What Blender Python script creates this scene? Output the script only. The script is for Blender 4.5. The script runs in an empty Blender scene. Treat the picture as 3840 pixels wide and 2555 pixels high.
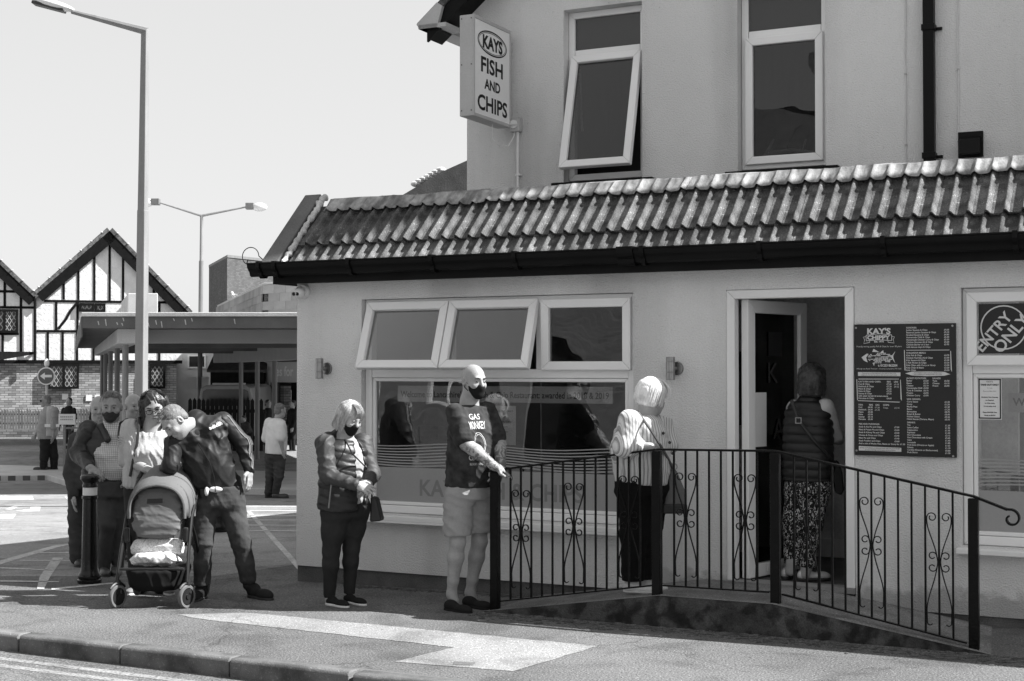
import bpy, bmesh, math, random
import numpy as np
from mathutils import Vector, Matrix, noise
from mathutils.bvhtree import BVHTree
random.seed(7)
R = math.radians
SC = bpy.context.scene
COL = SC.collection
# ------------------------------------------------------------------ camera
HCAM = 1.72                                  # eye height, metres
FPX = 50.0/36.0*3840                         # focal length in photograph pixels
PITCH = math.atan(66/3274.0)
cam = bpy.data.cameras.new('camera'); cam.lens = 50; cam.sensor_width = 36
cam.clip_start = .05; cam.clip_end = 1500
camo = bpy.data.objects.new('camera', cam); COL.objects.link(camo)
camo.location = (0, 0, HCAM); camo.rotation_euler = (R(90)+PITCH, 0, 0)
SC.camera = camo
# ------------------------------------------------------------------ world and sun
SUN = Vector((.7125, -.05, .70)).normalized()   # direction to the sun
wd = bpy.data.worlds.new('World'); SC.world = wd; wd.use_nodes = True
nt = wd.node_tree; nt.nodes.clear()
sky = nt.nodes.new('ShaderNodeTexSky'); sky.sky_type = 'NISHITA'; sky.sun_disc = False
sky.sun_elevation = math.asin(SUN.z); sky.sun_rotation = math.atan2(SUN.x, SUN.y)
sky.altitude = 0; sky.air_density = 1.0; sky.dust_density = 1.6; sky.ozone_density = 1.0
bw = nt.nodes.new('ShaderNodeRGBToBW'); bg = nt.nodes.new('ShaderNodeBackground'); wo = nt.nodes.new('ShaderNodeOutputWorld')
nt.links.new(sky.outputs[0], bw.inputs[0]); pw = nt.nodes.new('ShaderNodeMath'); pw.operation = 'POWER'; pw.inputs[1].default_value = .2     # hazy, even sky
nt.links.new(bw.outputs[0], pw.inputs[0]); pm = nt.nodes.new('ShaderNodeMath'); pm.operation = 'MULTIPLY'; pm.inputs[1].default_value = 1.70
nt.links.new(pw.outputs[0], pm.inputs[0]); nt.links.new(pm.outputs[0], bg.inputs[0]); nt.links.new(bg.outputs[0], wo.inputs[0])
bg.inputs[1].default_value = .13
sl = bpy.data.lights.new('sun', 'SUN'); sl.energy = 4.2; sl.angle = R(.53); sl.color = (1, 1, 1)
so = bpy.data.objects.new('sun', sl); COL.objects.link(so); so.location = (20, 0, 30)
so.rotation_euler = SUN.to_track_quat('Z', 'Y').to_euler()
SC.view_settings.view_transform = 'Standard'; SC.view_settings.look = 'None'
SC.view_settings.exposure = 1.55; SC.view_settings.gamma = 1; SC.view_settings.use_curve_mapping = False
SC.render.resolution_x = 1024; SC.render.resolution_y = 681

# ------------------------------------------------------------------ pixel -> place
def RAY(x, y):
    a, v = x-1920.0, 1277.5-y
    r = np.array([a, FPX*math.cos(PITCH)-v*math.sin(PITCH), FPX*math.sin(PITCH)+v*math.cos(PITCH)])
    return r/r[1]
def AT(x, y, Y):
    r = RAY(x, y)*Y; return np.array([r[0], r[1], r[2]+HCAM])
def gz(Y): return -.034*min(max(0., Y-10.), 22.)
def GP(x, y, dz=0.):
    r = RAY(x, y); lo, hi = 1., 300.
    for _ in range(50):
        m = (lo+hi)/2
        if HCAM+r[2]*m > gz(m)+dz: lo = m
        else: hi = m
    p = r*lo; return np.array([p[0], p[1], gz(lo)+dz])
# shop frame: x along the front wall, y into the building, z up
TH = R(26.5)
C0 = Vector((-1.82116, 12.04752, 0))
def L2W(x, y, z=0): return Vector((C0.x+x*math.cos(TH)+y*math.sin(TH), C0.y-x*math.sin(TH)+y*math.cos(TH), z))
def W2L(p):
    d = Vector((p[0]-C0.x, p[1]-C0.y)); return (d.x*math.cos(TH)-d.y*math.sin(TH), d.x*math.sin(TH)+d.y*math.cos(TH))

# ------------------------------------------------------------------ materials (monochrome photograph: greys only)
MATS = {}
def mat(nm, c, rough=.7, var=.12, vs=3., fine=.06, fs=120., bump=0., bs=60., spec=.3, metal=0., stretch=None, rnd=0., coat=0., det=5, bdist=.01):
    if nm in MATS: return MATS[nm]
    m = bpy.data.materials.new(nm); m.use_nodes = True; MATS[nm] = m
    t = m.node_tree; N = t.nodes; L = t.links; b = N['Principled BSDF']
    b.inputs['Roughness'].default_value = rough; b.inputs['Metallic'].default_value = metal
    b.inputs['Specular IOR Level'].default_value = spec; b.inputs['Coat Weight'].default_value = coat
    tc = N.new('ShaderNodeTexCoord'); src = tc.outputs['Object']
    if stretch:
        mp = N.new('ShaderNodeMapping'); mp.inputs['Scale'].default_value = stretch; L.new(src, mp.inputs[0]); src = mp.outputs[0]
    n1 = N.new('ShaderNodeTexNoise'); n1.inputs['Scale'].default_value = vs; n1.inputs['Detail'].default_value = det; L.new(src, n1.inputs['Vector'])
    mr = N.new('ShaderNodeMapRange'); mr.inputs[1].default_value = .28; mr.inputs[2].default_value = .72
    mr.inputs[3].default_value = c*(1-var); mr.inputs[4].default_value = c*(1+var); L.new(n1.outputs['Fac'], mr.inputs[0])
    n2 = N.new('ShaderNodeTexNoise'); n2.inputs['Scale'].default_value = fs; n2.inputs['Detail'].default_value = 2; L.new(src, n2.inputs['Vector'])
    m2 = N.new('ShaderNodeMapRange'); m2.inputs[1].default_value = .3; m2.inputs[2].default_value = .7; m2.inputs[3].default_value = 1-fine; m2.inputs[4].default_value = 1+fine
    L.new(n2.outputs['Fac'], m2.inputs[0])
    mu = N.new('ShaderNodeMath'); mu.operation = 'MULTIPLY'; L.new(mr.outputs[0], mu.inputs[0]); L.new(m2.outputs[0], mu.inputs[1])
    out = mu.outputs[0]
    if rnd:
        oi = N.new('ShaderNodeObjectInfo'); m3 = N.new('ShaderNodeMapRange'); m3.inputs[3].default_value = 1-rnd; m3.inputs[4].default_value = 1+rnd
        L.new(oi.outputs['Random'], m3.inputs[0]); mm = N.new('ShaderNodeMath'); mm.operation = 'MULTIPLY'
        L.new(out, mm.inputs[0]); L.new(m3.outputs[0], mm.inputs[1]); out = mm.outputs[0]
    L.new(out, b.inputs['Base Color']); m['out'] = out.node.name
    if bump:
        n3 = N.new('ShaderNodeTexNoise'); n3.inputs['Scale'].default_value = bs; n3.inputs['Detail'].default_value = 4; L.new(src, n3.inputs['Vector'])
        bp = N.new('ShaderNodeBump'); bp.inputs['Strength'].default_value = bump; bp.inputs['Distance'].default_value = bdist
        L.new(n3.outputs['Fac'], bp.inputs['Height']); L.new(bp.outputs[0], b.inputs['Normal'])
    return m
def base_mul(m, build):
    """multiply a material's base colour by a pattern; build(nodes, links, objcoord) returns a float socket"""
    t = m.node_tree; N = t.nodes; L = t.links; b = N['Principled BSDF']
    old = b.inputs['Base Color'].links[0].from_socket
    tc = N.new('ShaderNodeTexCoord'); fac = build(N, L, tc.outputs['Object'])
    mm = N.new('ShaderNodeMath'); mm.operation = 'MULTIPLY'; L.new(old, mm.inputs[0]); L.new(fac, mm.inputs[1]); L.new(mm.outputs[0], b.inputs['Base Color'])
def remap(N, L, s, a, b, c, d):
    r = N.new('ShaderNodeMapRange'); L.new(s, r.inputs[0])
    for i, v in enumerate((a, b, c, d)): r.inputs[i+1].default_value = v
    return r.outputs[0]
def noisetex(N, L, v, scale, detail=3, stretch=None, dist=0):
    if stretch:
        mp = N.new('ShaderNodeMapping'); mp.inputs['Scale'].default_value = stretch; L.new(v, mp.inputs[0]); v = mp.outputs[0]
    n = N.new('ShaderNodeTexNoise'); n.inputs['Scale'].default_value = scale; n.inputs['Detail'].default_value = detail; n.inputs['Distortion'].default_value = dist
    L.new(v, n.inputs['Vector']); return n.outputs['Fac']
def mth(N, L, op, a, b=None):
    m = N.new('ShaderNodeMath'); m.operation = op
    for i, v in enumerate((a, b)):
        if v is None: continue
        if isinstance(v, (int, float)): m.inputs[i].default_value = v
        else: L.new(v, m.inputs[i])
    return m.outputs[0]
def glassmat(nm, tint=.9, rough=.0, ior=1.5, wob=0., ws=2., mul=2.):
    m = bpy.data.materials.new(nm); m.use_nodes = True; MATS[nm] = m
    N = m.node_tree.nodes; L = m.node_tree.links; N.clear()
    o = N.new('ShaderNodeOutputMaterial'); mx = N.new('ShaderNodeMixShader'); tr = N.new('ShaderNodeBsdfTransparent'); gl = N.new('ShaderNodeBsdfGlossy')
    fr = N.new('ShaderNodeFresnel'); fr.inputs[0].default_value = ior; fm = N.new('ShaderNodeMath'); fm.operation = 'MULTIPLY'; fm.use_clamp = True; fm.inputs[1].default_value = mul; L.new(fr.outputs[0], fm.inputs[0]); gl.inputs['Roughness'].default_value = rough
    tr.inputs[0].default_value = (tint, tint, tint, 1); gl.inputs[0].default_value = (1, 1, 1, 1)
    if wob:
        tc = N.new('ShaderNodeTexCoord'); f = noisetex(N, L, tc.outputs['Object'], ws, 1); bp = N.new('ShaderNodeBump')
        bp.inputs['Strength'].default_value = wob; bp.inputs['Distance'].default_value = .05; L.new(f, bp.inputs['Height'])
        L.new(bp.outputs[0], gl.inputs['Normal'])
    L.new(fm.outputs[0], mx.inputs[0]); L.new(tr.outputs[0], mx.inputs[1]); L.new(gl.outputs[0], mx.inputs[2]); L.new(mx.outputs[0], o.inputs[0])
    return m

# ------------------------------------------------------------------ mesh helpers
def link(o, parent=None):
    COL.objects.link(o)
    if parent is not None: o.parent = parent
    return o
def tag(o, label=None, cat=None, group=None, kind=None):
    if label: o['label'] = label
    if cat: o['category'] = cat
    if group: o['group'] = group
    if kind: o['kind'] = kind
    return o
def thing(name, label, cat, loc=(0, 0, 0), rz=0., group=None):
    o = bpy.data.objects.new(name, None); link(o); o.location = loc; o.rotation_euler = (0, 0, rz); o.empty_display_size = .1
    return tag(o, label, cat, group)
def sthing(name, label, cat, x, y, z, group=None):          # in the shop's frame
    return thing(name, label, cat, L2W(x, y, z), -TH, group)
def frame_of(a, b):
    d = np.array(b, float)-np.array(a, float); l = np.linalg.norm(d); d = d/max(l, 1e-9)
    h = np.array([0, 0, 1.]) if abs(d[2]) < .9 else np.array([0, 1., 0])
    x = np.cross(h, d); x /= np.linalg.norm(x); return d, x, np.cross(d, x)
class G:
    def __init__(s): s.v = []; s.f = []
    def add(s, vs, fs):
        o = len(s.v); s.v += [tuple(float(c) for c in v) for v in vs]; s.f += [tuple(i+o for i in f) for f in fs]; return s
    def box(s, x0, x1, y0, y1, z0, z1):
        return s.add([(x0, y0, z0), (x1, y0, z0), (x1, y1, z0), (x0, y1, z0), (x0, y0, z1), (x1, y0, z1), (x1, y1, z1), (x0, y1, z1)],
                     [(0, 3, 2, 1), (4, 5, 6, 7), (0, 1, 5, 4), (1, 2, 6, 5), (2, 3, 7, 6), (3, 0, 4, 7)])
    def obox(s, c, sz, ax=None):
        c = np.array(c, float); ax = np.eye(3) if ax is None else np.array(ax, float); h = np.array(sz)/2.
        vs = [c+ax[0]*h[0]*i+ax[1]*h[1]*j+ax[2]*h[2]*k for k in (-1, 1) for (i, j) in ((-1, -1), (1, -1), (1, 1), (-1, 1))]
        return s.add(vs, [(0, 3, 2, 1), (4, 5, 6, 7), (0, 1, 5, 4), (1, 2, 6, 5), (2, 3, 7, 6), (3, 0, 4, 7)])
    def bar(s, a, b, w, h):                                    # rectangular bar from a to b
        a = np.array(a, float); b = np.array(b, float); d, x, y = frame_of(a, b)
        return s.obox((a+b)/2, (w, h, np.linalg.norm(b-a)), (x, y, d))
    def prism(s, poly, d):
        n = len(poly); p = [np.array(q, float) for q in poly]; d = np.array(d, float)
        return s.add(p+[q+d for q in p], [tuple(range(n))[::-1], tuple(range(n, 2*n))]+[(i, (i+1) % n, (i+1) % n+n, i+n) for i in range(n)])
    def poly(s, pts): return s.add(pts, [tuple(range(len(pts)))])
    def tube(s, pts, r, n=8, closed=False, wide=None):
        P = [np.array(p, float) for p in pts]; m = len(P); rs = r if hasattr(r, '__len__') else [r]*m; vs = []; x = None
        for i in range(m):
            a = P[i-1] if (i > 0 or closed) else P[i]; b = P[(i+1) % m] if (i < m-1 or closed) else P[i]
            d = b-a; d = d/max(np.linalg.norm(d), 1e-9)
            if x is None: _, x, _ = frame_of((0, 0, 0), d)
            x = x-d*(x@d)
            if np.linalg.norm(x) < 1e-6: _, x, _ = frame_of((0, 0, 0), d)
            x = x/np.linalg.norm(x); y = np.cross(d, x)
            for k in range(n):
                t = 2*math.pi*k/n; vs.append(P[i]+(x*math.cos(t)+y*math.sin(t))*rs[i])
        fs = []
        for i in range(m if closed else m-1):
            for k in range(n):
                a, b = i*n, ((i+1) % m)*n; fs.append((a+k, a+(k+1) % n, b+(k+1) % n, b+k))
        if not closed: fs += [tuple(range(n))[::-1], tuple(range((m-1)*n, m*n))]
        return s.add(vs, fs)
    def cyl(s, a, b, r0, r1=None, n=16): return s.tube([a, b], [r0, r0 if r1 is None else r1], n)
    def lathe(s, prof, n=24, c=(0, 0, 0), ax=None):
        ax = np.eye(3) if ax is None else np.array(ax, float); c = np.array(c, float); vs = []; m = len(prof)
        for r, z in prof:
            for k in range(n):
                t = 2*math.pi*k/n; vs.append(c+ax[0]*r*math.cos(t)+ax[1]*r*math.sin(t)+ax[2]*z)
        fs = [(i*n+k, i*n+(k+1) % n, (i+1)*n+(k+1) % n, (i+1)*n+k) for i in range(m-1) for k in range(n)]
        return s.add(vs, fs+[tuple(range(n))[::-1], tuple(range((m-1)*n, m*n))])
    def ell(s, c, r, n=12, m=8, ax=None):
        r = r if hasattr(r, '__len__') else (r, r, r); ax = np.eye(3) if ax is None else np.array(ax, float); c = np.array(c, float)
        vs = []
        for i in range(1, m):
            a = math.pi*i/m
            for k in range(n):
                t = 2*math.pi*k/n; vs.append(c+ax[0]*r[0]*math.sin(a)*math.cos(t)+ax[1]*r[1]*math.sin(a)*math.sin(t)+ax[2]*r[2]*math.cos(a))
        vs += [c+ax[2]*r[2], c-ax[2]*r[2]]; T = len(vs)-2
        fs = [(i*n+k, i*n+(k+1) % n, (i+1)*n+(k+1) % n, (i+1)*n+k) for i in range(m-2) for k in range(n)]
        fs += [(T, (k+1) % n, k) for k in range(n)]+[(T+1, (m-2)*n+k, (m-2)*n+(k+1) % n) for k in range(n)]
        return s.add(vs, fs)
    def frame(s, x0, x1, z0, z1, w, y0, y1):                   # mitred rectangular frame in the xz plane
        o = [(x0, z0), (x1, z0), (x1, z1), (x0, z1)]; i = [(x0+w, z0+w), (x1-w, z0+w), (x1-w, z1-w), (x0+w, z1-w)]
        for k in range(4):
            j = (k+1) % 4; q = [o[k], o[j], i[j], i[k]]; s.prism([(p[0], y0, p[1]) for p in q], (0, y1-y0, 0))
        return s
    def mesh(s, name, recalc=True):
        me = bpy.data.meshes.new(name); me.from_pydata(s.v, [], s.f)
        if recalc:
            bm = bmesh.new(); bm.from_mesh(me); bmesh.ops.recalc_face_normals(bm, faces=bm.faces); bm.to_mesh(me); bm.free()
        return me
    def build(s, name, m, parent=None, smooth=False, bevel=0., kind=None, loc=None, recalc=True, angle=40):
        me = s.mesh(name, recalc); return mobj(name, me, m, parent, smooth, bevel, kind, loc, angle)
def mobj(name, me, m, parent=None, smooth=False, bevel=0., kind=None, loc=None, angle=40):
    me.materials.append(MATS[m] if isinstance(m, str) else m)
    if smooth:
        me.polygons.foreach_set('use_smooth', [True]*len(me.polygons)); me.set_sharp_from_angle(angle=R(angle))
    o = bpy.data.objects.new(name, me); link(o, parent)
    if loc is not None: o.location = loc
    if bevel:
        b = o.modifiers.new('bevel', 'BEVEL'); b.width = bevel; b.segments = 2; b.limit_method = 'ANGLE'; b.angle_limit = R(35); b.harden_normals = False
    if kind: o['kind'] = kind
    return o
def textmesh(txt, size, align='LEFT', bold=0., extrude=0., shear=0., sx=1., spacing=1.):
    c = bpy.data.curves.new('t', 'FONT'); c.body = txt; c.size = size; c.align_x = align; c.offset = bold; c.extrude = extrude; c.shear = shear
    c.resolution_u = 3; c.space_character = spacing
    o = bpy.data.objects.new('t', c); COL.objects.link(o)
    dg = bpy.context.evaluated_depsgraph_get(); me = bpy.data.meshes.new_from_object(o.evaluated_get(dg))
    vs = [(v.co.x*sx, v.co.y, v.co.z) for v in me.vertices]; fs = [tuple(p.vertices) for p in me.polygons]
    COL.objects.unlink(o); bpy.data.objects.remove(o); bpy.data.curves.remove(c); bpy.data.meshes.remove(me)
    return vs, fs
TXT = {}
def puttext(g, txt, size, o, X, Y, align='LEFT', bold=0., sx=1., shear=0., fit=None, spacing=1.):
    """flat lettering in the plane (X, Y) with its baseline start at o"""
    k = (txt, size, align, bold, shear, spacing)
    if k not in TXT: TXT[k] = textmesh(txt, size, align, bold, 0, shear, 1, spacing)
    vs, fs = TXT[k]
    if not vs: return
    if fit:
        w = max(v[0] for v in vs)-min(v[0] for v in vs); sx = fit/w
    o = np.array(o, float); X = np.array(X, float); Y = np.array(Y, float)
    g.add([o+X*v[0]*sx+Y*v[1] for v in vs], fs)
def clip(poly, nx, ny, d):                                     # keep nx*x+ny*y <= d
    out = []
    for i in range(len(poly)):
        a, b = poly[i], poly[(i+1) % len(poly)]; da = nx*a[0]+ny*a[1]-d; db = nx*b[0]+ny*b[1]-d
        if da <= 0: out.append(a)
        if (da < 0 < db) or (db < 0 < da):
            t = da/(da-db); out.append((a[0]+(b[0]-a[0])*t, a[1]+(b[1]-a[1])*t))
    return out
def sheet(g, poly, dz=0.):                                     # a flat polygon (x, y) laid on the bent ground
    for lo, hi in ((-500, 10), (10, 32), (32, 900)):
        q = clip(clip([tuple(p[:2]) for p in poly], 0, 1, hi), 0, -1, -lo)
        if len(q) > 2: g.add([(p[0], p[1], gz(p[1])+dz) for p in q], [tuple(range(len(q)))])
    return g
def up(me):                                                     # make a sheet face upwards
    bm = bmesh.new(); bm.from_mesh(me)
    for f in bm.faces:
        f.normal_update()
        if f.normal.z < 0: f.normal_flip()
    bm.to_mesh(me); bm.free(); return me
def copyobj(o, parent=None, loc=None, rot=None):
    c = o.copy(); COL.objects.link(c)
    if parent is not None: c.parent = parent
    if loc is not None: c.location = loc
    if rot is not None: c.rotation_euler = rot
    return c
def copytree(root, loc, rz=None, label=None):
    r = root.copy(); COL.objects.link(r); r.location = loc
    if rz is not None: r.rotation_euler = (0, 0, rz)
    if label: r['label'] = label
    for ch in list(root.children):
        c = ch.copy(); COL.objects.link(c); c.parent = r
        for gch in list(ch.children):
            d = gch.copy(); COL.objects.link(d); d.parent = c
    return r
# ================================================================== materials
mat('tarmac', .13, .9, .14, .9, .45, 75, .6, 90, .2, bdist=.012)
mat('old_road', .23, .9, .12, .5, .22, 80, .4, 70, .2, bdist=.012)
mat('near_road', .13, .9, .2, .8, .45, 75, .6, 90, .2, bdist=.012)
mat('concrete', .26, .85, .2, 3, .15, 160, .4, 140, .25, bdist=.006)
mat('pale_patch', .25, .85, .12, 2.5, .2, 200, .4, 160, .2, bdist=.005)
mat('kerb_stone', .14, .85, .25, 6, .2, 200, .6, 150, .2, rnd=.12, bdist=.006)
mat('road_paint', .5, .8, .25, 3, .3, 150, .2, 150, .2)
mat('worn_paint', .42, .8, .2, 3, .3, 150, .2, 150, .2)
mat('stucco', .72, .85, .06, 1.2, .05, 90, .9, 85, .15, bdist=.014)
mat('stucco_up', .69, .85, .08, .8, .05, 90, .9, 85, .15, bdist=.014)
mat('plinth', .11, .9, .3, 4, .2, 120, .6, 90, .2)
mat('upvc', .80, .35, .03, 2, .01, 60, 0, 60, .45)
mat('black_plastic', .005, .4, .2, 3, .1, 80, .05, 60, .14)
mat('fascia_black', .008, .6, .3, 4, .1, 80, .1, 60, .12)
mat('roof_tile', .115, .95, .45, 9, .35, 110, .8, 90, .08, rnd=.25, bdist=.008)
mat('lead', .28, .6, .35, 5, .12, 60, .3, 20, .4, stretch=(4, 4, 1))
mat('mortar', .5, .9, .3, 12, .2, 120, .8, 60, .2)
mat('felt', .12, .9, .2, 3, .2, 100, .4, 90)
mat('black_iron', .004, .3, .3, 12, .2, 90, .3, 60, .14)
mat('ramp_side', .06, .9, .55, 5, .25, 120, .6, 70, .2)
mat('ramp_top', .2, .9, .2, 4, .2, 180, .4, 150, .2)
mat('sign_white', .78, .35, .03, 2, .01, 40, 0, 10, .4)
mat('sign_metal', .42, .5, .08, 3, .04, 60, .05, 40, .4)
mat('ink', .012, .6, 0, 2, 0, 50, spec=.2)
mat('menu_black', .014, .5, .1, 3, .1, 100, .04, 80, .4)
mat('menu_white', .62, .6, .06, 8, .06, 80, spec=.2)
mat('paper', .72, .6, .03, 6, .02, 80, spec=.2)
mat('dark_plastic', .03, .4, .1, 4, .1, 60, spec=.4)
mat('white_plastic', .68, .4, .06, 4, .04, 60, spec=.4)
mat('chrome', .30, .3, .1, 8, .05, 60, metal=1.)
mat('marble', .7, .35, .35, 2.2, .1, 40, 0, 10, .4, det=8)
mat('room', .3, .8, .1, 2)
mat('room_floor', .1, .5, .3, 5)
mat('blind', .33, .8, .05, 2, spec=.1)
mat('curtain_dark', .05, .9, .2, 4, stretch=(8, 8, .6))
glassmat('glass', .80, 0, 1.55, .14, 1.6, 1.45)
glassmat('glass_up', .55, 0, 1.5, .05, 2.2, 1.1)
mat('cutout', .21, .4, .1, 3, spec=.3)
m = mat('vinyl', .31, .45, .04, 2, .02, 60, spec=.4)
# stains on the render: rain streaks under the eaves and wear
def streaks(N, L, v):
    n = noisetex(N, L, v, 1.1, 6, (1.0, 1.0, .16)); a = remap(N, L, n, .46, .66, 1., .74)
    k = noisetex(N, L, v, 26, 3); c = remap(N, L, k, .68, .78, 1., .72)
    k2 = noisetex(N, L, v, 2.3, 2); c2 = mth(N, L, 'MAXIMUM', c, remap(N, L, k2, .45, .62, 1, .0))
    return mth(N, L, 'MULTIPLY', a, c2)
base_mul(MATS['stucco'], streaks); base_mul(MATS['stucco_up'], streaks)
def speckle(N, L, v):
    n = noisetex(N, L, v, 85, 2); a = remap(N, L, n, .58, .70, 1., 2.1)
    n2 = noisetex(N, L, v, 78, 2); b = remap(N, L, n2, .30, .42, .4, 1.); n3 = noisetex(N, L, v, .35, 4); c = remap(N, L, n3, .35, .65, .82, 1.12)
    n4 = noisetex(N, L, v, 2.2, 6, None, .6); d = remap(N, L, n4, .50, .68, 1., .66); n5 = noisetex(N, L, v, 16, 3); e = remap(N, L, n5, .66, .72, 1., .62); n6 = noisetex(N, L, v, 19, 2); w = remap(N, L, n6, .735, .76, 1., 1.8)
    vo = N.new('ShaderNodeTexVoronoi'); vo.feature = 'DISTANCE_TO_EDGE'; vo.inputs['Scale'].default_value = .55; wn = N.new('ShaderNodeTexNoise'); wn.inputs['Scale'].default_value = 5; wn.inputs['Detail'].default_value = 5
    L.new(v, wn.inputs['Vector']); va = N.new('ShaderNodeVectorMath'); va.operation = 'SCALE'; va.inputs['Scale'].default_value = .25; L.new(wn.outputs['Color'], va.inputs[0]); vb = N.new('ShaderNodeVectorMath'); L.new(v, vb.inputs[0]); L.new(va.outputs[0], vb.inputs[1]); L.new(vb.outputs[0], vo.inputs['Vector'])
    cr = mth(N, L, 'MAXIMUM', remap(N, L, vo.outputs['Distance'], .002, .006, .7, 1.), remap(N, L, noisetex(N, L, v, 1.1, 2), .46, .56, 0., 1.))
    o = mth(N, L, 'MULTIPLY', mth(N, L, 'MULTIPLY', a, b), c)
    for q in (d, e, w, cr): o = mth(N, L, 'MULTIPLY', o, q)
    return o
for k in ('tarmac', 'near_road', 'old_road', 'pale_patch', 'ramp_top'): base_mul(MATS[k], speckle)
def lichen(N, L, v):
    n = noisetex(N, L, v, 45, 4); a = remap(N, L, n, .62, .70, 1., 2.0)
    n2 = noisetex(N, L, v, 7, 4); b = remap(N, L, n2, .35, .6, .6, 1.15); return mth(N, L, 'MULTIPLY', a, b)
base_mul(MATS['roof_tile'], lichen)
def leadstreak(N, L, v):
    n = noisetex(N, L, v, 9, 4, (1.2, .5, .3)); return remap(N, L, n, .38, .62, .45, 1.15)
base_mul(MATS['lead'], leadstreak)
def wornpaint(N, L, v):
    n = noisetex(N, L, v, 38, 5); return remap(N, L, n, .36, .5, .5, 1.)
base_mul(MATS['road_paint'], wornpaint); base_mul(MATS['worn_paint'], wornpaint)
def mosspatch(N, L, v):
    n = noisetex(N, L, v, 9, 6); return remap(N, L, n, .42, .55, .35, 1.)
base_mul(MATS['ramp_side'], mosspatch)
def grime(N, L, v):
    n = noisetex(N, L, v, 5, 6); a = remap(N, L, n, .42, .62, 1., .5); k = noisetex(N, L, v, 60, 3); return mth(N, L, 'MULTIPLY', a, remap(N, L, k, .6, .7, 1., 1.5))
base_mul(MATS['kerb_stone'], grime)
def mossline(N, L, v):
    s = N.new('ShaderNodeSeparateXYZ'); L.new(v, s.inputs[0]); n = noisetex(N, L, v, 11, 6); z = mth(N, L, 'ADD', s.outputs[2], mth(N, L, 'MULTIPLY', mth(N, L, 'SUBTRACT', n, .5), .3))
    x = mth(N, L, 'MAXIMUM', remap(N, L, s.outputs[0], 3.2, 3.4, 1., 0.), remap(N, L, z, .17, .24, 0., 1.)); return remap(N, L, x, 0, 1, .6, 1)
base_mul(MATS['stucco'], mossline)

# ================================================================== ground, road, kerb
def lpoly(x0, x1, y0, y1): return [L2W(x0, y0), L2W(x1, y0), L2W(x1, y1), L2W(x0, y1)]
def sheetobj(name, polys, m, dz, kind='structure', parent=None):
    g = G()
    for p in polys: sheet(g, p, dz)
    o = mobj(name, up(g.mesh(name, False)), m, parent)
    if kind: o['kind'] = kind
    return o
pavement = sheetobj('pavement', [lpoly(-90, 70, -3.0, 330)], 'tarmac', 0)
sheetobj('road', [lpoly(-90, 70, -9.6, -3.12)], 'near_road', -.11)
sheetobj('far_pavement', [lpoly(-90, 70, -40, -9.6)], 'tarmac', 0)
sheetobj('bus_road', [[(-60, 12.4), (-2.6, 12.4), (-1.4, 14.5), (10, 32), (10, 46), (-60, 46)]], 'old_road', .0015)
kg = G()
prof = [(-3.125, -.16), (-3.125, -.022), (-3.118, -.008), (-3.10, -.001), (-2.995, -.001), (-2.995, -.16)]
kg.prism([(0, y, z) for y, z in prof], (.834, 0, 0))
kerb = tag(thing('kerb', None, None, L2W(0, 0, 0), -TH), kind='structure')
kme = kg.mesh('kerb_stone'); kme.materials.append(MATS['kerb_stone'])
random.seed(3)
for i in range(-5, 11):
    o = bpy.data.objects.new('kerb_stone', kme); link(o, kerb); o.location = (.02+i*.85, random.uniform(-.006, .006), .002+random.uniform(-.006, .004))
    o.rotation_euler = (0, 0, random.uniform(-.006, .006)); b = o.modifiers.new('bevel', 'BEVEL'); b.width = .008; b.segments = 2
mat('faded_line', .22, .9, .3, 3, .3, 80); base_mul(MATS['faded_line'], wornpaint)
sheetobj('road_line', [lpoly(-20, 20, -3.36, -3.29), lpoly(-20, 20, -3.52, -3.45)], 'faded_line', -.1085)
def rough_poly(P, step=.06, j=.008):
    r = random.Random(3); o = []
    for a, b in zip(P, P[1:]+P[:1]):
        n = max(1, int(np.linalg.norm((b-a)[:2])/step)); o += [a+(b-a)*i/n+np.array([r.uniform(-j, j), r.uniform(-j, j), 0]) for i in range(n)]
    return o
# lighter trench repair across the pavement
def gp(pts): return [GP(x, y) for x, y in pts]
D = 3840/2357.
def dgp(pts): return gp([(x*D, y*D) for x, y in pts])
sheetobj('pavement_patch', [rough_poly(dgp([(408, 1416), (560, 1411), (1376, 1488), (1182, 1546), (908, 1524), (1044, 1491), (480, 1428)]))], 'pale_patch', .0025)
sheetobj('manhole_cover', [dgp([(1045, 1524), (1095, 1527), (1088, 1533), (1042, 1531)])], 'felt', .0045)
def zz(pts): return gp([(x/2.904, 1780+y/2.904) for x, y in pts])
def zr(pts): return gp([(x/1.834, 1700+y/1.834) for x, y in pts])
white = [zz([(0, 232), (350, 235), (372, 275), (0, 278)]), zz([(700, 240), (830, 245), (830, 292), (745, 292)]), zz([(0, 440), (175, 432), (145, 482), (0, 486)]),
         zz([(50, 385), (150, 342), (210, 345), (130, 385)]), zz([(150, 340), (445, 348), (440, 358), (205, 352)]), zz([(330, 356), (442, 358), (430, 402), (330, 378)]), zz([(160, 398), (330, 378), (432, 402), (260, 406)])]
sheetobj('road_marking', white, 'road_paint', .004)
worn = [zz([(0, 940), (600, 772), (790, 752), (800, 762), (630, 795), (0, 985)]), zz([(575, 910), (688, 910), (545, 1120), (480, 1250), (402, 1250), (430, 1120)]),
        zz([(0, 1012), (560, 1040), (560, 1050), (0, 1026)]), zz([(220, 934), (800, 936), (800, 944), (220, 944)]), zz([(420, 850), (860, 845), (860, 856), (420, 860)]), zz([(0, 1155), (640, 1168), (640, 1178), (0, 1172)]),
        zz([(560, 1242), (1230, 1180), (1230, 1195), (560, 1262)])]
for y in (362, 392, 424, 456, 492, 530): worn.append(zr([(1480, y), (2200, y+4), (2200, y+10), (1480, y+6)]))
worn.append(zr([(1690, 396), (1722, 396), (2120, 830), (2070, 830)]))
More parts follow.
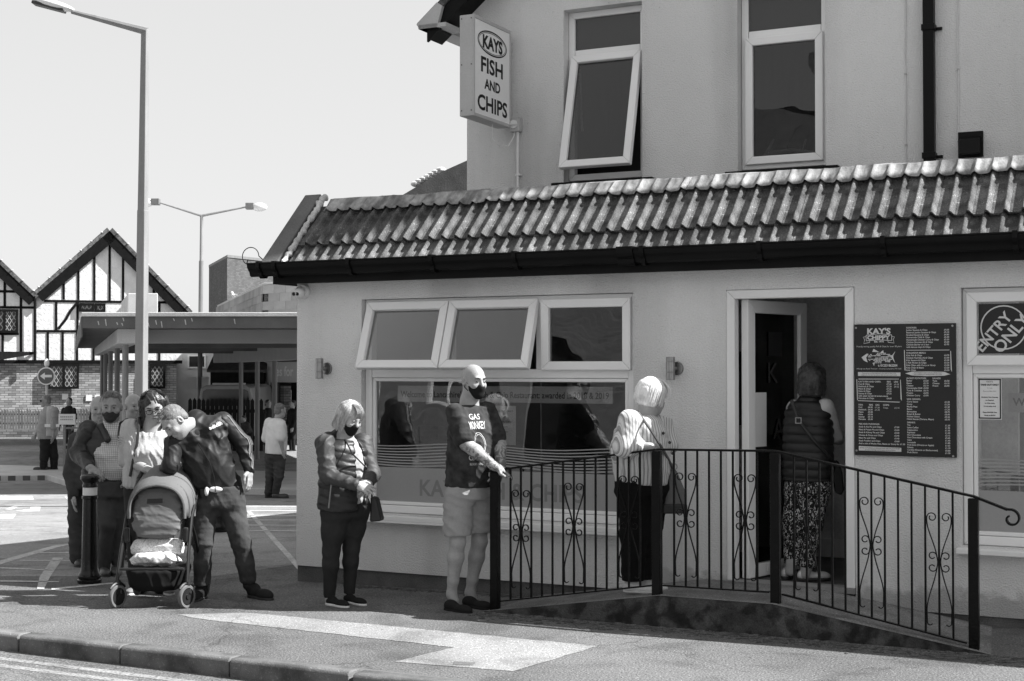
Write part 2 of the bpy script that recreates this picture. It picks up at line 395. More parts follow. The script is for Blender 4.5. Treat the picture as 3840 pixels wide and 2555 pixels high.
sheetobj('worn_marking', worn, 'worn_paint', .004)

# ================================================================== the chip shop
shop = sthing('chip_shop', 'pale rendered fish and chip shop with tiled lean-to front and open doorway', 'building', 0, 0, 0)
def holes_wall(x0, x1, z0, z1, y0, y1, holes):
    g = G(); xs = sorted({x0, x1}|{h[0] for h in holes}|{h[1] for h in holes}); zs = sorted({z0, z1}|{h[2] for h in holes}|{h[3] for h in holes})
    def inh(x, z): return any(h[0] < x < h[1] and h[2] < z < h[3] for h in holes)
    for a, b in zip(xs, xs[1:]):
        for c, d in zip(zs, zs[1:]):
            if inh((a+b)/2, (c+d)/2): continue
            g.add([(a, y0, c), (b, y0, c), (b, y0, d), (a, y0, d)], [(0, 1, 2, 3)]); g.add([(a, y1, c), (b, y1, c), (b, y1, d), (a, y1, d)], [(3, 2, 1, 0)])
    for a, b, c, d in holes+[(x0, x1, z0, z1)]:
        out = (a, b, c, d) == (x0, x1, z0, z1)
        for p, q in (((a, c), (b, c)), ((b, c), (b, d)), ((b, d), (a, d)), ((a, d), (a, c))):
            f = (0, 1, 2, 3) if not out else (3, 2, 1, 0)
            g.add([(p[0], y0, p[1]), (p[0], y1, p[1]), (q[0], y1, q[1]), (q[0], y0, q[1])], [f])
    return g
WA = (.644, 3.054, .54, 2.297); DR = (3.78, 4.712, -.1, 2.297); WB = (5.43, 8.0, .53, 2.272)
wall_front = holes_wall(0, 9, .066, 2.56, 0, .24, [WA, (3.78, 4.712, .0661, 2.297), WB]).build('wall', 'stucco', shop, recalc=False)
holes_wall(0, 9, -.4, .0655, .018, .24, [(3.78, 4.712, -.39, .0654)]).build('plinth', 'plinth', shop, recalc=False)
G().box(0, .24, .241, 6, -.4, 2.56).build('side_wall', 'stucco', shop)
# upper storey, set back behind a flat roof
UY = 2.2
U1 = (1.481, 2.272, 3.44, 5.105); U2 = (3.179, 3.965, 3.44, 5.105); U3 = (6.9, 7.7, 3.44, 5.105)
g = holes_wall(.448, 8.2, 2.7, 5.24, UY, UY+.26, [U1, U2, U3])
g.prism([(.448, UY, 5.2401), (8.2, UY, 5.2401), (4.32, UY, 8.3)], (0, .26, 0)); g.build('upper_wall', 'stucco_up', shop, recalc=False)
G().box(.448, .70, UY+.261, 9, 2.7, 5.24).box(7.95, 8.2, UY+.261, 9, 2.7, 5.24).build('upper_side_wall', 'stucco_up', shop)
# main gable roof with barge boards and eaves
mroof = G()
for sx, ex in ((.448, -1), (8.2, 1)):
    a = np.array([sx+ex*.34, 0, 5.0]); b = np.array([4.32, 0, 8.42]); n_ = np.array([-(b-a)[2], 0, (b-a)[0]])*(1 if ex < 0 else -1); n_ = n_/np.linalg.norm(n_)
    mroof.prism([a+(0, UY-.32, 0), b+(0, UY-.32, 0), b+n_*.07+(0, UY-.32, 0), a+n_*.07+(0, UY-.32, 0)], (0, 8, 0))
mroof.build('main_roof', 'roof_tile', shop)
bb = G(); a = np.array([.17, UY-.30, 4.88]); b = np.array([4.32, UY-.30, 8.24])
bb.prism([a, b, b+(0, 0, .2), a+(0, 0, .2)], (0, .035, 0)); bb.prism([a+(.0, .036, .03), b+(0, .036, .03), b+(0, .036, .05), a+(0, .036, .05)], (0, .262, 0))
bb.build('barge_board', 'fascia_black', shop)
eb = G(); eb.box(.10, .40, UY-.34, UY-.02, 5.0, 5.04); eb.prism([(.10, UY-.34, 5.00), (.30, UY-.34, 5.00), (.36, UY-.34, 5.20), (.30, UY-.34, 5.24), (.08, UY-.34, 5.06)], (0, 6, 0)); eb.build('eaves_box', 'sign_metal', shop)
# flat roof behind the tiled apron
G().box(-.12, 9, .46, UY-.002, 3.04, 3.12).build('flat_roof', 'felt', shop)
G().box(0, 9, .241, .45, 2.46, 3.03).build('parapet', 'plinth', shop)

# ---- tiled apron: 45 degree slope from the eaves to the flat roof
EY, EZ = -.20, 2.585; SL = np.array([0, .707, .707]); SN = np.array([0, -.707, .707])
def tileprof(n=9):
    pts = []
    for k in range(2):
        x0 = k*.15
        for t, h in ((0, .004), (.012, 0), (.080, 0), (.090, .010), (.100, .036), (.106, .041), (.114, .041), (.122, .036), (.136, .016), (.147, .003)): pts.append((x0+t, h))
    pts.append((.299, .004)); return [(x*.794, h*.86) for x, h in pts]
TP = tileprof()
def corr(g, x0, s0, s1, lift0, lift1, prof, th, ky=1.):
    vs = []; n = len(prof)
    for (s, li) in ((s0, lift0), (s1, lift1)):
        for th_ in (0, -th):
            for x, h in prof: vs.append(np.array([x0+x, EY, EZ])+SL*s+SN*(h*ky+li+th_))
    f = []
    for i in range(n-1):
        f += [(i, i+1, 2*n+i+1, 2*n+i), (n+i+1, n+i, 3*n+i, 3*n+i+1), (i+1, i, n+i, n+i+1), (2*n+i, 2*n+i+1, 3*n+i+1, 3*n+i)]
    f += [(0, n, 3*n, 2*n)[::-1], (n-1, 2*n-1, 4*n-1, 3*n-1)]
    return g.add(vs, f)
roof = G().prism([(-.16, EY+.03, EZ-.03), (-.16, EY+.62, EZ+.56), (-.16, EY+.62, EZ+.44), (-.16, EY+.15, EZ-.03)], (9.16, 0, 0)).build('apron_roof', 'felt', shop)
tm = [G(), G()]
corr(tm[0], 0, -.015, .32, .022, .006, TP, .014); corr(tm[1], 0, .20, .74, .046, .016, TP, .014)
random.seed(5)
for c in range(2):
    me = tm[c].mesh('roof_tile'); me.materials.append(MATS['roof_tile']); me.polygons.foreach_set('use_smooth', [True]*len(me.polygons)); me.set_sharp_from_angle(angle=R(50))
    for i in range(38):
        o = bpy.data.objects.new('roof_tile', me); link(o, roof); o.location = (.06+i*.237+(.0 if c == 0 else .015)+random.uniform(-.0015, .0015), random.uniform(-.005, .003), random.uniform(-.004, .004)); o.rotation_euler = (0, 0, random.uniform(-.0012, .0012))
# lead flashing dressed over the top course, in lengths
x = .12; k = 0; random.seed(11)
while x < 8.8:
    w = random.choice((1.2, 1.5, 1.8)); nseg = int(w/.3); pr = []
    g = G()
    cols = []
    for i in range(nseg*24+1):
        u = i/24*.3; xx = x+u; ph = (xx-.075) % .237; h = float(np.interp(ph, [q[0] for q in TP], [q[1] for q in TP]))*.85
        wv = .008*math.sin(xx*7.3+k)+.006*math.sin(xx*19)
        row = [np.array([xx, EY, EZ])+SL*(.625+wv)+SN*(.062+h), np.array([xx, EY, EZ])+SL*.70+SN*(.054+h*.6), np.array([xx, EY, EZ])+SL*.80+SN*(.055+h*.12+.005*math.sin(xx*11)), np.array([xx, EY+.62, EZ+.615+.01*math.sin(xx*5+k)]), np.array([xx, EY+.80, EZ+.60])]
        cols.append(row)
    n = 5
    g.add([p for r in cols for p in r], [(i*n+j, (i+1)*n+j, (i+1)*n+j+1, i*n+j+1) for i in range(len(cols)-1) for j in range(n-1)])
    o = g.build('lead_flashing', 'lead', roof, smooth=True, recalc=False, angle=28); sd = o.modifiers.new('s', 'SOLIDIFY'); sd.thickness = .004; sd.offset = -1
    x += w-.012; k += 1
# verge at the left end: cement fillet on a dark verge slab
vg = G(); vg.prism([(-.20, EY-.02, EZ-.02), (-.20, EY+.62, EZ+.62), (-.20, EY+.60, EZ+.67), (-.20, EY-.05, EZ+.03)], (.17, 0, 0)); vg.build('verge_slab', 'felt', roof, bevel=.008)
# fascia, soffit, gutter
G().box(-.14, 9, -.155, -.125, 2.435, 2.60).box(-.14, -.11, -.1249, .2, 2.435, 2.60).build('fascia', 'fascia_black', shop, bevel=.003)
G().box(-.11, 9, -.1245, -.001, 2.445, 2.46).build('soffit', 'fascia_black', shop)
gp_ = [(-.157, 2.615), (-.157, 2.52), (-.175, 2.500), (-.215, 2.497), (-.235, 2.51), (-.242, 2.535), (-.262, 2.555), (-.275, 2.575), (-.278, 2.597), (-.285, 2.602), (-.285, 2.612), (-.272, 2.612), (-.265, 2.58), (-.235, 2.545), (-.22, 2.515), (-.18, 2.512), (-.168, 2.53), (-.166, 2.615)]
G().prism([(-.31, y, z) for y, z in gp_], (9.31, 0, 0)).build('gutter', 'black_plastic', shop, smooth=True, angle=30)
G().prism([(-.318, y, z) for y, z in gp_[:11]], (.0079, 0, 0)).build('gutter_end', 'black_plastic', shop)
brk = [(-.156, 2.62), (-.156, 2.50), (-.17, 2.484), (-.222, 2.48), (-.246, 2.497), (-.254, 2.528), (-.275, 2.548), (-.289, 2.57), (-.291, 2.62), (-.27, 2.622)]
bxs = [-.22, -.06, .67, 1.44, 2.17, 3.03, 3.21, 4.09, 4.95, 5.8, 6.7]
for i, xx in enumerate(bxs): G().prism([(xx, y, z) for y, z in brk], (.13 if i == 5 else .034, 0, 0)).build('gutter_bracket', 'black_plastic', shop, bevel=.002)
wire = G(); wire.tube([(-.20, EY+.02, EZ+.04)]+[(-.30+.085*math.cos(t), EY-.05, EZ+.085+.075*math.sin(t)) for t in np.linspace(.0, 4.2, 22)]+[(-.325, EY-.05, EZ+.06)], .004, 6); wire.build('loose_wire', 'black_iron', shop, smooth=True)

# ---- windows and door
def pane(x0, x1, z0, z1, y, m, parent): return G().box(x0, x1, y, y+.006, z0, z1).build('pane', m, parent)
def window(name, W, y, parent=shop, sill=True):
    w = G().frame(W[0]+.003, W[1]-.003, W[2]+.003, W[3]-.003, .062, y, y+.07).build('window_frame', 'upvc', parent, bevel=.006)
    return w
FY = .055
wa = window('front_window', WA, FY)
tr = 1.685
g = G().box(WA[0]+.066, WA[1]-.066, FY+.004, FY+.066, tr-.035, tr+.035)
for mx in (1.44, 2.25): g.box(mx-.035, mx+.035, FY+.006, FY+.064, tr+.0352, WA[3]-.066)
g.build('mullion', 'upvc', wa, bevel=.005)
G().frame(WA[0]+.068, WA[1]-.068, WA[2]+.068, tr-.037, .028, FY+.012, FY+.05).build('glazing_bead', 'upvc', wa, bevel=.006)
pane(WA[0]+.08, WA[1]-.08, WA[2]+.08, tr-.05, FY+.036, 'glass', wa)
G().box(WA[0]-.02, WA[1]+.02, -.075, .0535, WA[2]-.05, WA[2]-.012).box(WA[0]-.02, WA[1]+.02, -.075, -.068, WA[2]-.068, WA[2]-.0501).build('window_sill', 'upvc', wa, bevel=.006)
def casement(x0, x1, z0, z1, y, ang, parent, w=.068, gm='glass', stay=True):
    """top-hung opening light; ang = how far the bottom is pushed out"""
    h = bpy.data.objects.new('casement', G().frame(x0, x1, z0-z1, 0, w, -.035, .03).mesh('casement')); h.data.materials.append(MATS['upvc']); link(h, parent)
    b = h.modifiers.new('bevel', 'BEVEL'); b.width = .007; b.segments = 2; b.limit_method = 'ANGLE'
    h.location = (0, y, z1); h.rotation_euler = (-ang, 0, 0)
    pane(x0+w-.01, x1-w+.01, z0-z1+w-.01, -w+.01, .0, gm, h)
    if ang and stay:
        H = z1-z0
        G().bar((x1-.05, .03, -H*.75), (x1-.06, .03+H*.55*math.sin(ang), -H*.45), .012, .004).build('stay', 'chrome', h)
    return h
casement(.685, 1.452, 1.690, 2.262, FY-.002, R(19), wa); casement(1.462, 2.246, 1.690, 2.262, FY-.003, R(19), wa); casement(2.272, 3.022, 1.712, 2.262, FY-.004, 0, wa)
# printed film on the lower glass: frosted band, waves, cut-out lettering, welcome strip
fy = FY+.033
G().box(.735, 2.965, fy, fy+.0006, .625, .915).build('frosted_film', 'vinyl', wa)
wv = G()
for k in range(8):
    z0 = .935+k*.0235; pts = [(.735+i*.05, z0+.016*math.sin((.735+i*.05)*4.2+.4+k*.12)) for i in range(46)]
    for (a, b) in zip(pts, pts[1:]):
        if a[0] > 2.96: break
        t = .0135-.0007*k; wv.add([(a[0], fy, a[1]), (min(b[0], 2.965), fy, b[1]), (min(b[0], 2.965), fy, b[1]+t), (a[0], fy, a[1]+t)], [(0, 1, 2, 3)])
wv.build('wave_film', 'vinyl', wa)
tx = G(); puttext(tx, 'KAYS FISH & CHIPS', .185, (1.142, fy-.0008, .692), (1, 0, 0), (0, 0, 1), fit=1.45, bold=.004); tx.build('window_lettering', 'cutout', wa)
mat('strip_paper', .55, .6, .04, 4, spec=.2); mat('strip_ink', .07, .6, .2, 9, spec=.2)
G().box(.935, 2.845, fy+.010, fy+.0106, 1.455, 1.585).build('welcome_strip', 'strip_paper', wa)
tx = G(); puttext(tx, "Welcome to Lancashire's Best Fish & Chip Restaurant: awarded in 2018 & 2019", .07, (.965, fy+.0092, 1.492), (1, 0, 0), (0, 0, 1), fit=1.85, bold=.0012); tx.build('strip_lettering', 'strip_ink', wa)
G().box(1.80, 2.02, fy+.012, fy+.0126, 1.12, 1.43).build('notice', 'paper', wa)
tx = G()
for i, (s, z) in enumerate((('TAKE OUT ONLY', .022), ('For Cafe', .014), ('Mandatory Face Coverings', .014), ('are Required', .014), ('At While Inside', .014))): puttext(tx, s, z, (1.91, fy+.0112, 1.38-i*.04), (1, 0, 0), (0, 0, 1), 'CENTER')
tx.build('notice_lettering', 'ink', wa)

# door: frame, leaf swung inwards
df = G(); x0, x1, zt = DR[0]+.003, DR[1]-.003, DR[3]-.003; fw = .064
for q in ([(x0, .19), (x0+fw, .19), (x0+fw, zt-fw), (x0, zt)], [(x1, .19), (x1, zt), (x1-fw, zt-fw), (x1-fw, .19)], [(x0, zt), (x0+fw, zt-fw), (x1-fw, zt-fw), (x1, zt)]):
    df.prism([(p[0], -.012, p[1]) for p in q], (0, .10, 0))
dfo = df.build('door_frame', 'upvc', shop, bevel=.008)
G().box(x0, x1, -.03, .14, .155, .1895).build('door_sill', 'concrete', shop)
leaf = bpy.data.objects.new('door', G().frame(0, .80, 0, 2.03, .095, -.03, .03).mesh('door')); leaf.data.materials.append(MATS['upvc']); link(leaf, shop)
b = leaf.modifiers.new('bevel', 'BEVEL'); b.width = .006; b.segments = 2; b.limit_method = 'ANGLE'
leaf.location = (DR[0]+.115, .075, .198); leaf.rotation_euler = (0, 0, R(73))
pane(.088, .712, .088, 1.942, .0, 'glass', leaf)
G().box(.24, .50, -.036, -.0305, .025, .085).build('letter_plate', 'upvc', leaf, bevel=.003)
G().tube([(.74, -.03, .95), (.74, -.07, .95), (.74, -.075, 1.0), (.66, -.075, 1.0)], .009, 8).box(.725, .755, -.034, -.0305, .88, 1.1).build('handle', 'chrome', leaf, smooth=True)
G().box(.10, .27, -.008, -.007, .95, 1.35).build('door_notice', 'paper', leaf)
G().box(.30, .48, -.008, -.007, 1.62, 1.80).build('door_sticker', 'menu_black', leaf)
tx = G(); puttext(tx, 'K', .22, (.28, -.0086, 1.42), (1, 0, 0), (0, 0, 1)); mat('door_film', .05, .5); tx.build('door_lettering', 'door_film', leaf); tx = G(); puttext(tx, 'A', .22, (.36, -.0086, 1.0), (1, 0, 0), (0, 0, 1)); tx.build('door_lettering', 'door_film', leaf)

# right-hand window
wb = window('right_window', WB, FY)
g = G().box(WB[0]+.066, WB[1]-.066, FY+.004, FY+.066, 1.69, 1.765).box(6.6, 6.66, FY+.006, FY+.064, 1.7652, WB[3]-.066)
g.build('mullion', 'upvc', wb, bevel=.005)
casement(5.463, 6.63, 1.745, 2.24, FY-.004, 0, wb)
G().frame(WB[0]+.068, WB[1]-.068, WB[2]+.068, 1.688, .028, FY+.012, FY+.05).build('glazing_bead', 'upvc', wb, bevel=.006)
pane(WB[0]+.08, WB[1]-.08, WB[2]+.08, 1.68, FY+.036, 'glass', wb)
G().box(WB[0]-.03, WB[1]+.02, -.075, .0535, WB[2]-.05, WB[2]-.012).build('window_sill', 'upvc', wb, bevel=.006)
G().box(5.53, 7.9, fy, fy+.0006, .615, .90).build('frosted_film', 'vinyl', wb)
wv = G()
for k in range(8):
    z0 = .925+k*.0235
    for i in range(46):
        xa, xb = 5.53+i*.05, 5.58+i*.05; za, zb = (z0+.016*math.sin(xx_*4.2+2.2+k*.12) for xx_ in (xa, xb)); wv.add([(xa, fy, za), (xb, fy, zb), (xb, fy, zb+.011), (xa, fy, za+.011)], [(0, 1, 2, 3)])
wv.build('wave_film', 'vinyl', wb)
G().box(5.525, 5.68, fy-.002, fy-.0012, 1.38, 1.66).build('notice', 'paper', wb)
g = G().frame(5.53, 5.675, 1.385, 1.655, .008, fy-.0035, fy-.0028)
for i, (s, z, bl) in enumerate((("KAY'S", .016, 0), ('TAKE OUT ONLY', .015, .0008), ('For Cafe', .009, 0), ('Please use Other Door', .009, 0), ('', 1, 0), ('Mandatory Face Coverings', .010, .0004), ('are Required', .010, .0004), ('At While Inside', .010, .0004), ('For the safety of all', .010, .0004), ('', 1, 0), ('Please SANITISE Your', .010, .0005), ('Hands on ENTRY', .010, .0005))):
    if s: puttext(g, s, z, (5.6025, fy-.0034, 1.63-i*.0205), (1, 0, 0), (0, 0, 1), 'CENTER', bold=bl)
g.build('notice_lettering', 'ink', wb)
G().box(5.72, 7.4, fy+.010, fy+.0106, 1.43, 1.56).build('welcome_strip', 'strip_paper', wb)
tx = G(); puttext(tx, "Welcome to Lancashire's Best Fish & Chip", .075, (5.75, fy+.0092, 1.475), (1, 0, 0), (0, 0, 1), bold=.0012); tx.build('strip_lettering', 'strip_ink', wb)
ca, sa = math.cos(R(50)), math.sin(R(50)); ring = G()
for rr, cx_, cz_ in ((.15, 5.70, 2.0),):
    q = [(cx_+rr*math.cos(t*.1963), FY-.0105, cz_+rr*math.sin(t*.1963)) for t in range(32)]; q2 = [(cx_+(rr-.009)*math.cos(t*.1963), FY-.0105, cz_+(rr-.009)*math.sin(t*.1963)) for t in range(32)]
    ring.add(q+q2, [(i, (i+1) % 32, (i+1) % 32+32, i+32) for i in range(32)])
puttext(ring, 'ENTRY', .10, (5.56, FY-.0112, 1.83), (ca, 0, sa), (-sa, 0, ca), bold=.002); puttext(ring, 'ONLY', .11, (5.68, FY-.0112, 1.82), (ca, 0, sa), (-sa, 0, ca), bold=.002)
ring.build('entry_sticker', 'menu_white', wb)
G().box(5.54, 6.2, FY-.0085, FY-.0078, 1.825, 2.16).build('pane_darkener', 'menu_black', wb)  # dark sheet added over the glass: stands in for the unlit interior, hides the reflection

# upper windows
def upper(U, openang, board):
    y = UY+.115
    w = G().frame(U[0]+.003, U[1]-.003, U[2]+.06, U[3]-.003, .06, y, y+.07).box(U[0]+.0665, U[1]-.0665, y+.004, y+.066, 4.66, 4.74).build('upper_window_frame', 'upvc', shop, bevel=.006)
    pane(U[0]+.06, U[1]-.06, 4.735, U[3]-.06, y+.03, 'glass_up', w)
    G().box(U[0]+.02, U[1]-.02, y+.10, y+.105, 4.70, U[3]-.02).build('roller_blind', 'blind', w)
    casement(U[0]+.042, U[1]-.042, U[2]+.10, 4.672, y-.004, openang, w, .07, 'glass_up', False)
    G().box(U[0]-.10, U[1]+.12, UY-.07, y-.002, U[2]-.02, U[2]+.03).build('stone_sill', 'fascia_black', w, bevel=.006)
    if openang:
        G().tube([(U[0]+.09, y+.08, 4.62), (U[0]+.1, y+.08, 4.2), (U[0]+.115, y+.08, 3.98), (U[0]+.10, y+.08, 3.98), (U[0]+.09, y+.08, 4.2), (U[0]+.08, y+.08, 4.62)], .003, 5).build('blind_chain', 'white_plastic', w)
    return w
u1 = upper(U1, R(15), False); u2 = upper(U2, 0, True); upper(U3, 0, False)
# driftwood on the inner sill of the second window
dw = G(); dw.tube([(3.30, UY+.25, 3.60), (3.42, UY+.25, 3.66), (3.6, UY+.25, 3.67), (3.9, UY+.25, 3.62)], [.02, .025, .02, .012], 7); dw.tube([(3.32, UY+.25, 3.58), (3.44, UY+.24, 3.78)], [.018, .01], 6); dw.tube([(3.7, UY+.25, 3.66), (3.73, UY+.24, 3.76)], [.012, .006], 6)
mat('driftwood', .5, .8, .2, 8)
tag(dw.build('driftwood', 'driftwood', None, smooth=True), 'pale bare driftwood branch lying on an upstairs window sill', 'branch')
bpy.data.objects['driftwood'].location = C0; bpy.data.objects['driftwood'].rotation_euler = (0, 0, -TH)
# interior: rooms
G().box(.3, 8.5, 4.2, 4.3, .1, 2.45).box(3.25, 3.35, 1.7, 4.19, .1, 2.45).box(.2401, .30, .25, 4.19, .1, 2.45).build('back_wall', 'room', shop)
G().box(3.36, 5.6, 1.60, 1.69, .19, 2.45).box(5.25, 5.33, .26, 1.59, .19, 2.45).build('lobby_wall', 'marble', shop)
G().box(3.36, 5.245, 1.575, 1.598, .19, .34).build('skirting', 'upvc', shop, bevel=.004)
G().box(.3, 8.5, .241, 4.19, .14, .185).build('inside_floor', 'room_floor', shop)
G().box(.241, 9, .241, 4.3, 2.47, 2.50).build('inside_ceiling', 'room', shop)
G().box(.71, 8.1, UY+.8, UY+.9, 3.13, 5.2).build('upper_room_wall', 'curtain_dark', shop)
G().box(.71, 8.1, UY+.262, UY+.9, 3.13, 3.2).box(.71, 8.1, UY+.262, UY+.9, 5.15, 5.2).build('upper_room_floor', 'room_floor', shop)
# counter board and seating seen through the glass
pb = sthing('menu_sign', 'dark board with pale lettering hung inside beside the open door', 'sign', 3.66, 1.57, 1.25)
G().box(-.27, .27, -.03, 0, 0, .62).build('board', 'menu_black', pb)
tx = G()
for i, s in enumerate(('IF YOU ARE', 'EATING IN', 'TAKE A SEAT', 'A MEMBER OF', 'STAFF WILL')): puttext(tx, s, .075, (0, -.0315, .50-i*.105), (1, 0, 0), (0, 0, 1), 'CENTER')
tx.build('lettering', 'cutout', pb)
# ---- fittings on the wall
dp = sthing('drainpipe', 'square black drainpipe running down the upper wall', 'drainpipe', 4.85, UY, 3.1)
G().box(-.045, .045, -.10, -.015, 0, 3.3).build('pipe', 'black_plastic', dp, bevel=.006)
for z in (.37, 1.44, 2.6): G().box(-.055, .055, -.11, -.005, z, z+.05).box(.0551, .10, -.03, -.003, z+.005, z+.03).build('clip', 'black_plastic', dp, bevel=.003)
vt = sthing('wall_vent', 'black cowled vent on the upper wall beside the drainpipe', 'vent', 5.172, UY, 3.465)
G().box(-.10, .10, -.02, -.001, 0, .215).build('flange', 'black_plastic', vt, bevel=.004)
G().prism([(-.08, -.0205, .175), (-.08, -.08, .14), (-.08, -.11, .02), (-.08, -.0205, .02)], (.16, 0, 0)).build('cowl', 'black_plastic', vt, bevel=.006)
for cx_ in (4.648, 5.075):
    c = sthing('wall_cable', 'thin painted cable clipped down the upper wall '+('left of the drainpipe' if cx_ < 5 else 'above the black vent'), 'cable', cx_, UY, 3.1)
    G().tube([(.004*math.sin(i*1.7), -.008, i*.2) for i in range(17)], .005, 6).build('cable', 'stucco_up', c, smooth=True)
    for z in (.5, 1.1, 1.75, 2.3): G().box(-.01, .01, -.016, 0, z, z+.012).build('clip', 'sign_metal', c)
ps = sthing('projecting_sign', 'white lightbox sign on the gable reading KAYS FISH AND CHIPS', 'sign', .89, UY, 4.02)
G().box(-.072, .068, -.83, -.085, 0, .925).build('case', 'sign_metal', ps, bevel=.006)
G().box(.0682, .0722, -.81, -.105, .03, .895).build('face', 'sign_white', ps)
pfr = G()
for a in ((-.832, -.81, -.002, .927), (-.105, -.083, -.002, .927)): pfr.box(.0684, .079, a[0], a[1], a[2], a[3])
pfr.box(.0684, .079, -.8098, -.1052, -.002, .03); pfr.box(.0684, .079, -.8098, -.1052, .895, .927); pfr.build('trim', 'sign_metal', ps, bevel=.003)
def sgw(*a, **k):
    q = G(); puttext(q, *a, **k); q.build('lettering', 'ink', ps)
sgw('KAYS', .16, (.0735, -.455, .665), (0, 1, 0), (0, 0, 1), 'CENTER', bold=.007, fit=.40)
sgw('FISH', .195, (.0735, -.465, .435), (0, 1, 0), (0, 0, 1), 'CENTER', bold=.005, fit=.44)
sgw('AND', .13, (.0735, -.455, .285), (0, 1, 0), (0, 0, 1), 'CENTER', bold=.004, fit=.32)
sgw('CHIPS', .195, (.0735, -.455, .08), (0, 1, 0), (0, 0, 1), 'CENTER', bold=.005, fit=.60)
for ra, rb, w in ((.295, .115, .014), (.272, .096, .006)):
    sg = G(); q = [(.0735, -.457+ra*math.cos(t*.131), .722+rb*math.sin(t*.131)) for t in range(48)]; q2 = [(.0735, -.457+(ra-w)*math.cos(t*.131), .722+(rb-w)*math.sin(t*.131)) for t in range(48)]
    sg.add(q+q2, [(i, (i+1) % 48, (i+1) % 48+48, i+48) for i in range(48)]); sg.build('oval_line', 'ink', ps)
for z in (.17, .78): G().box(.0, .05, -.0848, -.0005, z-.04, z+.05).build('bracket', 'sign_metal', ps, bevel=.003)
for (xx, zz_) in ((-.05, .05), (.05, .05), (-.05, .47), (.05, .47), (-.05, .89), (.05, .89)): G().cyl((xx, -.8305, zz_), (xx, -.834, zz_), .006, n=8).build('screw', 'dark_plastic', ps)
sw = sthing('isolator_switch', 'grey rotary isolator switch box below the projecting sign', 'switch', .995, UY, 3.985)
G().box(-.055, .055, -.075, -.001, 0, .135).build('case', 'sign_metal', sw, bevel=.006)
G().cyl((0, -.0755, .068), (0, -.09, .068), .04, n=20).box(-.035, .035, -.105, -.0901, .06, .076).build('knob', 'white_plastic', sw, smooth=True)
G().cyl((.02, -.03, -.98), (.02, -.03, -.001), .013, n=10).build('conduit', 'white_plastic', sw, smooth=True)
G().tube([(-.09, -.35, .03), (-.09, -.34, -.1), (-.06, -.28, -.17), (-.02, -.15, -.15), (-.01, -.05, -.04), (-.01, -.04, 0)], .005, 6).build('cable', 'white_plastic', sw, smooth=True)
G().box(0, .05, -.045, -.001, -.42, -.405).build('clip', 'white_plastic', sw)
for i, (lx, ll) in enumerate(((.305, 'cylindrical steel wall light near the corner of the shop'), (3.40, 'cylindrical steel wall light between the window and the doorway'))):
    t = sthing('wall_light', ll, 'wall light', lx, 0, 1.725)
    G().lathe([(.031, -.085), (.033, -.083), (.033, -.03), (.031, -.028), (.031, -.026), (.033, -.024), (.033, .05), (.031, .052), (.031, .054), (.033, .056), (.033, .085), (.03, .086)], 20, (-.02, -.085, 0)).build('body', 'chrome', t, smooth=True)
    G().cyl((.0, -.001, 0), (.0, -.02, 0), .052, .048, 24).cyl((0, -.0201, 0), (-.01, -.06, 0), .016, n=12).build('back_plate', 'chrome', t, smooth=True)
cc = sthing('security_camera', 'white turret security camera under the eaves at the corner', 'camera', .075, 0, 2.375)
G().lathe([(.062, 0), (.062, .03), (.055, .04)], 24, (0, 0, 0), ((1, 0, 0), (0, 0, 1), (0, -1, 0))).build('base', 'white_plastic', cc, smooth=True)
G().ell((-.01, -.055, -.01), (.052, .05, .05), 20, 14).build('ball', 'white_plastic', cc, smooth=True)
fd = Vector((-.25, -1, -.25)).normalized()
cg = G()
for s in (-.02, .016): p = np.array([-.01+s, -.055, -.012])+np.array(fd)*.04; cg.cyl(p, p+np.array(fd)*.012, .015, n=14)
cg.build('lens', 'ink', cc, smooth=True)

# ---- menu board
mb = sthing('menu_board', "black menu board headed KAY'S CHIPPY screwed beside the doorway", 'menu board', 5.058, 0, 1.122)
G().box(-.343, .343, -.022, -.004, 0, .91).build('board', 'menu_black', mb, bevel=.002)
mt = G(); BX, BZ = .686/1090., .91/1425.     # zoom pixel -> metres on the board (board at 75..1165, 70..1495)
def mp(x, y): return (-.343+(x-75)*BX, -.0232, .91-(y-70)*BZ)
def mtx(s, x, y, h, align='LEFT', bold=0., fit=None): puttext(mt, s, h*BZ*1.38, mp(x, y), (1, 0, 0), (0, 0, 1), align, bold=bold, fit=fit*BX if fit else None)
def mrow(rows, x, y0, dy, px, h=17, bold=.0003):
    for i, r in enumerate(rows):
        s, p = (r+('',))[:2] if isinstance(r, tuple) else (r, '')
        if s: mtx(s, x, y0+i*dy, h, bold=bold)
        if p: mtx('£'+p, px, y0+i*dy, h, 'RIGHT', bold=bold)
mtx("KAY'S", 215, 176, 62, bold=.0022, fit=255); mtx('CHIPPY', 218, 236, 44, bold=.0018, fit=250); mtx('Est. 1976', 295, 268, 20, bold=.0006)
for pts in ([(207, 190), (345, 174), (485, 188)], [(207, 250), (345, 240), (485, 250)], [(207, 190), (207, 250)], [(485, 188), (485, 250)], [(207, 205), (175, 210), (190, 240), (180, 280), (245, 268), (245, 250)], [(485, 205), (515, 210), (500, 240), (512, 276), (445, 268), (445, 250)]):
    mt.tube([mp(*p) for p in pts], .0022, 4)
mtx('Proudly serving quality Fish & Chips for over 30 years', 100, 320, 17, fit=490)
mt.poly([mp(*p) for p in [(155, 430), (215, 388), (232, 395), (205, 432), (222, 485), (180, 465)]]); mt.poly([mp(*p) for p in [(272, 370), (288, 338), (350, 374)]]); mt.poly([mp(*p) for p in [(360, 378), (392, 352), (398, 388)]])
mt.poly([mp(*p) for p in [(476, 425), (525, 362), (500, 415), (502, 440), (522, 494), (484, 440)]]); mt.poly([mp(*p) for p in [(275, 490), (298, 490), (292, 525)]])
random.seed(2)
